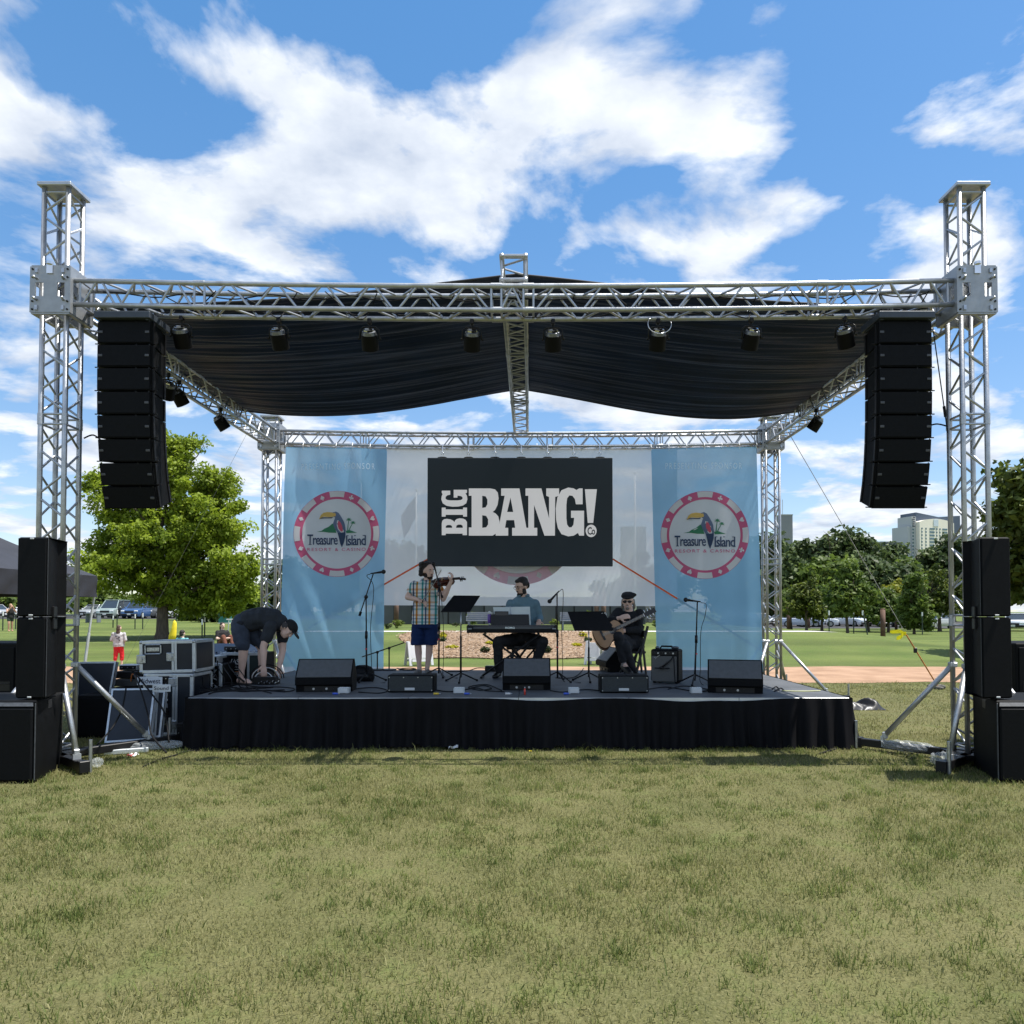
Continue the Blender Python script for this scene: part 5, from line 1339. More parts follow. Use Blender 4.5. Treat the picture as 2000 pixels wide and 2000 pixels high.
WINK, OINK = mat('case_white_ink', (.55, .55, .55), .6), mat('case_orange_ink', (.6, .20, .08), .6)
YPP = YP - .004
def ctext(s, x0, x1, y0, y1, m): 
    p, q = P(x0, y0, YPP), P(x1, y1, YPP); part('lettering', put(fit(text2d(s, .01), p.x, q.x, p.z, q.z), lambda u, w: V((u, YPP, w))), m, pc, world=True)
ctext('N', 434, 446, 1298, 1285, OINK); ctext('VASC', 446, 476, 1298, 1287, WINK)
for i, m in enumerate((WINK, WINK, OINK)): 
    p = P(434, 1303 + i * 4.5, YPP); part('printed_line', MB().box((p.x + .13, YPP, p.z), (.27, .004, .008)), m, pc, world=True)
ctext('(507) 755 46', 433, 476, 1319.5, 1313, WINK)
# clear plastic wrap bundles over the outrigger legs
WRAP = mat('clear_plastic_wrap', (.62, .66, .68), .18, 0, .15, 12, .6, 30, .6, alpha_mix=.72)
def wrapb(label, a, b, r, seed):
    rs = random.Random(seed); mb = MB(); rings = []; n = 14
    d = (b - a).normalized(); s_ = d.orthogonal().normalized(); t_ = d.cross(s_)
    for j in range(15):
        f = j / 14; c = a.lerp(b, f); rr = r * (.35 + .65 * math.sin(math.pi * min(1, max(.08, f))) ** .5)
        rings.append([c + (s_ * math.cos(2 * math.pi * i / n) + t_ * math.sin(2 * math.pi * i / n)) * rr * rs.uniform(.8, 1.18) for i in range(n)])
    for rg in rings:
        for p in rg: p.z = max(p.z, .012)
    mb.loft(rings); return solo('plastic_wrap', label, 'plastic wrap', mb, WRAP, (a + b) / 2, group='plastic wrap on the outrigger legs')
wrapb('crumpled clear plastic wrapped along the grass below the leaning lids', G(215, 1462, .05), G(360, 1453, .05), .055, 1)
wrapb('clear plastic bag ballooning at the foot of the left tower strut', G(178, 1490, .06), G(202, 1488, .06), .045, 2)
wrapb('clear plastic wrapped round the right tower base leg', V((XR - .62, YF + .60, .085)), V((XR - .22, YF + .24, .085)), .062, 3)
wrapb('pale plastic bag under the right tower strut', V((XR - .50, YF - .15, .08)), V((XR - .25, YF - .22, .07)), .07, 4)
# silver bar on the ground and litter
a, b = G(203, 1470, .03), G(290, 1464, .03)
solo('aluminium_bar', 'silver aluminium bar lying on the grass below the leaning lids', 'bar', MB().bbox((a + b) / 2, ((b - a).length, .05, .05), .005, Matrix.Rotation(math.atan2((b - a).y, (b - a).x), 3, 'Z')), CASEA, (a + b) / 2)
def litter(label, x, y, m, s=.05, seed=0):
    rs = random.Random(seed); c = G(x, y, 0); mb = MB(); n = 6
    for j in range(n):
        for i in range(n): mb.v.append(c + V((s * (i / (n - 1) - .5) * 2, s * (j / (n - 1) - .5) * 2, .01 + rs.random() * s * .9)))
    for j in range(n - 1):
        for i in range(n - 1): mb.f.append((j * n + i, j * n + i + 1, (j + 1) * n + i + 1, (j + 1) * n + i)); mb.m.append(0)
    return solo('litter', label, 'litter', mb, m, c, sm=False)
litter('crumpled white paper on the grass before the stage skirt', 886, 1464, WHT, .05, 1)
litter('small white scrap leaning on the skirt right of the crumpled paper', 908, 1459, GREYW, .035, 2)
litter('red and white wrapper on the grass below the silver bar', 254, 1479, mat('wrapper_red', (.5, .06, .06), .5), .03, 3)
litter('white wrapper beside the red one below the silver bar', 262, 1478, WHT, .035, 4)
litter('tiny yellow flower head in the grass before the stage', 1036, 1470, mat('dandelion', (.75, .6, .03), .7), .015, 5)
# black cloth heap right of the stage
c = G(1675, 1384); rs = random.Random(12); mb = MB(); nx, ny = 30, 16
for j in range(ny + 1):
    for i in range(nx + 1):
        s, t = i / nx, j / ny
        env = max(0, math.sin(math.pi * s)) ** .6 * max(0, math.sin(math.pi * t)) ** .7
        pk_ = .55 * math.exp(-((s - .2) / .16) ** 2) + .75 * math.exp(-((s - .78) / .13) ** 2) + .35
        mb.v.append(c + V(((s - .5) * .66 + .05 * math.sin(t * 9), (t - .5) * .42, .005 + .19 * env * pk_ + .03 * env * math.sin(s * 23 + t * 11) + rs.uniform(-.006, .006))))
for j in range(ny):
    for i in range(nx): k0 = j * (nx + 1) + i; mb.f.append((k0, k0 + 1, k0 + nx + 2, k0 + nx + 1)); mb.m.append(0)
solo('cloth_heap', 'black cloth heap on the grass behind the right end of the stage', 'cloth', mb, mat('black_tarp', (.012, .012, .015), .4, 0, .3, 10), c, sm=True)

# ------------------------------------------------------------------ guy line with yellow flag at the right
top = P(1582, 842, 12.6); top = V((XR, 12.6, ZT - .12)); stake = G(1832, 1346)
solo('guy_line', 'thin grey guy line from the right side truss down to its stake', 'guy line', MB().tube(top, stake.lerp(top, .26), .006, n=5), mat('grey_rope', (.3, .3, .3), .8), stake)
f0 = stake.lerp(top, .235)
gs = thing('guy_strap', 'orange strap with bright yellow streamer above its stake at right', 'strap', stake)
part('strap', MB().tube(stake + V((0, 0, .05)), f0, .013, n=6), mat('worn_orange_strap', (.42, .17, .05), .8, 0, .4, 8), gs, world=True)
part('ratchet', MB().bbox(stake.lerp(f0, .72), (.06, .05, .10), .01), BLKM, gs, world=True)
YF_ = mat('yellow_streamer', (.85, .78, .02), .6, 0, .1, 8, trans=.3)
for i, (dx, dz, w) in enumerate(((-.30, .07, .05), (-.18, -.07, .06))):
    mb = MB(); n = 10
    for j in range(n + 1):
        t = j / n; p = f0 + V((dx * t, .02 * math.sin(t * 9), dz * t + .02 * math.sin(t * 5 + i)))
        mb.v += [p + V((0, 0, w * (.6 + .4 * math.sin(t * 3)))), p + V((0, .01, -w * .4))]
    for j in range(n): mb.f.append((2 * j, 2 * j + 1, 2 * j + 3, 2 * j + 2)); mb.m.append(0)
    part('streamer', mb, YF_, gs, world=True, sm=True)
rs = random.Random(8); mb = MB()
for i in range(9): mb.ell(stake + V((rs.uniform(-.14, .22), rs.uniform(-.1, .1), rs.uniform(.02, .06))), (rs.uniform(.04, .08), .05, rs.uniform(.03, .05)), n=8, k=5)
solo('anchor_weight', 'grey lumpy anchor weights at the foot of the flagged strap', 'anchor', mb, mat('dirty_grey', (.09, .085, .075), .8, 0, .4, 12), stake, sm=True)
for lab, x0, y0, x1, y1 in (('thin guy line hanging left of the rear left tower', 473, 846, 449, 930),):
    solo('guy_line', lab, 'guy line', MB().tube(V((XL + .1, 12.2, ZT - .15)), V((-8.2, 14.6, 0.0)), .0022, n=5), MATS['grey_rope'], V((-8.2, 14.6, 0)))
# leads from the towers to the arrays
for lab, p0, p1, zz in (('black lead looping from the left tower to the hanging array', (164, 856), (201, 863), .05), ('black lead from the right tower to the hanging array', (1812, 832), (1848, 832), .02)):
    A, B = P(*p0, YF - .05), P(*p1, YF - .05); mid = (A + B) / 2 + V((0, 0, zz))
    solo('array_lead', lab, 'cable', MB().path(bez([A, mid, B]), .008, n=5), RUB, A, sm=True)
A, B = P(1822, 640, YF), P(1851, 845, YF)
solo('hoist_line', 'thin dark hoist line hanging beside the right tower', 'cable', MB().tube(A, B, .006, n=5).tube(A.lerp(B, .75), A.lerp(B, .85), .014, n=6), RUB, B)
# extra clutter by the left end of the deck
for i, (lab, x, y, Y, w, h, d, m_) in enumerate((('small black stage box on the grass between rack case and stage', 358, 1440, 8.6, .16, .22, .2, BLKP), ('grey flight-case drawer stacked on the open equipment rack', 406, 1296, 9.85, .26, .10, .3, ALUD), ('black power strip box lying on the mixing desk case', 452, 1271, 10.6, .22, .06, .12, BLKP), ('small silver amplifier on top of the amplifier rack', 250, 1309, 9.6, .24, .07, .2, ALUD))):
    q = P(x, y, Y)
    if i == 0: q.z = 0
    o = thing('small_box', lab, 'box', q); part('case', MB().bbox((0, d / 2, h / 2), (w, d, h), .008), m_, o); part('front_panel', MB().bbox((0, -.004, h / 2), (w * .85, .008, h * .7), .002), BLKM, o)
    for s_ in (-.3, 0, .3): part('knob', MB().tube((s_ * w, -.008, h / 2), (s_ * w, -.02, h / 2), .008, n=6), STEEL, o)
for i in range(7):
    rs = random.Random(60 + i); x0 = 392 + i * 11; q0 = P(x0, 1290 + rs.uniform(-8, 10), 9.66 + .1 * (i % 3)); q1 = deck(400 + i * 14, 1344 + rs.uniform(-2, 4))
    solo('patch_cable', ['slack', 'tight', 'looped', 'doubled', 'sagging', 'crossing', 'hooked'][i] + ' black cable hanging from the racks onto the left end of the deck', 'cable', MB().path(bez([q0, q0 + V((.03, -.06, -.08)), q1 + V((-.05, .05, .12)), q1 + V((0, 0, .012)), q1 + V((.25, -.06, .010))]), .006 + .001 * (i % 3), n=5), RUB, q1, sm=True, group='cables hanging from the racks')
# loose cable loops on the front truss
for i, px in enumerate((312, 470, 640, 815, 1010, 1180, 1390, 1560, 1720)):
    q = P(px, 600, YF); rs = random.Random(90 + i); t = (q.x - XL) / (XR - XL); z0 = ZT - .055 * 4 * t * (1 - t)
    L = [V((q.x + rs.uniform(-.15, .15) + .12 * k, YF - .02 + .1 * (k % 2), z0 + (.10, -.02, -.10 - rs.uniform(.02, .09), -.06, .08)[k])) for k in range(5)]
    solo('truss_cable', 'loose black cable loop hanging in the front truss, ' + ['first', 'second', 'third', 'fourth', 'fifth', 'sixth', 'seventh', 'eighth', 'ninth'][i] + ' from the left', 'cable', MB().path(bez(L), .006, n=5), RUB, L[0], sm=True, group='cable loops in the front truss')
# ------------------------------------------------------------------ trees further back
def ftree(name, label, px, ytop, Y, wpx, m, seed, base_y=None, n=150, per=26, size=.45, clr=1.5, trunk=.28, crown_base=.25, group='trees beyond the parking lot', tall=1.0, cat='tree'):
    k = scale_at(Y); q = P(px, 1200, Y); b = V((q.x, Y, gzf(q.x, Y)))
    H = P(px, ytop, Y).z - b.z; W = wpx / k / 2; rd = random.Random(seed)
    cb = H * crown_base; hc = H - cb; el = [((0, 0, cb + hc * .45), (W * .78, W * .7, hc * .45)), ((0, 0, cb + hc * .78), (W * .45, W * .45, hc * .22))]
    kind_ = seed % 3 if cat == 'tree' else 0
    if kind_ == 1: el = [((0, 0, cb + hc * .25), (W * .85, W * .8, hc * .25)), ((.1 * W, 0, cb + hc * .55), (W * .58, W * .55, hc * .25)), ((-.05 * W, 0, cb + hc * .85), (W * .28, W * .28, hc * .17))]
    if kind_ == 2: el = [((-.25 * W, 0, cb + hc * .4), (W * .6, W * .6, hc * .36)), ((.35 * W, 0, cb + hc * .5), (W * .5, W * .55, hc * .34)), ((.05 * W, 0, cb + hc * .82), (W * .35, W * .35, hc * .19))]
    for i in range(6):
        a = 6.28 * i / 6 + rd.random(); r = W * rd.uniform(.4, .85)
        el.append(((math.cos(a) * r, math.sin(a) * r * .8, cb + hc * rd.uniform(.12, .75)), (W * rd.uniform(.22, .5), W * .4, hc * rd.uniform(.12, .28))))
    lim = [(math.cos(a) * W * .6, math.sin(a) * W * .5, cb + hc * rd.uniform(.3, .7), rd.uniform(.6, 1)) for a in [6.28 * i / 5 for i in range(5)]]
    return tree(name, label, b, el, n, per, size, clr, m, trunk, cb + hc * .25, lim, seed, group, cat=cat)
big = [(1505, 1048, 118, 150, L_DARK, 'dark tree rising right behind the rear right tower'), (1582, 1070, 125, 110, L_DARK, 'dark tree left of the tallest crown in the right background'),
       (1655, 1036, 110, 175, L_DARK, 'tallest dark tree of the right background, below the grey guy line'), (1745, 1066, 122, 150, L_DARK, 'dark tree in front of the white hotel tower'),
       (1815, 1078, 128, 130, L_DARK, 'dark tree under the right end of the hotel tower'), (1862, 1052, 120, 110, L_DARK, 'dark tree partly behind the right front tower'),
       (1540, 1092, 100, 120, L_DARK, 'dark tree low behind the grey tower block'), (1620, 1096, 98, 120, L_MID, 'mid-green tree between the two tallest crowns at right'), (1700, 1100, 96, 130, L_DARK, 'dark tree low behind the thick brown post'), (1780, 1104, 100, 120, L_MID, 'mid-green tree below the low office block'), (1440, 1058, 120, 140, L_DARK, 'dark tree seen through the right blue banner'), (770, 1062, 125, 190, L_DARK, 'dark tree seen through the pale banner behind the violinist'),
       (1250, 1085, 130, 150, L_DARK, 'dark tree seen through the pale banner above the guitarist'), (560, 1100, 120, 120, L_DARK, 'dark tree behind the rear left tower'), (640, 1105, 125, 130, L_DARK, 'dark tree seen through the left blue banner')]
for i, (px, yt, Y, w, m, lab) in enumerate(big):
    ftree('shade_tree', lab, px, yt - 6, Y, w * 1.15, m, 100 + i, n=250, per=46, size=.5, clr=1.5, trunk=.35, crown_base=.06)
yng = [(1655, 1098, 46, 70, L_MID, 'young tree with grey trunk in the mulch ring at right', .30, .09), (1575, 1130, 58, 62, L_RIGHT, 'young tree left of the mulch-ring tree', .28, .1), (1605, 1145, 62, 66, L_MID, 'low spreading young tree above the pale parked cars', .35, .1),
       (1545, 1150, 64, 50, L_MID, 'young tree beside the rear right tower', .3, .1), (1695, 1152, 60, 78, L_YEL, 'bushy young tree just left of the thick brown post', .32, .12), (1735, 1150, 57, 60, L_MID, 'young tree above the thick brown post', .3, .1),
       (1775, 1122, 66, 95, L_YEL, 'yellow-topped young tree behind the yellow streamer', .3, .14), (1785, 1120, 52, 50, L_MID, 'narrow young tree with branches down to the ground', .05, .08), (1835, 1105, 60, 95, L_RIGHT, 'rounded young tree left of the right front tower', .25, .13)]
for i, (px, yt, Y, w, m, lab, cb, tr) in enumerate(yng):
    ftree('young_tree', lab, px, yt, Y, w * 1.25, m, 200 + i, n=110, per=52, size=.19, clr=.5, trunk=tr, crown_base=cb, group='young trees on the right lawn')
yl = [(385, 1168, 66, 60, 'low tree behind the trunk fork of the maple'), (425, 1172, 62, 70, 'dark round tree beside the teal utility box'), (470, 1160, 70, 90, 'leafy tree behind the bending man'), (200, 1150, 84, 110, 'pale tree behind the cars left of the maple trunk'), (120, 1160, 90, 120, 'leafy tree behind the left tower'),
      (10, 1165, 95, 110, 'leafy tree behind the far left woman'), (300, 1160, 96, 140, 'leafy tree behind the parked cars at left')]
for i, (px, yt, Y, w, lab) in enumerate(yl):
    ftree('lawn_tree', lab, px, yt, Y, w, L_MID if i != 1 else L_DARK, 240 + i, n=90, per=30, size=.34, clr=.9, trunk=.14, crown_base=.12 if i < 3 else .3, group='trees at the left parking edge')
# maple at the right edge of the picture
YE = 24.0; eb = P(2040, 1240, YE); eb.z = gzf(eb.x, YE); ke = scale_at(YE)
TE = lambda x, y, dy=0: (P(x, y, YE).x - eb.x, dy, P(x, y, YE).z - eb.z)
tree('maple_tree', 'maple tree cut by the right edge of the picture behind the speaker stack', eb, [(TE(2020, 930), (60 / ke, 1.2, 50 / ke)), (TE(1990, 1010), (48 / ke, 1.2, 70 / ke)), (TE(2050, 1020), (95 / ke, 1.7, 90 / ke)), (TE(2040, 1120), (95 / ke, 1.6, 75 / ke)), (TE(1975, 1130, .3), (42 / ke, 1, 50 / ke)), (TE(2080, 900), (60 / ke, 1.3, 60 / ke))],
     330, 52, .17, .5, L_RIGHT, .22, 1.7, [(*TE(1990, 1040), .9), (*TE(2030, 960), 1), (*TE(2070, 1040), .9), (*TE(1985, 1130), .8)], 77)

# ------------------------------------------------------------------ shrubs in the bed
L_GOLD = leaf_mat('gold_shrub', (.30, .30, .015), (.62, .56, .03), .35, 3)
L_SHR = leaf_mat('green_shrub', (.02, .04, .012), (.06, .09, .022), .2, 3)
L_GRS = leaf_mat('bright_shrub', (.08, .13, .02), (.2, .24, .04), .35, 3)
def shrub(label, px, py, wpx, hpx, m, seed, z=None, name='shrub'):
    # find the bed point under the pixel
    Y = 22.0
    for _ in range(400):
        q = P(px, py, Y)
        if q.z <= gzf(q.x, Y) + .03: break
        Y += .05
    k = scale_at(Y); W, H = wpx / k, hpx / k; b = V((q.x, Y, gzf(q.x, Y)))
    rng = np.random.default_rng(seed); o = thing(name, label, 'shrub', b, 'shrubs in and behind the planting bed')
    pts = crown_points([((0, 0, H * .5), (W * .42, W * .4, H * .42))], 26, rng, .5)
    me = leaves_mesh('foliage', pts, max(.05, min(W, H) * .16), 26, max(.035, min(W, H) * .085), seed, m); c = bpy.data.objects.new('foliage', me); COL.objects.link(c); c.parent = o
    st = MB()
    for i in range(5): a = i * 1.26; st.path([V((0, 0, -.03)), V((math.cos(a) * W * .1, math.sin(a) * W * .1, H * .3)), V((math.cos(a) * W * .28, math.sin(a) * W * .28, H * .7))], .012, n=4)
    part('stem', st, BARK, o)
    return o
for i, (lab, x, y, w, h, m) in enumerate((('yellow shrub beside the violinist mic stand at the bed top', 865, 1247, 17, 15, L_GOLD), ('dark green shrub below the yellow one beside the violinist', 866, 1252, 18, 9, L_SHR), ('low yellow groundcover right of the first music stand', 883, 1266, 28, 8, L_GOLD),
        ('dark round shrub left of the keyboard stand', 948, 1274, 24, 14, L_SHR), ('low yellow groundcover under the keyboard left end', 956, 1258, 18, 7, L_GOLD), ('dark round shrub right of the keyboard player knee', 1069, 1274, 16, 14, L_SHR),
        ('yellow shrub at the bed top behind the second music stand', 1138, 1244, 22, 12, L_GOLD), ('dark green shrub behind the second music stand pole', 1149, 1253, 20, 10, L_SHR), ('low yellow groundcover left of the guitar', 1127, 1262, 26, 8, L_GOLD))):
    shrub(lab, x, y, w, h, m, 300 + i)
for i, (lab, x, y, w, h, m) in enumerate((('yellow-flowering lily clump between the left banner and the violinist', 775, 1226, 34, 22, L_GRS), ('low green shrub left of the lily clump', 757, 1227, 20, 10, L_SHR), ('pale upright shrub right of the first bench', 922, 1217, 26, 34, L_GRS), ('green shrub left of the second bench', 1083, 1219, 24, 18, L_GRS),
        ('green shrub under the first bench back', 890, 1220, 30, 10, L_SHR), ('tall green shrub behind the second music stand', 1147, 1216, 24, 34, L_GRS), ('yellow-green shrub left of the right blue banner', 1280, 1224, 14, 16, L_GRS))):
    shrub(lab, x, y, w, h, m, 320 + i)

# ------------------------------------------------------------------ benches, screen fence, a-frame signs
BENCHM = mat('grey_recycled_slat', (.15, .17, .20), .6, 0, .1, 6)
def bench(label, x0, x1):
    Y = 33.6; xc = P((x0 + x1) / 2, 1220, Y).x; z = gzf(xc, Y); w = (x1 - x0) / scale_at(Y)
    o = thing('park_bench', label, 'bench', (xc, Y, z), 'grey benches behind the planting bed')
    for i in range(4): part('back_slat', MB().bbox((0, .24 + i * .02, .50 + i * .095), (w, .03, .085), .006), BENCHM, o)
    for i in range(4): part('seat_slat', MB().bbox((0, -.2 + i * .11, .44), (w, .10, .03), .006), BENCHM, o)
    for sx in (-1, 1):
        part('leg', MB().bbox((sx * (w / 2 - .12), .2, .22), (.07, .07, .44), .008).bbox((sx * (w / 2 - .12), -.18, .22), (.07, .07, .44), .008).bbox((sx * (w / 2 - .12), .0, .41), (.06, .45, .05), .006), BENCHM, o)
        part('arm_rest', MB().bbox((sx * (w / 2 - .02), .0, .64), (.06, .5, .035), .006).bbox((sx * (w / 2 - .02), -.2, .54), (.05, .05, .2), .006), BENCHM, o)
bench('grey slatted bench left of the keyboard', 911, 961); bench('grey slatted bench partly behind the second music stand', 1094, 1150)
FEN = mat('dark_grey_fence_panel', (.055, .062, .072), .7, 0, .15, 1.2)
POSTB = mat('brown_post', (.13, .075, .055), .85, 0, .25, 4, .3, 30)
YW = 50.0; fx0, fx1 = P(735, 1200, YW).x, P(1262, 1200, YW).x; zf = gzf(0, YW)
fn = thing('screen_fence', 'dark grey panel fence below the pale banner behind the benches', 'fence', ((fx0 + fx1) / 2, YW, zf))
npn = 15; w = (fx1 - fx0) / npn
for i in range(npn):
    part('panel', MB().bbox((fx0 + w * (i + .5), YW, zf + .92), (w - .08, .05, 1.84), .01), FEN if i % 3 else mat('slate_fence_panel', (.085, .092, .105), .7, 0, .1, 1), fn, world=True)
    part('post', MB().bbox((fx0 + w * i, YW - .01, zf + .95), (.09, .09, 1.9), .008), BLKM, fn, world=True)
for i, (lab, px, Y) in enumerate((('brown wooden post before the dark fence beside the violinist', 774, 47), ('first brown post behind the second music stand', 1165, 46), ('second brown post just left of the guitarist', 1179, 46))):
    q = P(px, 1215, Y); z = gzf(q.x, Y); o = thing('wooden_post', lab, 'post', (q.x, Y, z), 'brown wooden posts'); part('shaft', MB().tube((0, 0, 0), (0, 0, 2.1), .15, n=12), POSTB, o, sm=True); part('cap', MB().tube((0, 0, 2.1), (0, 0, 2.14), .16, .10, n=12), POSTB, o, sm=True)
low_w = P(1262, 1212, 60)
o = thing('stone_wall', 'grey stone wall seen between the guitarist and the right banner', 'wall', (P(1272, 1205, 56).x, 56, gzf(P(1272, 1205, 56).x, 56)))
STN = [mat('wall_stone_a', (.20, .19, .18), .9, 0, .2, 5), mat('wall_stone_b', (.12, .12, .125), .9, 0, .2, 5)]
for r in range(4):
    for i in range(6): part('stone', MB().bbox((-.9 + i * .42 + (.2 if r % 2 else 0), 0, .18 + r * .34), (.40, .3, .32), .04), STN[(i + r) % 2], o)
AFR = mat('white_a_frame', (.5, .52, .54), .5, 0, .06, 5)
def aframe(label, px, Y, w=.62, h=.95, rz=20):
    q = P(px, 1290, Y); o = thing('a_frame_sign', label, 'sign', (q.x, Y, gzf(q.x, Y)), 'white folding signs on the lawn')
    for s in (-1, 1):
        t = s * .26; M = Matrix.Rotation(R(s * 15), 3, 'X')
        for sx in (-1, 1): part('leg', MB().bbox((sx * (w / 2 - .04), t * .5, h / 2), (.08, .03, h * 1.02), .006, M), AFR, o)
        part('board', MB().bbox((0, t * .42, h * .62), (w - .16, .015, h * .62), .004, M), AFR, o); part('rail', MB().bbox((0, t * .82, h * .22), (w - .16, .03, .07), .004, M), AFR, o)
    o.rotation_euler = (0, 0, R(rz))
aframe('white folding sign on the lawn behind the violinist legs', 818, 20.9, .72, .68, 30); aframe("white folding sign on the lawn behind the guitarist's wedge", 1160, 21.2, .45, .68, -25)
# flagpoles faintly seen through the pale banner
for i, (lab, px, yt) in enumerate((('white flagpole with drooping flag seen through the pale banner', 813, 958), ('white flagpole seen through the pale banner near its right end', 1240, 925), ('white flagpole seen through the left blue banner', 706, 940))):
    Y = 48; q = P(px, yt, Y); z = gzf(q.x, Y); o = thing('flagpole', lab, 'flagpole', (q.x, Y, z), 'white flagpoles'); H = q.z - z
    part('pole', MB().tube((0, 0, 0), (0, 0, H), .075, .04, n=10), WHT, o, sm=True); part('finial', MB().ell((0, 0, H + .05), .09), WHT, o, sm=True)
    if i == 0:
        mb = MB(); n = 14
        for j in range(n + 1):
            for k2 in range(7): s, t = k2 / 6, j / n; mb.v.append(V((-.06 - s * .95 * (1 - .25 * t), .12 * math.sin(s * 9 + t * 3), H - .35 - t * 1.5 - s * 1.3)))
        for j in range(n):
            for k2 in range(6): c0_ = j * 7 + k2; mb.f.append((c0_, c0_ + 1, c0_ + 8, c0_ + 7)); mb.m.append(0)
        part('flag', mb, mat('dark_flag', (.08, .09, .14), .8, trans=.3), o, sm=True)

# ------------------------------------------------------------------ posts, stakes, utility box
for lab, px, y0, y1, Y, r in (('thick dark brown post on the right lawn', 1724, 1190, 1243, 45.5, .145), ('brown post beside the rear right tower', 1540, 1186, 1229, 63, .17), ('short brown post between the pale parked cars', 1579, 1198, 1222, 74, .16), ('thin red-brown post behind the thick brown post', 1750, 1200, 1228, 66, .12), ('red-brown post above the bending man', 467, 1184, 1215, 58, .14)):
    q = P(px, y0, Y); z = gzf(q.x, Y); o = thing('wooden_post', lab, 'post', (q.x, Y, z), 'brown wooden posts'); part('shaft', MB().tube((0, 0, 0), (0, 0, q.z - z), r, n=14), POSTB, o, sm=True); part('cap', MB().tube((0, 0, q.z - z), (0, 0, q.z - z + .05), r * 1.04, r * .8, n=14), POSTB, o, sm=True)
TST = mat('dark_green_t_post', (.02, .035, .025), .6)
for i, (lab, px, y0, y1, Y) in enumerate((('green stake left of the mulch ring', 1619, 1193, 1246, 43), ('green stake behind the mulch-ring trunk', 1667, 1192, 1243, 46), ('leaning green stake right of the mulch ring', 1690, 1193, 1249, 42), ('green stake left of the right front tower', 1801, 1196, 1237, 50), ('green stake right of the maple trunk', 395, 1210, 1252, 36), ('second green stake beside the first near the maple', 400, 1205, 1245, 38.5), ('stake left of the red-trousered person', 229, 1192, 1224, 50), ('stake below the blue car', 264, 1200, 1226, 48), ('stake right of the blue car', 279, 1198, 1226, 48), ('dark stake by the far left woman', 6, 1195, 1232, 46), ('second dark stake behind the far left woman', 31, 1192, 1230, 48), ('stake left of the tent pole', 221, 1203, 1224, 50))):
    q = P(px, y0, Y); z = gzf(q.x, Y); o = thing('stake', lab, 'stake', (q.x, Y, z), 'thin stakes round young trees'); lean = .15 if 'leaning' in lab else 0
    part('shaft', MB().tube((lean, 0, -.02), (-lean, 0, q.z - z), .035, n=6), TST, o); part('tip', MB().tube((-lean, 0, q.z - z - .25), (-lean, 0, q.z - z + .02), .042, n=6), WHT, o)
q = P(1655, 1243, 45); mb = MB(); 
rg = [[V((q.x + 1.45 * r * math.cos(a), 45 + 1.1 * r * math.sin(a), gzf(q.x, 45) + .14 * (1 - r * r) + .012)) for a in [2 * math.pi * k / 24 for k in range(24)]] for r in (1, .7, .35, .05)]
solo('mulch_ring', 'brown mulch ring round the grey-trunked young tree', 'mulch ring', MB().loft(rg, caps=False), mat('ring_mulch', (.11, .075, .045), .95, 0, .4, 12, .8, 30), (q.x, 45, 0), sm=True)
q = P(440, 1205, 58); z = gzf(q.x, 58); o = thing('utility_box', 'teal utility box on the lawn left of the bending man', 'utility box', (q.x, 58, z))
TEAL = mat('teal_paint', (.012, .15, .135), .5, 0, .1, 4)
part('cabinet', MB().bbox((0, 0, .55), (.82, .6, 1.1), .03), TEAL, o); part('lid', MB().bbox((0, 0, 1.12), (.88, .66, .06), .02), TEAL, o); part('door', MB().bbox((0, -.31, .55), (.70, .02, .95), .01), TEAL, o); part('plinth', MB().box((0, 0, .03), (.9, .7, .08)), CONC, o)
q = P(337, 1247, 33); z = gzf(q.x, 33); o = thing('folded_flag', 'furled bright yellow flag leaning right of the maple trunk', 'flag', (q.x, 33, z)); H = P(340, 1212, 33).z - z
part('pole', MB().tube((0, 0, 0), (.06, 0, H), .018, n=6), BLKM, o)
mb = MB().loft([ering((x, 0, zz), r, r * .7, 8) for x, zz, r in ((-.03, .1, .16), (.0, H * .35, .17), (.06, H * .65, .12), (.09, H * .9, .09), (.08, H, .03))]); part('cloth', mb, mat('yellow_cloth', (.8, .62, .02), .7, 0, .2, 5), o, sm=True)
q = P(448, 1230, 30); z = gzf(q.x, 30); o = thing('easel_frame', 'pale thin folding frame beside the seated woman', 'frame', (q.x, 30, z))
for x0, x1 in ((-.02, -.12), (.05, .35)): part('leg', MB().tube((x0, 0, .98), (x1, .1, 0), .022, n=6), WHT, o)
part('rail', MB().bbox((.05, 0, .98), (.35, .05, .04), .006), WHT, o)
q = P(182, 1215, 60); z = gzf(q.x, 60); o = thing('picnic_table', 'pale grey table on the lawn left of the parked cars', 'table', (q.x, 60, z)); part('top', MB().bbox((0, 0, .75), (1.1, .7, .06), .01), BENCHM, o)
for sx in (-.45, .45): part('leg', MB().bbox((sx, 0, .37), (.08, .5, .72), .01), BENCHM, o)

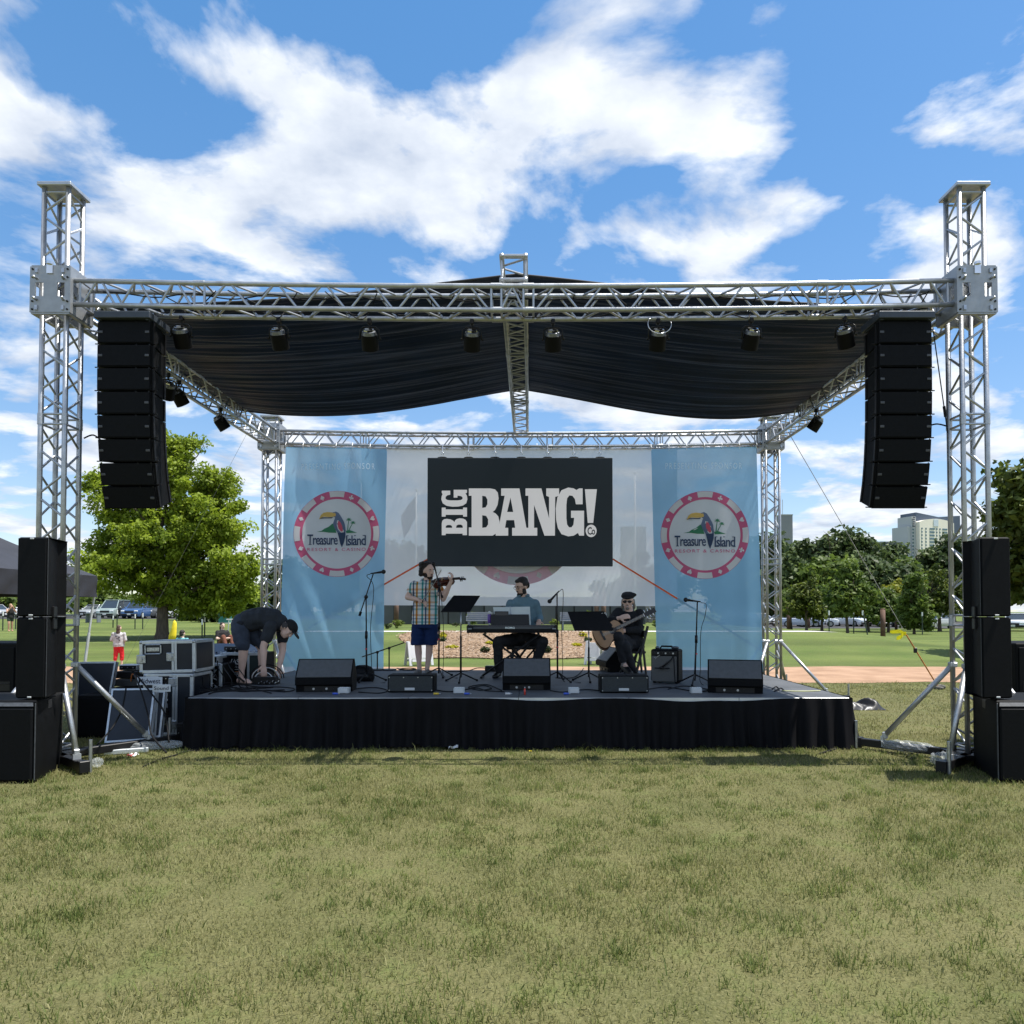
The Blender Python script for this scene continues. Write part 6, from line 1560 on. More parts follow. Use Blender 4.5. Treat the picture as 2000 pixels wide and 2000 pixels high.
# ------------------------------------------------------------------ parked cars
GLASS = mat('car_glass', (.03, .04, .05), .08, 0, .1, 3, spec=.8)
TYRE = mat('tyre', (.012, .012, .013), .8); RIM = mat('rim', (.4, .42, .44), .3, .8)
HEADL = mat('headlight', (.75, .78, .8), .1); TAIL = mat('tail_light', (.35, .02, .02), .2); PLATE = mat('number_plate', (.6, .62, .62), .5)
def car_proto(kind):
    o = thing('parked_car', 'x', 'car', (0, 0, 0), 'cars parked beyond the lawn')
    W = 1.82; L = {'suv': 4.6, 'sedan': 4.6, 'van': 5.0, 'pickup': 5.4}[kind]; H = {'suv': 1.72, 'sedan': 1.45, 'van': 1.9, 'pickup': 1.85}[kind]
    hood = {'suv': 1.02, 'sedan': .92, 'van': 1.05, 'pickup': 1.12}[kind]
    # front of the car at y = 0, body runs to y = L
    rings = []
    for y, z0, z1, w in ((0, .32, hood - .28, W * .80), (.10, .24, hood - .12, W * .93), (.45, .22, hood - .04, W), (1.2, .22, hood, W), (L * .55, .22, hood + .02, W), (L - .35, .22, hood + .02, W), (L - .06, .28, hood - .02, W * .95), (L, .36, hood - .2, W * .88)):
        h = w / 2; rings.append([V((-h * .94, y, z0)), V((h * .94, y, z0)), V((h, y, z0 + .18)), V((h, y, (z0 + z1) / 2)), V((h * .96, y, z1 - .06)), V((h * .86, y, z1)), V((-h * .86, y, z1)), V((-h * .96, y, z1 - .06)), V((-h, y, (z0 + z1) / 2)), V((-h, y, z0 + .18))])
    body = part('body', MB().loft(rings), mat('car_paint_silver', (.5, .52, .54), .25, .3), o, sm=True); soft(body, 40)
    e = {'suv': (1.15, 1.85, L - .35, L - .1), 'sedan': (1.3, 2.1, 3.4, 4.2), 'van': (.9, 1.8, L - .3, L - .08), 'pickup': (1.4, 2.0, 3.3, 3.45)}[kind]
    cab = []
    for y, z, w in ((e[0], hood - .02, W * .86), (e[1], H - .05, W * .68), (e[2], H - .04, W * .68), (e[3], hood - .02, W * .84)):
        cab.append((y, z, w))
    (y0, z0, w0), (y1, z1, w1), (y2, z2, w2), (y3, z3, w3) = cab
    q = [V((-w0 / 2, y0, z0)), V((w0 / 2, y0, z0)), V((w1 / 2, y1, z1)), V((-w1 / 2, y1, z1)), V((-w2 / 2, y2, z2)), V((w2 / 2, y2, z2)), V((w3 / 2, y3, z3)), V((-w3 / 2, y3, z3))]
    part('cabin_glass', MB().add(q, [(0, 1, 2, 3), (3, 2, 5, 4), (4, 5, 6, 7), (1, 6, 5, 2), (0, 3, 4, 7), (0, 7, 6, 1)]), GLASS, o)
    part('roof', MB().bbox((0, (y1 + y2) / 2, H - .025), (w1 + .06, y2 - y1 + .12, .06), .025), MATS['car_paint_silver'], o)
    for sx in (-1, 1):
        part('pillar', MB().tube((sx * w0 / 2, y0, z0), (sx * w1 / 2, y1, z1), .04, n=6), MATS['car_paint_silver'], o)
        part('pillar', MB().tube((sx * (w1 / 2 + .05), (y1 + y2) / 2, hood), (sx * w1 / 2, (y1 + y2) / 2, H - .03), .04, n=6), MATS['car_paint_silver'], o)
        part('headlight', MB().bbox((sx * W * .34, .06, hood - .27), (.34, .14, .15), .03), HEADL, o); part('tail_light', MB().bbox((sx * W * .4, L - .04, hood - .15), (.2, .1, .24), .03), TAIL, o)
        part('mirror', MB().ell((sx * (W / 2 + .08), y0 + .35, hood + .08), (.10, .06, .08), n=8, k=6), MATS['car_paint_silver'], o, sm=True)
        for y in (.85, L - .9):
            wh = part('wheel', MB().tube((sx * (W / 2 - .2), y, .33), (sx * (W / 2 + .01), y, .33), .33, n=18), TYRE, o); part('rim', MB().tube((sx * (W / 2), y, .33), (sx * (W / 2 + .02), y, .33), .21, n=12), RIM, wh)
    part('grille', MB().bbox((0, .0, hood - .36), (W * .48, .06, .20), .02), BLKP, o); part('bumper', MB().bbox((0, .0, .40), (W * .86, .14, .16), .04), BLKP, o); part('number_plate', MB().bbox((0, -.075, .44), (.32, .012, .15), .004), PLATE, o)
    return o
protos = {k_: car_proto(k_) for k_ in ('suv', 'sedan', 'van', 'pickup')}
used = set()
def car(label, kind, px, Y, col, rz=0, back=False):
    src = protos[kind]; c = src if kind not in used else copy_tree(src); used.add(kind)
    q = P(px, 1200, Y); c.location = (q.x, Y, gzf(q.x, Y) + .02); c.rotation_euler = (0, 0, R(rz)); c['label'] = label
    m = mat('car_paint_%d_%d' % (int(col[0] * 999), int(col[2] * 999)), col, .22, .25, .05, 2, spec=.6)
    for ch in c.children:
        if ch.data.materials and ch.data.materials[0] == MATS['car_paint_silver']:
            ch.material_slots[0].link = 'OBJECT'; ch.material_slots[0].material = m
    return c
WC, SIL, BKC, BLC, GRC, RDC = (.72, .74, .76), (.38, .40, .42), (.012, .013, .015), (.05, .12, .28), (.10, .11, .12), (.25, .03, .03)
for a_ in (('pale green-grey van at the left end of the parked cars', 'van', 204, 74, (.34, .42, .40), 8), ('black pickup between the grey van and the blue car', 'pickup', 229, 75, BKC, 4), ('blue car facing the lawn left of the maple trunk', 'suv', 252, 73, BLC, 6), ('dark suv just left of the maple trunk', 'suv', 281, 76, GRC, 2), ('white van right behind the maple trunk fork', 'van', 311, 77, WC, -4),
        ('dark suv parked alone right of the maple trunk', 'suv', 370, 75, GRC, -10), ('silver car behind the far left woman', 'sedan', 12, 78, SIL, 60), ('white suv at the far left edge behind the woman', 'suv', 45, 80, WC, 20), ('silver car behind the left tower', 'sedan', 160, 79, SIL, 0), ('white car behind the blue car', 'van', 265, 88, WC, 12),
        ('white sedan beside the rear right tower', 'sedan', 1512, 80, WC, 20), ('silver sedan right of the rear right tower post', 'sedan', 1556, 83, SIL, 10), ('black sedan behind the low spreading tree', 'sedan', 1592, 80, BKC, -5), ('pale blue sedan below the low spreading tree', 'sedan', 1612, 78, (.45, .5, .58), 65), ('white sedan left of the mulch-ring trunk', 'sedan', 1638, 79, WC, 70),
        ('dark blue car behind the green stakes', 'suv', 1675, 82, (.06, .08, .14), 0), ('white and red car right of the mulch-ring tree', 'sedan', 1694, 80, WC, 15), ('silver suv left of the thick brown post', 'suv', 1714, 84, SIL, 0), ('grey-green suv right of the thick brown post', 'suv', 1738, 78, (.30, .36, .36), -6), ('black car left of the narrow young tree', 'sedan', 1765, 77, BKC, -12),
        ('silver car right of the narrow young tree', 'sedan', 1799, 70, SIL, -55), ('white car behind the right speaker stack', 'sedan', 1978, 60, WC, -40), ('grey car seen between the guitarist and the right banner', 'suv', 1268, 78, SIL, 30), ('dark car seen right of the right blue banner', 'suv', 1497, 74, BKC, 50),
        ('red car in the second row behind the pale sedans', 'suv', 1585, 96, RDC, 0), ('white van in the second row of the right lot', 'van', 1650, 97, WC, 5), ('silver suv in the second row by the brown posts', 'suv', 1560, 98, SIL, -4), ('grey suv in the second row above the grey-green suv', 'suv', 1752, 96, GRC, 3)):
    car(*a_)

# ------------------------------------------------------------------ town buildings on the skyline
CREAM, HGREY, HBLUE, WING = mat('cream_facade', (.82, .77, .66), .8, 0, .04, .05), mat('pale_grey_facade', (.42, .44, .46), .8, 0, .04, .05), mat('slate_blue_roof', (.06, .085, .13), .5, 0, .06, .05), mat('hotel_window', (.09, .16, .19), .15, 0, .2, .2)
YH = 660.0; kh = scale_at(YH)
hb = thing('hotel_tower', 'cream hotel tower with arched top and slate-blue roof above the trees', 'building', (P(1815, 1200, YH).x, YH, 0))
x0, x1 = P(1785, 1100, YH).x, P(1862, 1100, YH).x; zt = P(0, 1020, YH).z; za = P(0, 1013, YH).z
n = 20; out = [(x0, 0), (x1, 0), (x1, zt)] + [(x1 + (x0 - x1) * i / n, zt + (za - zt) * math.sin(math.pi * i / n) ** .8) for i in range(1, n)] + [(x0, zt)]
mb = MB(); mb.v = [V((a, YH, b)) for a, b in out] + [V((a, YH + 22, b)) for a, b in out]; m_ = len(out)
mb.f = [tuple(range(m_)), tuple(range(2 * m_ - 1, m_ - 1, -1))] + [(i, (i + 1) % m_, m_ + (i + 1) % m_, m_ + i) for i in range(m_)]; mb.m = [0] * len(mb.f)
part('facade', mb, CREAM, hb, world=True)
xl = P(1762, 1100, YH + 6).x; zl = P(0, 1030, YH + 6).z
part('side_wing', MB().box(((xl + x0) / 2, YH + 14, zl / 2), (x0 - xl, 18, zl)), HGREY, hb, world=True)
xm = P(1770, 1100, YH + 5).x; part('stair_tower', MB().box(((xm + x0) / 2, YH + 12, (zl + 9) / 2), (x0 - xm, 16, zl + 9)), HGREY, hb, world=True)
zb = P(0, 1003, YH + 10).z; xb0, xb1 = P(1777, 1000, YH + 10).x, P(1875, 1000, YH + 10).x
mb = MB(); mb.add([(xb0, YH + 6, zt - 8), (xb1, YH + 6, zt - 8), (xb1, YH + 6, zb - 1), ((xb0 + xb1) / 2, YH + 6, zb - 3.2), (xb0, YH + 6, zb), (xb0, YH + 24, zt - 8), (xb1, YH + 24, zt - 8), (xb1, YH + 24, zb - 1), ((xb0 + xb1) / 2, YH + 24, zb - 3.2), (xb0, YH + 24, zb)], [(0, 1, 2, 3, 4), (9, 8, 7, 6, 5), (0, 5, 6, 1), (1, 6, 7, 2), (2, 7, 8, 3), (3, 8, 9, 4), (4, 9, 5, 0)])
part('roof', mb, HBLUE, hb, world=True)
def win(x, y, w, h, Yw, parent, m=WING): 
    q = P(x, y, Yw); part('window', MB().box((q.x, Yw - .12, q.z), (w / kh, .3, h / kh)), m, parent, world=True)
for r in range(13):
    y = 1033 + r * 6.45
    for x in (1789, 1798, 1822, 1829, 1853): win(x, y, 2.6, 3.2, YH, hb)
    for x in (1811.5, 1840): win(x, y, 11, 3.2, YH, hb)
    win(1773, y - 4, 3, 3.4, YH + 4, hb); 
for r in range(6): win(1774 + (r % 2), 1008 + r * 4.2, 4, 2.2, YH + 3.5, hb, mat('vertical_sign', (.05, .06, .08), .5))
q = P(1820, 1021, YH); part('crest_window', MB().box((q.x, YH - .2, q.z), (10 / kh, .4, 14 / kh)), mat('crest_glass', (.55, .62, .68), .2), hb, world=True)
hb.location.x += 4.0; hb.rotation_euler = (0, 0, R(18)); hb.scale = (1.12, 1, 1)
YG = 620.0; a, b = P(1524, 1006, YG), P(1548, 1006, YG)
gb = thing('grey_tower', 'plain grey tower block beside the rear right truss tower', 'building', ((a.x + b.x) / 2, YG, 0))
part('shaft', MB().box(((a.x + b.x) / 2, YG + 6, a.z / 2), (b.x - a.x, 12, a.z)), mat('tower_grey', (.23, .24, .26), .85, 0, .05, .05), gb, world=True); part('parapet', MB().box(((a.x + b.x) / 2, YG + 6, a.z + .3), (b.x - a.x + .6, 12.6, .8)), HGREY, gb, world=True)
part('mast', MB().tube((a.x + 2, YG, a.z), (a.x + 2, YG, a.z + 13), .25, n=6), HGREY, gb, world=True)
a, b = P(1720, 1059, 640), P(1762, 1059, 640); o = thing('office_block', 'low slate-grey office block left of the hotel tower', 'building', ((a.x + b.x) / 2, 640, 0))
part('block', MB().box(((a.x + b.x) / 2, 648, a.z / 2), (b.x - a.x, 16, a.z)), mat('office_slate', (.075, .085, .105), .6), o, world=True); part('roof_edge', MB().box(((a.x + b.x) / 2, 648, a.z + .3), (b.x - a.x + .8, 16.6, .8)), HGREY, o, world=True)
a, b = P(1806, 1085, 500), P(1840, 1085, 500); o = thing('brick_block', 'low brown brick building under the hotel tower', 'building', ((a.x + b.x) / 2, 500, 0)); part('block', MB().box(((a.x + b.x) / 2, 506, a.z / 2), (b.x - a.x, 12, a.z)), mat('dark_brick', (.10, .05, .04), .85), o, world=True); part('roof_edge', MB().box(((a.x + b.x) / 2, 506, a.z + .2), (b.x - a.x + .6, 12.4, .5)), mat('dark_coping', (.08, .06, .06), .8), o, world=True)
a, b = P(1216, 1058, 640), P(1262, 1058, 640); o = thing('office_block', 'pale tower block seen faintly through the pale banner right of the dark sign', 'building', ((a.x + b.x) / 2, 640, 0))
za_ = P(0, 1030, 640).z; part('block', MB().box(((a.x + b.x) / 2, 648, za_ / 2), (b.x - a.x, 16, za_)), HGREY, o, world=True); part('roof_edge', MB().box(((a.x + b.x) / 2, 648, za_ + .3), (b.x - a.x + .8, 16.6, .8)), HGREY, o, world=True)
# ------------------------------------------------------------------ people
TMPS = bpy.data.scenes.new('tmp')
def remeshed(mb, name, voxel=.010, it=3):
    me = mb.mesh('tmp'); ob = bpy.data.objects.new('tmp', me); TMPS.collection.objects.link(ob)
    r = ob.modifiers.new('r', 'REMESH'); r.mode = 'VOXEL'; r.voxel_size = voxel
    s = ob.modifiers.new('s', 'SMOOTH'); s.factor = .5; s.iterations = it
    vl = TMPS.view_layers[0]; vl.update(); dg = vl.depsgraph; out = bpy.data.meshes.new_from_object(ob.evaluated_get(dg))
    bpy.data.objects.remove(ob); bpy.data.meshes.remove(me); out.name = name; smooth(out); return out
from mathutils import noise as mnoise
CLOTHES = {'shirt': .007, 't_shirt': .009, 'shorts': .008, 'trousers': .009, 'sweater': .008, 'top': .008, 'bottoms': .007}
def blob(name, mb, m, parent, voxel=.010, it=3, pick=None):
    me = remeshed(mb, name, voxel, it); setm(me, m)
    if name in CLOTHES:
        am = CLOTHES[name]
        n_ = len(me.vertices); co = np.empty(n_ * 3, np.float32); nr = np.empty(n_ * 3, np.float32)
        me.vertices.foreach_get('co', co); me.vertex_normals.foreach_get('vector', nr)
        co = co.reshape(-1, 3); nr = nr.reshape(-1, 3)
        w_ = np.array([mnoise.noise((x * 9, y * 9, z * 16)) + .6 * mnoise.noise((x * 26 + z * 14, y * 26, z * 22)) for x, y, z in co.tolist()], np.float32)
        me.vertices.foreach_set('co', (co + nr * (am * w_)[:, None]).ravel()); me.update()
    if pick:
        me.polygons.foreach_set('material_index', [pick(p.center) for p in me.polygons])
    o = bpy.data.objects.new(name, me); COL.objects.link(o); o.parent = parent; return o
def frame(d, up=(0, 0, 1)):
    f = V(d).normalized(); u = (V(up) - f * V(up).dot(f)).normalized(); s = f.cross(u); return f, u, s      # forward, up, side (the person's right)
def rotm(f, u, s): return Matrix((s, f, u)).transposed()       # local x = side, y = forward, z = up
def head_shape(mb, c, d, up=(0, 0, 1), k=1.0):
    f, u, s = frame(d, up); M = rotm(f, u, s); c = V(c); L = lambda a, b, e: c + (s * a + f * b + u * e) * k
    mb.ell(L(0, -.012, .022), [.074 * k, .094 * k, .096 * k], M, 16, 12)
    mb.ell(L(0, .022, -.05), [.056 * k, .066 * k, .066 * k], M, 14, 10)
    mb.ell(L(0, .058, -.088), [.026 * k, .024 * k, .02 * k], M)
    mb.ell(L(0, .068, .028), [.05 * k, .022 * k, .016 * k], M)
    mb.limb([(L(0, .082, .018), .010 * k), (L(0, .104, -.022), .014 * k)]); mb.ell(L(0, .090, -.026), [.019 * k, .014 * k, .011 * k], M)
    for e in (-1, 1):
        mb.ell(L(.076 * e, -.008, -.008), [.010 * k, .022 * k, .032 * k], M); mb.ell(L(.036 * e, .062, -.024), [.022 * k, .02 * k, .02 * k], M)
    mb.ell(L(0, .078, -.062), [.024 * k, .014 * k, .010 * k], M)
    return L, M
def face_parts(o, L, M, brow, lip=(.32, .12, .10), glasses=None, k=1.0, eyes=True):
    WHE, DKE = mat('eye_white', (.6, .58, .55), .3), mat('iris_dark', (.03, .02, .015), .2)
    if eyes:
        for e in (-1, 1):
            ey = part('eye', MB().ell(L(.031 * e, .076, .008), [.013 * k, .009 * k, .007 * k], M, 10, 6), WHE, o, sm=True)
            part('iris', MB().ell(L(.031 * e, .083, .008), [.006 * k, .004 * k, .006 * k], M, 8, 6), DKE, ey, sm=True)
            part('eyebrow', MB().ell(L(.031 * e, .085, .030), [.020 * k, .007 * k, .005 * k], M, 8, 6), brow, o, sm=True)
    part('mouth', MB().ell(L(0, .089, -.061), [.021 * k, .006 * k, .006 * k], M, 10, 6), mat('lips_%d' % int(lip[0] * 100), lip, .5), o, sm=True)
def hand_shape(mb, w, d, n, curl=.5, k=1.0, thumb=1, spread=.0):
    """w wrist, d towards the fingers, n out of the back of the hand; thumb = +1/-1 side"""
    f, u, s = frame(d, n); w = V(w); M = rotm(f, u, s)
    mb.ell(w + f * .045 * k, [.040 * k, .052 * k, .017 * k], M, 12, 8)
    for i, (x, L) in enumerate(((-.030, .066), (-.010, .078), (.011, .073), (.030, .058))):
        x *= thumb * -1
        p = w + f * .085 * k + s * (x * k); dirv = (f + s * (x * spread * 8)).normalized(); pts = [(p - f * .02 * k, .010 * k), (p, .0098 * k)]; a = 0
        for seg in (.45, .32, .23):
            a += curl * (1.1 if seg < .4 else .8); dv = dirv * math.cos(a) - u * math.sin(a); p = p + dv * (L * seg * 1.25 * k); pts.append((p, .0085 * k))
        mb.limb(pts, 8)
    b = w + f * .022 * k + s * (thumb * .034 * k); t1 = b + (f * .6 + s * thumb * .75 - u * .35).normalized() * .038 * k; t2 = t1 + (f * .9 + s * thumb * .2 - u * .5 * (curl + .3)).normalized() * .034 * k
    mb.limb([(b, .014 * k), (t1, .0115 * k), (t2, .0095 * k)], 8)
SKIN = mat('skin_fair', (.68, .46, .37), .5, 0, .06, 8, spec=.35); SKIN2 = mat('skin_tan', (.60, .39, .30), .5, 0, .08, 8, spec=.35)
HAIRB = mat('dark_brown_hair', (.012, .008, .006), .6, 0, .4, 60, .6, 120); BEARD = mat('brown_beard', (.022, .011, .008), .7, 0, .4, 80, .6, 160)
GHAIR = mat('grey_hair', (.22, .19, .16), .7, 0, .3, 60, .6, 140)
def shoe(mb, heel, d, L=.27, w=.045, h=.05):
    f = V((d[0], d[1], 0)).normalized(); a = V(heel)
    mb.limb([(a + V((0, 0, h * .8)), w * .85), (a + f * L * .35 + V((0, 0, h * .75)), w * .92), (a + f * L * .7 + V((0, 0, h * .55)), w), (a + f * L * .9 + V((0, 0, h * .45)), w * .72)]); return mb
def flat_bottom(mb, z=0.0):
    for p in mb.v:
        if p.z < z: p.z = z
    return mb

def plaid():
    m = bpy.data.materials.new('plaid_shirt'); m.use_nodes = True; ns, ls = m.node_tree.nodes, m.node_tree.links; b = ns['Principled BSDF']; b.inputs['Roughness'].default_value = .85; b.inputs['Specular IOR Level'].default_value = .2
    t = ns.new('ShaderNodeTexCoord'); sp = ns.new('ShaderNodeSeparateXYZ'); ls.new(t.outputs['Object'], sp.inputs[0])
    def stripes(axis, sc, off):
        a = M_('MULTIPLY_ADD', sp.outputs[axis], sc, off, ns, ls); fr = M_('FRACT', a, nodes=ns, links=ls)
        r = ns.new('ShaderNodeValToRGB'); r.color_ramp.interpolation = 'LINEAR'; el = r.color_ramp.elements
        cols = [(0, (.80, .80, .78)), (.13, (.80, .80, .78)), (.17, (.05, .33, .34)), (.27, (.05, .33, .34)), (.31, (.80, .80, .78)), (.42, (.8, .8, .78)), (.45, (.05, .09, .20)), (.52, (.05, .09, .20)), (.55, (.8, .8, .78)), (.67, (.8, .8, .78)), (.71, (.62, .27, .03)), (.82, (.62, .27, .03)), (.86, (.8, .8, .78))]
        el[0].position, el[0].color = cols[0][0], (*cols[0][1], 1); el[1].position, el[1].color = cols[-1][0], (*cols[-1][1], 1)
        for p_, c_ in cols[1:-1]: e = el.new(p_); e.color = (*c_, 1)
        ls.new(fr, r.inputs[0]); return r.outputs[0]
    mx = ns.new('ShaderNodeMix'); mx.data_type = 'RGBA'; mx.blend_type = 'MULTIPLY'; mx.inputs[0].default_value = .62
    ls.new(stripes(0, 5.2, .35), mx.inputs[6]); ls.new(stripes(2, 5.2, .1), mx.inputs[7]); ls.new(mx.outputs[2], b.inputs['Base Color']); return m

# ---- violinist
b0 = deck(830, 1317.5); vio = thing('person', 'standing violinist in plaid shirt and navy shorts playing under the dark sign', 'person', b0)
B = MB()
hc = V((.045, 0, 1.565)); hd = V((.62, -.62, -.12))
Lh, Mh = head_shape(B, hc, hd, k=1.04)
B.limb([(V((.02, .0, 1.36)), .062), (V((.035, -.005, 1.47)), .056)])
hipL, hipR = V((-.085, 0, .86)), V((.085, 0, .86))
B.loft([ering((x, 0, z), rx, ry, 18) for z, x, rx, ry in ((.80, 0, .155, .11), (.92, 0, .165, .115), (1.05, .005, .155, .108), (1.2, .01, .17, .115), (1.33, .015, .175, .11), (1.40, .018, .11, .075))])
knL, knR = V((-.105, -.02, .46)), V((.07, -.02, .46)); anL, anR = V((-.085, .01, .07)), V((.03, .01, .07))
B.limb([(hipL, .088), (V((-.10, -.01, .64)), .076), (knL, .055), (V((-.10, .015, .33)), .054), (V((-.09, .01, .16)), .036), (anL, .036)])
B.limb([(hipR, .088), (V((.08, -.01, .64)), .076), (knR, .055), (V((.06, .015, .33)), .054), (V((.04, .01, .16)), .036), (anR, .036)])
shR, elR, wrR = V((-.165, 0, 1.345)), V((-.265, -.03, 1.165)), V((-.065, -.20, 1.125))
shL, elL, wrL = V((.19, -.02, 1.345)), V((.295, -.20, 1.135)), V((.42, -.30, 1.39))
B.limb([(shR, .056), (shR.lerp(elR, .5), .05), (elR, .042), (elR.lerp(wrR, .4), .042), (wrR, .027)]); B.limb([(shL, .056), (shL.lerp(elL, .5), .05), (elL, .042), (elL.lerp(wrL, .4), .042), (wrL, .027)])
hand_shape(B, wrR, V((.85, -.25, -.35)), V((.1, -.5, .85)), .55, 1.0, 1)
hand_shape(B, wrL, V((.25, -.05, 1)), V((.9, -.3, 0)), .75, 1.0, -1)
blob('body', B, SKIN, vio, .0085, 3)
face_parts(vio, Lh, Mh, HAIRB, k=1.04)
H = MB(); H.ell(Lh(0, -.035, .055), [.088, .094, .082], Mh, 16, 10); H.ell(Lh(.0, -.085, -.01), [.085, .055, .085], Mh)
for e in (-1, 1): H.ell(Lh(.072 * e, -.045, .0), [.024, .05, .07], Mh); H.ell(Lh(.066 * e, -.07, -.055), [.028, .04, .04], Mh)
H.ell(Lh(0, -.02, .108), [.066, .06, .03], Mh); rs = random.Random(2)
for i in range(46): a, z = rs.uniform(3.0, 6.4), rs.uniform(-.07, .12); H.ell(Lh(.092 * math.cos(a), -.045 + .095 * math.sin(a), z), .020 + .013 * rs.random(), n=8, k=6)
blob('hair', H, HAIRB, vio, .007, 2)
D_ = MB(); D_.ell(Lh(0, .05, -.098), [.050, .044, .026], Mh); D_.ell(Lh(.052, .015, -.068), [.016, .04, .042], Mh); D_.ell(Lh(-.052, .015, -.068), [.016, .04, .042], Mh); D_.ell(Lh(0, .092, -.046), [.026, .010, .007], Mh); D_.ell(Lh(0, .088, -.083), [.026, .014, .014], Mh)
blob('beard', D_, BEARD, vio, .006, 2)
SH = MB(); SH.loft([ering((x, 0, z), rx, ry, 22) for z, x, rx, ry in ((.755, 0, .205, .145), (.80, 0, .20, .142), (.95, .0, .19, .135), (1.1, .005, .182, .13), (1.22, .012, .188, .132), (1.33, .018, .185, .122), (1.385, .02, .145, .10), (1.425, .022, .085, .075))])
SH.tube(shR + V((.03, 0, .01)), shR.lerp(elR, .66), .078, .074, n=14); SH.tube(shL + V((-.03, 0, .01)), shL.lerp(elL, .55), .078, .074, n=14); SH.ell(shR, .075); SH.ell(shL, .075)
rs = random.Random(6)
for p in SH.v: p += V((rs.uniform(-.006, .006), rs.uniform(-.006, .006), rs.uniform(-.004, .004)))
PL = plaid(); blob('shirt', SH, PL, vio, .010, 2)
CO = MB(); CO.path([V((.022 + .075 * math.cos(a), -.02 + .07 * math.sin(a), 1.425 - .02 * math.sin(a) * -1)) for a in [R(-80 + 340 * i / 14) for i in range(15)]], .018, n=6); part('collar', CO, PL, vio, sm=True)
part('button_placket', MB().box((.02, -.138, 1.05), (.03, .012, .55)), PL, vio)
NAVYS = mat('navy_shorts', (.012, .028, .095), .85, 0, .12, 6, .2, 60, .2); SO = MB()
SO.loft([ering((0, 0, z), rx, ry, 20) for z, rx, ry in ((.70, .20, .135), (.80, .19, .13), (.90, .175, .12))])
for x, xk in ((-.1, -.115), (.1, .085)): SO.loft([ering((x + (xk - x) * (1 - (z - .44) / .34), -.005, z), r, r * .98, 18) for z, r in ((.445, .100), (.455, .104), (.58, .104), (.70, .105), (.80, .095))])
blob('shorts', SO, NAVYS, vio, .009, 2)
SHO = mat('grey_slip_on', (.16, .15, .14), .8, 0, .15, 20); SOLE = mat('white_sole', (.5, .5, .48), .7)
for a, d in ((anL, V((-.12, -1, 0))), (anR, V((.28, -1, 0)))):
    s_ = blob('shoe', flat_bottom(shoe(MB(), V((a.x, a.y + .03, .005)), d, .25), .004), SHO, vio, .008, 2)
# violin and bow
wood = mat('violin_varnish', (.075, .018, .008), .25, 0, .35, 10, stretch=(1, 6, 1)); ebony = mat('ebony', (.008, .007, .007), .35)
chin = V((.13, -.13, 1.40)); scroll = V((.60, -.36, 1.425)); ax = (scroll - chin).normalized(); up = (V((.0, -.75, .66)) - ax * V((.0, -.75, .66)).dot(ax)).normalized(); sd_ = ax.cross(up)
vn = thing('violin', 'dark red-brown violin held under the violinist chin', 'violin', b0 + chin)
def vlen(t):   # half width along the body, t 0..1
    for (t0, w0), (t1, w1) in zip(VP[:-1], VP[1:]):
        if t <= t1: return w0 + (w1 - w0) * (t - t0) / (t1 - t0)
    return VP[-1][1]
VP = [(0, .03), (.05, .075), (.18, .102), (.30, .098), (.40, .070), (.52, .055), (.62, .065), (.75, .082), (.88, .074), (.96, .045), (1, .02)]
ts = [i / 24 for i in range(25)]; outl = [(t * .355, vlen(t)) for t in ts] + [(t * .355, -vlen(t)) for t in reversed(ts)]
W_ = lambda a, b, c: b0 + chin + ax * a + sd_ * b + up * c
vb = part('body', MB().prism(outl, W_(0, 0, -.02), ax, sd_, .036), wood, vn, world=True)
part('top_arch', MB().ell(W_(.18, 0, .012), (.16, .066, .012), Matrix((ax, sd_, up)).transposed()), wood, vn, world=True, sm=True)
part('neck', MB().tube(W_(.34, 0, .012), W_(.49, 0, .012), .012), wood, vn, world=True, sm=True); part('fingerboard', MB().box(W_(.36, 0, .03), (.26, .028, .008), Matrix((ax, sd_, up)).transposed()), ebony, vn, world=True)
part('scroll', MB().ell(W_(.555, 0, .0), (.022, .012, .022), Matrix((ax, sd_, up)).transposed()).box(W_(.51, 0, .004), (.07, .022, .022), Matrix((ax, sd_, up)).transposed()), ebony, vn, world=True, sm=True)
for i in range(4): s1 = 1 if i % 2 else -1; part('peg', MB().tube(W_(.49 + i * .013, 0, .004), W_(.49 + i * .013, s1 * .035, .004), .0045).ell(W_(.49 + i * .013, s1 * .04, .004), .009, n=8, k=6), ebony, vn, world=True)
part('bridge', MB().box(W_(.185, 0, .035), (.005, .045, .03), Matrix((ax, sd_, up)).transposed()), mat('maple_bridge', (.5, .35, .18), .6), vn, world=True); part('chin_rest', MB().ell(W_(.03, .03, .028), (.035, .03, .012), Matrix((ax, sd_, up)).transposed()), ebony, vn, world=True, sm=True); part('tailpiece', MB().box(W_(.09, 0, .03), (.11, .03, .008), Matrix((ax, sd_, up)).transposed()), ebony, vn, world=True)
bA, bB = b0 + wrR + V((.05, -.045, -.045)), b0 + V((.285, -.36, 1.56))
bw = thing('violin_bow', "thin violin bow held in the violinist's lower hand", 'bow', bA)
part('stick', MB().tube(bA, bB, .005, .004, n=6), mat('bow_wood', (.09, .03, .015), .3), bw, world=True); part('hair_ribbon', MB().tube(bA + V((.02, -.012, .02)), bB + V((.006, -.010, -.02)), .003, n=4), mat('bow_hair', (.6, .58, .5), .6), bw, world=True); part('frog', MB().bbox(bA + V((.012, -.008, .02)), (.02, .016, .035), .003), ebony, bw, world=True)

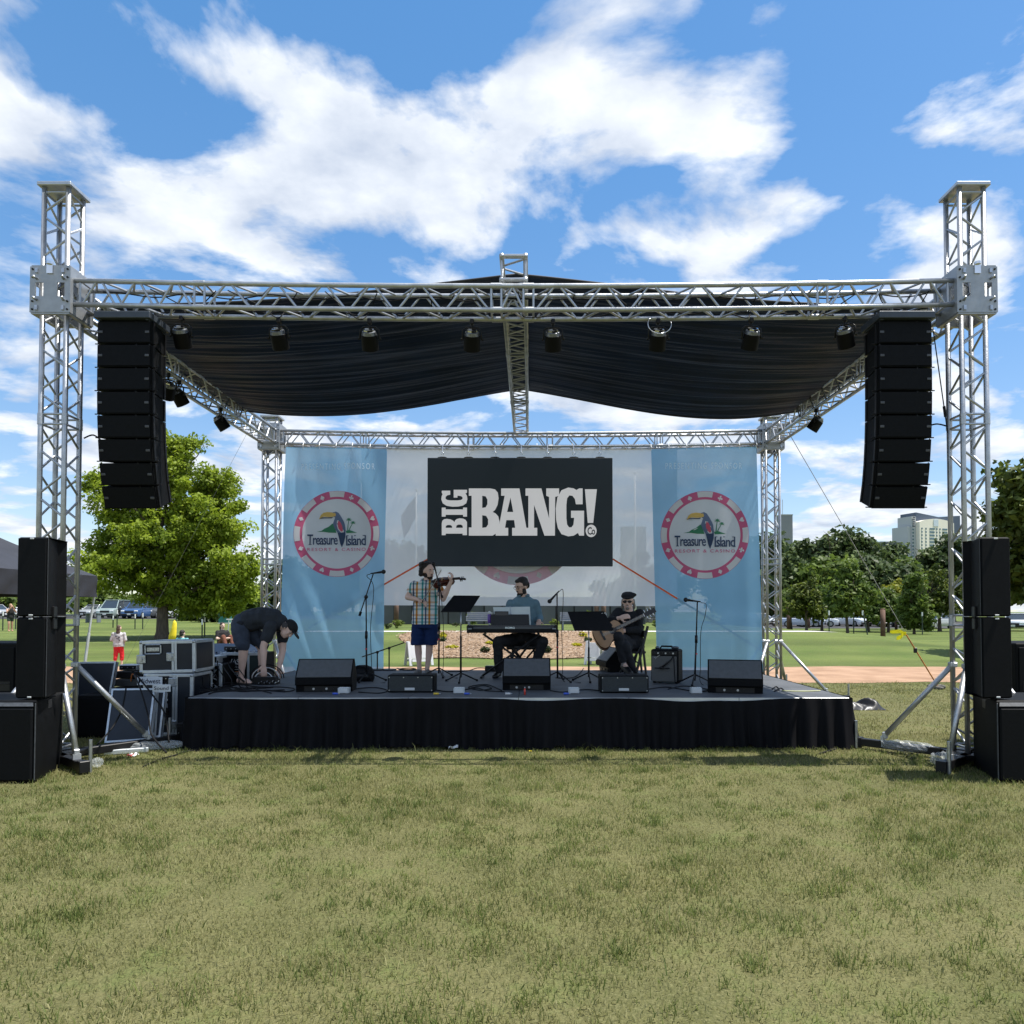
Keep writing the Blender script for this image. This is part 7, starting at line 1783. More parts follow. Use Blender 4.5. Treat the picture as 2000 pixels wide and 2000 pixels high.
# ---- keyboard player (seated)
b0 = deck(1022, 1320); kbp = thing('person', 'seated bearded keyboard player in teal shirt looking left', 'person', b0); B = MB()
kk = scale_at(b0.y); KX = lambda x: (x - 1022) / kk; KZ = lambda y: (1320 - y) / kk
hc = V((KX(1018.5), -.03, KZ(1146))); hd = V((-.75, -.58, -.32)); Lh, Mh = head_shape(B, hc, hd, k=1.06)
B.limb([(V((.0, .0, 1.16)), .068), (V((-.01, -.02, 1.25)), .06)])
B.loft([ering((0, .02 + (1.1 - z) * .06, z), rx, ry, 18) for z, rx, ry in ((.50, .18, .14), (.62, .18, .13), (.78, .17, .12), (.95, .19, .12), (1.07, .18, .11), (1.14, .09, .065))])
shl, shr_ = V((KX(993) + .035, .0, 1.065)), V((KX(1050) - .035, .0, 1.065)); ell_, elr_ = V((KX(989), .04, .84)), V((KX(1054), .05, .85)); wl, wr = V((KX(1000), -.17, .80)), V((KX(1052), -.15, .80))
for s_, e_, w_ in ((shl, ell_, wl), (shr_, elr_, wr)): B.limb([(s_, .06), (s_.lerp(e_, .5), .053), (e_, .044), (e_.lerp(w_, .4), .043), (w_, .029)])
hand_shape(B, wl, V((.1, -1, -.25)), V((0, -.2, 1)), .4, 1, 1); hand_shape(B, wr, V((-.05, -1, -.25)), V((0, -.2, 1)), .4, 1, -1)
kl, kr = V((KX(974), -.32, .52)), V((KX(1060), -.32, .52)); al, ar = V((KX(976), -.26, .09)), V((KX(1042), -.22, .09))
for h_, k_, a_ in ((V((-.1, .05, .53)), kl, al), (V((.1, .05, .53)), kr, ar)): B.limb([(h_, .092), (h_.lerp(k_, .5), .08), (k_, .062), (k_.lerp(a_, .35), .056), (a_, .038)])
blob('body', B, SKIN2, kbp, .0085, 3); face_parts(kbp, Lh, Mh, HAIRB, k=1.06)
H = MB(); H.ell(Lh(0, -.03, .06), [.083, .098, .078], Mh, 16, 10); H.ell(Lh(0, -.085, .005), [.076, .04, .07], Mh); H.ell(Lh(0, .035, .09), [.058, .045, .03], Mh)
for e in (-1, 1): H.ell(Lh(.072 * e, -.02, .03), [.02, .045, .045], Mh)
blob('hair', H, HAIRB, kbp, .007, 2)
D_ = MB(); D_.ell(Lh(0, .05, -.10), [.052, .048, .034], Mh); D_.ell(Lh(.054, .012, -.065), [.016, .036, .05], Mh); D_.ell(Lh(-.054, .012, -.065), [.016, .036, .05], Mh); D_.ell(Lh(0, .094, -.045), [.03, .011, .009], Mh); D_.ell(Lh(0, .09, -.085), [.03, .016, .018], Mh); blob('beard', D_, HAIRB, kbp, .006, 2)
gl = MB()
for e in (-1, 1): gl.path([Lh(.033 * e + .025 * math.cos(t), .095, .004 + .019 * math.sin(t)) for t in [R(30 * i) for i in range(12)]], .0022, n=4, closed=True); gl.tube(Lh(.057 * e, .092, .008), Lh(.078 * e, -.01, .01), .002, n=4)
gl.tube(Lh(-.009, .098, .008), Lh(.009, .098, .008), .002, n=4); part('glasses', gl, BLKM, kbp)
TEALS = mat('teal_cotton', (.13, .215, .265), .85, 0, .14, 7, .25, 40, .2); SH = MB()
SH.loft([ering((0, .02 + (1.1 - z) * .06, z), rx, ry, 20) for z, rx, ry in ((.64, .20, .15), (.70, .20, .15), (.78, .195, .145), (.95, .205, .142), (1.06, .205, .132), (1.12, .175, .11), (1.175, .10, .08))])
for s_, e_, w_ in ((shl, ell_, wl), (shr_, elr_, wr)): SH.limb([(s_, .070), (s_.lerp(e_, .5), .066), (e_, .060), (e_.lerp(w_, .6), .052)], 12)
blob('shirt', SH, TEALS, kbp, .010, 2)
part('collar', MB().path([V((-.0 + .082 * math.cos(a), -.015 + .075 * math.sin(a), 1.19 + .015 * math.sin(a))) for a in [R(-60 + 300 * i / 12) for i in range(13)]], .017, n=6), TEALS, kbp, sm=True)
BPANT = mat('black_trousers', (.006, .006, .008), .85, 0, .2, 6); TR = MB()
for h_, k_, a_ in ((V((-.1, .05, .53)), kl, al), (V((.1, .05, .53)), kr, ar)): TR.limb([(h_, .108), (h_.lerp(k_, .5), .095), (k_, .078), (k_.lerp(a_, .4), .072), (a_ + V((0, 0, .02)), .062)], 12)
TR.ell((0, .05, .57), [.20, .16, .13]); blob('trousers', TR, BPANT, kbp, .010, 2)
for a_ in (al, ar): blob('shoe', flat_bottom(shoe(MB(), V((a_.x, a_.y + .03, .005)), V((-.25 if a_ is al else .2, -1, 0)), .27), .004), BLKP, kbp, .009, 2)
kbn = thing('keyboard_bench', 'black bench under the keyboard player', 'bench', b0 + V((0, .05, 0))); part('seat', MB().bbox((0, .02, .425), (.5, .32, .07), .02), BLKP, kbn)
for sx in (-1, 1): part('leg', MB().tube((sx * .16, -.1, .39), (sx * -.16, .1, .01), .014).tube((sx * .16, .12, .39), (sx * .18, .14, .01), .014), BLKM, kbn)

# ---- guitarist (seated, legs crossed)
b0 = deck(1222, 1318); gt = thing('person', 'seated guitarist in black clothes, flat cap and sunglasses', 'person', b0); kk = scale_at(b0.y); KX = lambda x: (x - 1222) / kk; KZ = lambda y: (1318 - y) / kk; B = MB()
hc = V((KX(1226.5), -.02, KZ(1175))); hd = V((-.22, -.95, -.12)); Lh, Mh = head_shape(B, hc, hd, k=1.06)
B.limb([(V((KX(1229), 0, .93)), .068), (V((KX(1227.5), -.01, 1.03)), .062)])
B.loft([ering((KX(x), .02, z), rx, ry, 18) for z, x, rx, ry in ((.40, 1232, .175, .15), (.52, 1232, .175, .14), (.68, 1231, .17, .13), (.80, 1230, .175, .12), (.89, 1229.5, .165, .10), (.93, 1229, .085, .065))])
shr_, elr_, wrr = V((KX(1208), -.01, KZ(1196))), V((KX(1191), -.16, KZ(1212))), V((KX(1206), -.29, KZ(1207)))
shl, ell_, wl = V((KX(1249), 0, KZ(1199))), V((KX(1245), -.14, KZ(1230))), V((KX(1205), -.30, KZ(1232)))
for s_, e_, w_ in ((shr_, elr_, wrr), (shl, ell_, wl)): B.limb([(s_, .06), (s_.lerp(e_, .5), .052), (e_, .044), (e_.lerp(w_, .4), .043), (w_, .029)])
hand_shape(B, wrr, V((.9, -.3, .25)), V((.1, -.9, .4)), .6, 1.05, 1); hand_shape(B, wl, V((-.95, -.2, .05)), V((-.1, -.8, .6)), .5, 1.05, -1)
hipl, hipr = V((KX(1240), .02, .42)), V((KX(1226), .02, .42)); k1, a1 = V((KX(1202), -.36, KZ(1242))), V((KX(1213), -.30, KZ(1293))); k2, a2 = V((KX(1216), -.34, .44)), V((KX(1232), -.20, .09))
B.limb([(hipl, .09), (hipl.lerp(k1, .5), .08), (k1, .06), (k1.lerp(a1, .35), .055), (a1, .036), (a1 + V((.03, -.06, -.05)), .034)]); B.limb([(hipr, .09), (hipr.lerp(k2, .5), .08), (k2, .06), (k2.lerp(a2, .35), .055), (a2, .036)])
blob('body', B, SKIN, gt, .0085, 3); face_parts(gt, Lh, Mh, GHAIR, k=1.06, eyes=False, lip=(.40, .16, .13))
part('teeth', MB().ell(Lh(0, .093, -.060), [.016, .004, .004], Mh), WHT, gt, sm=True)
CAPB = mat('black_wool_cap', (.006, .006, .008), .9, 0, .2, 40); H = MB(); H.ell(Lh(0, -.01, .075), [.105, .125, .05], Mh, 16, 10); H.ell(Lh(0, -.05, .095), [.10, .09, .042], Mh); H.ell(Lh(0, .095, .055), [.07, .05, .015], Mh); H.ell(Lh(-.03, -.02, .09), [.10, .09, .04], Mh); blob('flat_cap', H, CAPB, gt, .007, 2)
H = MB()
for e in (-1, 1): H.ell(Lh(.08 * e, -.035, -.02), [.02, .035, .06], Mh); H.ell(Lh(.085 * e, -.055, -.075), [.022, .03, .045], Mh)
H.ell(Lh(0, -.085, -.03), [.07, .03, .07], Mh); blob('hair', H, GHAIR, gt, .007, 2)
H = MB(); H.ell(Lh(0, .075, -.092), [.028, .022, .022], Mh); H.ell(Lh(0, .095, -.046), [.028, .008, .006], Mh); blob('goatee', H, GHAIR, gt, .006, 1)
gl = part('sunglasses', MB().ell(Lh(.034, .088, .006), [.032, .010, .021], Mh, 12, 6).ell(Lh(-.034, .088, .006), [.032, .010, .021], Mh, 12, 6).tube(Lh(-.02, .094, .012), Lh(.02, .094, .012), .005).tube(Lh(.06, .085, .01), Lh(.08, -.01, .01), .004).tube(Lh(-.06, .085, .01), Lh(-.08, -.01, .01), .004), mat('dark_lens', (.005, .005, .006), .1), gt, sm=True)
BSH = mat('black_sweater', (.007, .008, .011), .9, 0, .2, 12, .2, 60); SH = MB()
SH.loft([ering((KX(x), .02, z), rx, ry, 20) for z, x, rx, ry in ((.40, 1232, .205, .17), (.52, 1232, .20, .16), (.68, 1231, .19, .148), (.82, 1230, .20, .14), (.90, 1229.5, .19, .122), (.955, 1229, .11, .085))])
for s_, e_, w_ in ((shr_, elr_, wrr), (shl, ell_, wl)): SH.limb([(s_, .075), (s_.lerp(e_, .5), .068), (e_, .06), (e_.lerp(w_, .62), .05)], 12)
blob('sweater', SH, BSH, gt, .010, 2)
part('shirt_print', MB().prism([(-.05, .0), (0, -.06), (.05, 0), (.03, 0), (0, -.035), (-.03, 0)], (KX(1219), -.148, KZ(1213)), (1, 0, 0), (0, 0, 1), .012), GREYW, gt); part('shirt_print', MB().prism([(-.06, .03), (.05, -.02), (.03, -.07), (-.07, -.02)], (KX(1214), -.152, KZ(1224)), (1, 0, 0), (0, 0, 1), .012), mat('print_grey', (.2, .2, .22), .8), gt)
TR = MB(); TR.limb([(hipl, .108), (hipl.lerp(k1, .5), .095), (k1, .078), (k1.lerp(a1, .4), .07), (k1.lerp(a1, .86), .06)], 12); TR.limb([(hipr, .108), (hipr.lerp(k2, .5), .095), (k2, .078), (k2.lerp(a2, .4), .07), (a2 + V((0, 0, .02)), .06)], 12); TR.ell((KX(1234), .03, .42), [.2, .17, .1]); blob('trousers', TR, mat('dark_jeans', (.010, .011, .015), .85, 0, .25, 8), gt, .010, 2)
blob('sock', MB().limb([(k1.lerp(a1, .84), .043), (a1 + V((.005, -.01, -.02)), .042)]), mat('grey_sock', (.22, .2, .2), .9), gt, .008, 1)
blob('shoe', MB().limb([(a1 + V((.0, .02, -.05)), .045), (a1 + V((.04, -.08, -.085)), .048), (a1 + V((.075, -.17, -.13)), .045)]), BLKP, gt, .008, 2); blob('shoe', flat_bottom(shoe(MB(), V((a2.x, a2.y + .03, .005)), V((.15, -1, 0)), .28), .004), BLKP, gt, .008, 2)
# guitar
gA, gB = b0 + V((KX(1173), -.36, KZ(1240))), b0 + V((KX(1264), -.30, KZ(1196))); ax = (gB - gA).normalized(); up = V((.05, -.95, .3)); up = (up - ax * up.dot(ax)).normalized(); sd_ = ax.cross(up)
ga = thing('acoustic_guitar', 'natural-wood acoustic guitar resting on the seated guitarist knee', 'guitar', gA); GP = [(0, .05), (.04, .13), (.14, .185), (.26, .19), (.40, .155), (.52, .12), (.62, .118), (.74, .138), (.86, .138), (.95, .10), (1, .03)]
VP = GP; ts = [i / 26 for i in range(27)]; outl = [(t * .44 - .12, vlen(t)) for t in ts] + [(t * .44 - .12, -vlen(t)) for t in reversed(ts)]; W_ = lambda a, b, c: gA + ax * a + sd_ * b + up * c; MG = Matrix((ax, sd_, up)).transposed()
part('body', MB().prism(outl, W_(0, 0, -.09), ax, sd_, .085), mat('guitar_side', (.10, .035, .015), .3), ga, world=True); part('soundboard', MB().prism([(a * .985 + .002, b * .975) for a, b in outl], W_(0, 0, -.0045), ax, sd_, .006), mat('spruce_top', (.40, .22, .105), .3, 0, .12, 5, stretch=(1, 8, 1)), ga, world=True)
part('sound_hole', MB().tube(W_(.16, 0, .0012), W_(.16, 0, .003), .05, n=20), ebony, ga, world=True); part('bridge', MB().box(W_(.0, 0, .006), (.03, .15, .012), MG), ebony, ga, world=True); part('pickguard', MB().prism([(.10, -.05), (.2, -.07), (.19, -.13), (.08, -.12)], W_(0, 0, .002), ax, sd_, .002), BLKP, ga, world=True)
part('neck', MB().box(W_(.49, 0, -.008), (.40, .05, .028), MG), mat('neck_wood', (.12, .06, .03), .4), ga, world=True); part('fingerboard', MB().box(W_(.43, 0, .011), (.50, .052, .008), MG), mat('rosewood', (.05, .035, .03), .5), ga, world=True)
hd_ = part('headstock', MB().box(W_(.77, 0, -.005), (.19, .072, .018), MG), ebony, ga, world=True); part('nut', MB().box(W_(.677, 0, .012), (.008, .05, .012), MG), WHT, ga, world=True)
for i in range(3):
    for s1 in (-1, 1): part('tuning_peg', MB().tube(W_(.71 + i * .05, s1 * .03, 0), W_(.71 + i * .05, s1 * .058, 0), .005).ell(W_(.71 + i * .05, s1 * .065, 0), (.010, .010, .008), n=8, k=6), CHROME, hd_, world=True)
part('strings', MB().add([W_(.0, -.022, .014), W_(.68, -.018, .017), W_(.68, .018, .017), W_(.0, .022, .014)], [(0, 1, 2, 3)]), mat('string_wires', (.4, .38, .33), .3, .8, alpha_mix=.75), ga, world=True)
# folding chair
fcm = mat('black_chair_wood', (.008, .008, .009), .45); q = b0 + V((.10, .12, 0)); fch = thing('folding_chair', 'black folding chair under the guitarist', 'chair', q); BX = lambda x, y, z: b0 + V((KX(x), y, z))
for y in (-.14, .28):
    part('back_post', MB().tube(BX(1263, y + .02, KZ(1223)), BX(1238, y - .06, .01), .020, n=6), fcm, fch, world=True); part('leg', MB().tube(BX(1252, y, KZ(1250)), BX(1259, y, .01), .018, n=6), fcm, fch, world=True)
    part('front_leg', MB().tube(BX(1250, y - .02, KZ(1262)), BX(1214, y - .04, .01), .016, n=6), fcm, fch, world=True)
part('seat', MB().bbox(BX(1233, .07, .345), (.40, .44, .04), .012), fcm, fch, world=True); part('back_slat', MB().bbox(BX(1257, .07, KZ(1238)), (.05, .44, .10), .01), fcm, fch, world=True); part('stretcher', MB().tube(BX(1247, -.14, .18), BX(1247, .26, .18), .012), fcm, fch, world=True)

# ---- crew man bending over
b0 = deck(488, 1334); cm = thing('person', 'crew man in dark clothes and black cap bending over cables at stage left', 'person', b0); kk = scale_at(b0.y); KX = lambda x: (x - 488) / kk; KZ = lambda y: (1334 - y) / kk; B = MB(); Q = lambda x, y, d=0: V((KX(x), d, KZ(y)))
hc = Q(565, 1229, -.06); hd = V((.55, -.35, -.78)); upv = V((.75, .1, .55)); Lh, Mh = head_shape(B, hc, hd, upv, 1.05)
B.limb([(Q(545, 1219, -.02), .07), (Q(557, 1225, -.04), .062)])
spine = [(Q(474, 1220), .14), (Q(490, 1212), .135), (Q(510, 1208), .135), (Q(530, 1211), .14), (Q(544, 1217), .11)]
for c_, r_ in spine: B.ell(c_, [r_, r_ * 1.12, r_])
B.limb([(c_, r_ * .95) for c_, r_ in spine])
n_sh, n_el, n_wr = Q(535, 1225, -.15), Q(524, 1262, -.20), Q(526, 1298, -.22); f_sh, f_el, f_wr = Q(545, 1228, .12), Q(549, 1270, .05), Q(545, 1307, -.02)
for s_, e_, w_ in ((n_sh, n_el, n_wr), (f_sh, f_el, f_wr)): B.limb([(s_, .062), (s_.lerp(e_, .5), .055), (e_, .045), (e_.lerp(w_, .35), .045), (w_, .03)])
hand_shape(B, n_wr, V((.05, 0, -1)), V((.3, -.9, 0)), .45, 1.05, 1); hand_shape(B, f_wr, V((-.05, -.1, -1)), V((.5, -.8, 0)), .4, 1.05, -1)
nk, na, fk, fa = Q(484, 1268, -.16), Q(477, 1319, -.10), Q(506, 1268, .12), Q(504, 1318, .12)
B.limb([(Q(472, 1226, -.08), .10), (Q(478, 1247, -.12), .09), (nk, .063), (nk.lerp(na, .35), .058), (nk.lerp(na, .8), .038), (na, .04)]); B.limb([(Q(480, 1226, .08), .10), (Q(494, 1247, .10), .09), (fk, .063), (fk.lerp(fa, .35), .058), (fk.lerp(fa, .8), .038), (fa, .04)])
for a_, d_ in ((na, V((.75, -.5, 0))), (fa, V((.8, -.4, 0)))): shoe(B, V((a_.x - .03, a_.y, .004)), d_, .25, .044, .045)
blob('body', flat_bottom(B, .004), SKIN, cm, .009, 3); face_parts(cm, Lh, Mh, GHAIR, k=1.05)
TSH = mat('charcoal_tshirt', (.022, .026, .033), .9, 0, .2, 8, .2, 50); SH = MB(); sp2 = [(Q(488, 1213), .155), (Q(500, 1209), .152), (Q(512, 1207.5), .15), (Q(530, 1210.5), .152), (Q(544, 1216.5), .118)]
for c_, r_ in sp2: SH.ell(c_, [r_, r_ * 1.14, r_])
SH.limb(sp2, 14); SH.limb([(n_sh, .085), (n_sh.lerp(n_el, .55), .078)], 12); SH.limb([(f_sh, .085), (f_sh.lerp(f_el, .5), .075)], 12); blob('t_shirt', SH, TSH, cm, .010, 2)
SO = MB(); SO.ell(Q(474, 1220), [.155, .175, .15]); SO.limb([(Q(472, 1226, -.08), .118), (Q(478, 1247, -.12), .108), (nk + V((-.005, 0, .05)), .088)], 12); SO.limb([(Q(480, 1226, .08), .118), (Q(494, 1247, .10), .108), (fk + V((-.005, 0, .05)), .088)], 12); blob('shorts', SO, mat('dark_denim_shorts', (.035, .045, .068), .9, 0, .25, 10, .2, 60), cm, .010, 2)
part('back_pocket', MB().ell(Q(477, 1217, -.165), [.05, .012, .03]), mat('pocket_dark', (.012, .014, .02), .9), cm, sm=True); part('lanyard', MB().path([Q(541, 1207, -.06), Q(545, 1205, -.08), Q(547, 1203, -.05)], .008), WHT, cm)
CAPC = mat('black_baseball_cap', (.006, .006, .007), .85); H = MB(); H.ell(Lh(0, -.01, .052), [.088, .108, .075], Mh, 16, 10); blob('cap', H, CAPC, cm, .007, 2)
part('cap_brim', MB().loft([ering(Lh(0, .115, .045), .075, .075, 16, Mh), ering(Lh(0, .115, .056), .075, .075, 16, Mh)]), CAPC, cm, sm=False); part('cap_badge', MB().ell(Lh(-.05, .082, .07), [.016, .012, .012], Mh), GREYW, cm, sm=True)
H = MB(); H.ell(Lh(.075, -.03, -.0), [.014, .05, .045], Mh); H.ell(Lh(-.075, -.03, -.0), [.014, .05, .045], Mh); H.ell(Lh(0, -.09, -.01), [.06, .025, .05], Mh); blob('hair', H, mat('dark_grey_hair', (.05, .045, .045), .8), cm, .007, 1)
for a_, d_ in ((na, V((.75, -.5, 0))), (fa, V((.8, -.4, 0)))):
    f = d_.normalized(); h_ = V((a_.x - .03, a_.y, .004)); part('sandal_strap', MB().path([h_ + V((0, 0, .09)) + f * .0, h_ + f * .06 + f.orthogonal() * .0 + V((0, -.05, .07)), h_ + f * .15 + V((0, -.05, .03))], .012), mat('brown_sandal', (.04, .028, .02), .8), cm, sm=True); part('sandal_sole', MB().loft([ering(h_ + f * .11 + V((0, 0, z)), .15, .055, 16, Matrix.Rotation(math.atan2(f.y, f.x), 3, 'Z')) for z in (-.002, .016)]), MATS['brown_sandal'], cm)
# the cable box he is reaching into
c = deck(516, 1337); o = thing('cable_snake_box', 'black cable box with pale looped cables under the bending man hands', 'cable box', c); part('case', MB().bbox((0, .08, .05), (.30, .2, .10), .01), BLKP, o)
rs = random.Random(3)
for i in range(6):
    r_ = .09 + .018 * i; part('cable_loop', MB().path([V((-.02 + r_ * 1.25 * math.cos(t), .03 + .025 * i, .07 + r_ * math.sin(t))) for t in [R(180 * j / 12) for j in range(13)]], .007, n=5), WHT if i % 3 == 0 else (MATS['brown_sandal'] if i % 3 == 1 else RUB), o, sm=True)
for i in range(8): part('plug', MB().tube((-.05 + i * .035, -.03, .03 + .02 * (i % 2)), (-.05 + i * .035, -.06, .025 + .02 * (i % 2)), .009, n=6), CHROME, o)

# ---- small background people
def simple_person(label, base, H, d, top, bottom, hair, skin, pose='stand', sleeve=None, long_legs=.25, hairlong=.0, wide=1.0, kid=False, dots=None):
    o = thing('person', label, 'person', base); k = H / 1.7; B = MB(); f, u, s = frame(d); W = lambda a, b, c: (s * a + f * b + u * c) * k
    sit = pose in ('sit', 'floor'); hz = {'sit': .5, 'floor': .13}.get(pose, .9); dz = hz - .9
    L, M = head_shape(B, W(0, .01, 1.57 + dz), d, k=k * (1.2 if kid else 1.03)); B.limb([(W(0, 0, 1.36 + dz), .06 * k), (W(0, 0, 1.48 + dz), .055 * k)])
    Mr = rotm(f, u, s); B.loft([[p for p in ering(W(0, 0, z + dz), rx * k * wide, ry * k, 14, Mr)] for z, rx, ry in ((.84, .16, .12), (1.0, .15, .11), (1.2, .17, .115), (1.34, .17, .10), (1.40, .1, .07))])
    legs = []
    for e in (-1, 1):
        hp = W(.09 * e, 0, hz)
        if pose == 'floor': kn, an = W(.14 * e, .36, .40), W(.13 * e, .52, .08)
        elif sit: kn, an = W(.12 * e, .40, .52), W(.12 * e, .42, .08)
        else: kn, an = W(.10 * e + .01, .02 + .05 * e, .48), W(.11 * e, -.02 + .07 * e, .08)
        legs.append((hp, kn, an)); B.limb([(hp, .09 * k), (kn, .06 * k), (kn.lerp(an, .35), .055 * k), (an, .036 * k)]); shoe(B, an + u * (-.075 * k) - f * .03 * k, f, .25 * k, .042 * k, .045 * k)
    arms = []
    for e in (-1, 1):
        sh = W(.18 * e * wide, 0, 1.34 + dz)
        if pose == 'phone': el, wr = W(.24 * e, .16, 1.16), W(.07 * e, .26, 1.45)
        elif sit: el, wr = W(.25 * e, .1, 1.10 + dz), W(.06 * e, .34, 1.12 + dz)
        else: el, wr = W(.24 * e * wide, -.02, 1.10), W(.16 * e, .16, .98)
        arms.append((sh, el, wr)); B.limb([(sh, .055 * k), (el, .042 * k), (wr, .028 * k)]); hand_shape(B, wr, (wr - el), f, .4, k, e)
    blob('body', flat_bottom(B, 0), skin, o, .016 * k + .004, 2)
    T = MB(); T.loft([ering(W(0, 0, z + dz), rx * k * wide, ry * k, 16, Mr) for z, rx, ry in ((.82, .20, .155), (1.0, .19, .145), (1.2, .195, .14), (1.33, .185, .125), (1.42, .09, .075))])
    sl = sleeve if sleeve is not None else .9
    for sh, el, wr in arms:
        if sl > 0: T.limb([(sh, .075 * k), (sh.lerp(el, min(1, sl * 2)), .065 * k)] + ([(el.lerp(wr, (sl - .5) * 2), .055 * k)] if sl > .5 else []))
    blob('top', T, top, o, .018 * k, 2)
    P_ = MB()
    P_.ell(W(0, 0, hz), [.18 * k, .14 * k, .12 * k], Mr)
    for hp, kn, an in legs: P_.limb([(hp, .105 * k), (hp.lerp(kn, min(1, long_legs * 2)), .088 * k)] + ([(kn.lerp(an, (long_legs - .5) * 2), .075 * k)] if long_legs > .5 else []))
    blob('bottoms', P_, bottom, o, .018 * k, 2)
    Hh = MB(); Hh.ell(L(0, -.025, .045), [.086 * k, .1 * k, .085 * k], M); Hh.ell(L(0, -.07, -.02), [.08 * k, .05 * k, .08 * k], M)
    if hairlong: Hh.ell(L(0, -.075, -.06 - hairlong * .5), [.085 * k, .04 * k, (.07 + hairlong * .5) * k], M)
    blob('hair', Hh, hair, o, .012 * k + .002, 1); face_parts(o, L, M, hair, k=k); return o, W
BRH = mat('brown_hair', (.06, .035, .022), .7, 0, .3, 40, .4, 90)
Yk = 20.4; q = P(231, 1302, Yk); q.z = .0
kid, Wk = simple_person('small person in grey patterned hoodie and red trousers walking away', q, 1.14, V((-.15, 1, 0)), mat('grey_camo_hoodie', (.42, .41, .42), .9, 0, .35, 14), mat('bright_red_cotton', (.62, .012, .02), .8, 0, .12, 6), BRH, SKIN, 'stand', .55, .72, .16, 1.12, True)
for i, (a_, c_, w_) in enumerate(((-.05, 1.26, .05), (.06, 1.22, .045), (.0, 1.16, .05), (.08, 1.10, .04))): part('hoodie_print', MB().ell(Wk(a_, -.125, c_), (w_ * .67, .02, .025)), mat('print_dark_grey', (.12, .12, .14), .9), kid, sm=True)
q = P(20, 1237, 45); q.z = gzf(q.x, 45); simple_person('far woman in black top and green shorts raising a phone at the left edge', q, 1.68, V((.75, -.6, 0)), mat('black_top', (.012, .012, .014), .9), mat('dark_green_shorts', (.03, .045, .035), .9), mat('pale_hair', (.3, .2, .12), .7), mat('skin_warm', (.5, .27, .19), .5), 'phone', .0, .28, .08)  # her skin is one even reddish tone
q = P(434, 1266, 26); q.z = gzf(q.x, 26)
simple_person('dark-haired woman in black top sitting beyond the mixing desk', q + V((0, 0, -.0)), 1.65, V((.75, -.65, 0)), MATS['black_top'], mat('rust_trousers', (.14, .05, .03), .9), HAIRB, SKIN, 'floor', .3, .9, .05)
q = P(356, 1262, 24); q.z = gzf(q.x, 24)
simple_person('short-haired person in teal shirt mostly hidden behind the upper road case', q, 1.55, V((.2, 1, 0)), mat('light_teal_tee', (.12, .34, .36), .9), MATS['dark_green_shorts'], HAIRB, SKIN, 'floor', .3, .4, 0)

bpy.data.scenes.remove(TMPS)
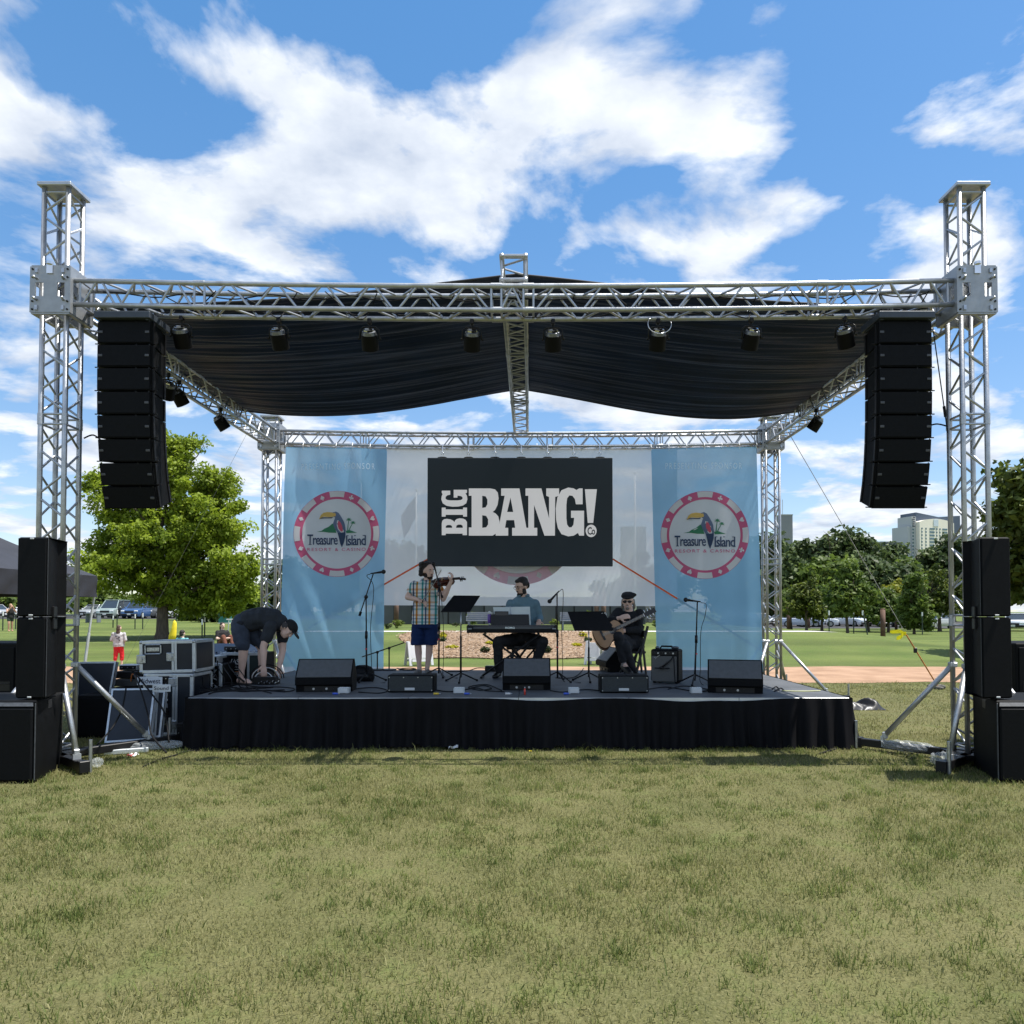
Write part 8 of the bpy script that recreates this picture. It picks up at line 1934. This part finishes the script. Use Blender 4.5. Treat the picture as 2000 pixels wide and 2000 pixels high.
# ------------------------------------------------------------------ foreground grass blades
def grass(n=370000, seed=5, tuft=False, y0=2.4, y1=9.2, big=1.0):
    rng = np.random.default_rng(seed)
    Y = y0 + (y1 - y0) * rng.random(n) ** .85
    X = (rng.random(n) - .5) * 2 * (Y * .76 + 1.3)
    if tuft:
        nt = 1500; k = rng.integers(0, nt, n); tx = (rng.random(nt) - .5) * 2; ty = rng.random(nt) ** .85; sg = .03 + .05 * rng.random(nt)
        Y = 2.4 + 6.2 * ty[k] + rng.normal(size=n) * sg[k]; X = tx[k] * (Y * .76 + 1.3) + rng.normal(size=n) * sg[k]
    patch = np.clip(.5 + .32 * np.sin(X * 1.7 + np.sin(Y * 2.1)) * np.sin(Y * 1.9 + X * .4) + .3 * np.sin(X * 4.3 + 2 * np.sin(Y * 3.3 + X)) * np.sin(Y * 5.1 + 1.7 * np.sin(X * 2.2)), 0, 1)
    keep = rng.random(n) < ((.2 + .8 * patch) if not tuft else 2)
    keep &= ~((X > SX0 + .05) & (X < SX1 - .05) & (Y > SY0 + .05) & (Y < SY1 - .05))
    X, Y, patch = X[keep], Y[keep], patch[keep]; n = len(X)
    h = (.013 + .027 * rng.random(n) ** 1.8) * (.7 + .5 * patch); h = h * (1.7 if tuft else 1); tall = rng.random(n) < .012; h[tall] *= 2.0
    w = (.0013 + .0013 * rng.random(n)) * (1 + Y * .06) * big; h = h * (1 + (big - 1) * .4)
    a = rng.random(n) * 6.283; ca, sa = np.cos(a), np.sin(a); b = rng.random(n) * 6.283; le = h * (.2 + .8 * rng.random(n))
    z = np.zeros(n)
    p0 = np.stack([X - ca * w, Y - sa * w, z], 1); p1 = np.stack([X + ca * w, Y + sa * w, z], 1)
    mx, my = X + np.cos(b) * le * .35, Y + np.sin(b) * le * .35
    p2 = np.stack([mx + ca * w * .7, my + sa * w * .7, h * .6], 1); p3 = np.stack([mx - ca * w * .7, my - sa * w * .7, h * .6], 1)
    p4 = np.stack([X + np.cos(b) * le, Y + np.sin(b) * le, h * (.75 + .3 * rng.random(n))], 1)
    co = np.stack([p0, p1, p2, p3, p4], 1).reshape(-1, 3)
    i = np.arange(n) * 5
    quads = np.stack([i, i + 1, i + 2, i + 3], 1); tris = np.stack([i + 3, i + 2, i + 4], 1)
    loops = np.concatenate([quads, tris], 1).ravel()
    starts = np.stack([np.arange(n) * 7, np.arange(n) * 7 + 4], 1).ravel()
    me = bpy.data.meshes.new('grass_tufts' if tuft else 'grass_blades'); me.vertices.add(5 * n); me.vertices.foreach_set('co', co.ravel().astype(np.float32))
    me.loops.add(7 * n); me.loops.foreach_set('vertex_index', loops.astype(np.int32)); me.polygons.add(2 * n); me.polygons.foreach_set('loop_start', starts.astype(np.int32)); me.update(calc_edges=True)
    t = np.repeat(np.clip(rng.random(n) * .75 + .25 * (1 - patch), 0, 1), 5).astype(np.float32)
    at = me.attributes.new('tint', 'FLOAT', 'POINT'); at.data.foreach_set('value', t)
    me.materials.append(leaf_mat('grass_tuft', (.09, .13, .032), (.23, .265, .08), .5, 1.2) if tuft else leaf_mat('grass_blade', (.185, .195, .062), (.385, .36, .18), .5, 1.2)); me.validate()
    o = bpy.data.objects.new(me.name, me); COL.objects.link(o)
    return tag(o, 'longer green grass tufts scattered before the stage' if tuft else 'short dry grass covering the ground beside and behind the stage' if y0 > 5 else 'short dry yellow-green grass covering the ground before the stage', 'grass', kind='stuff')
grass(); grass(60000, 9, True); grass(120000, 13, False, 9.1, 15.7, 1.8)
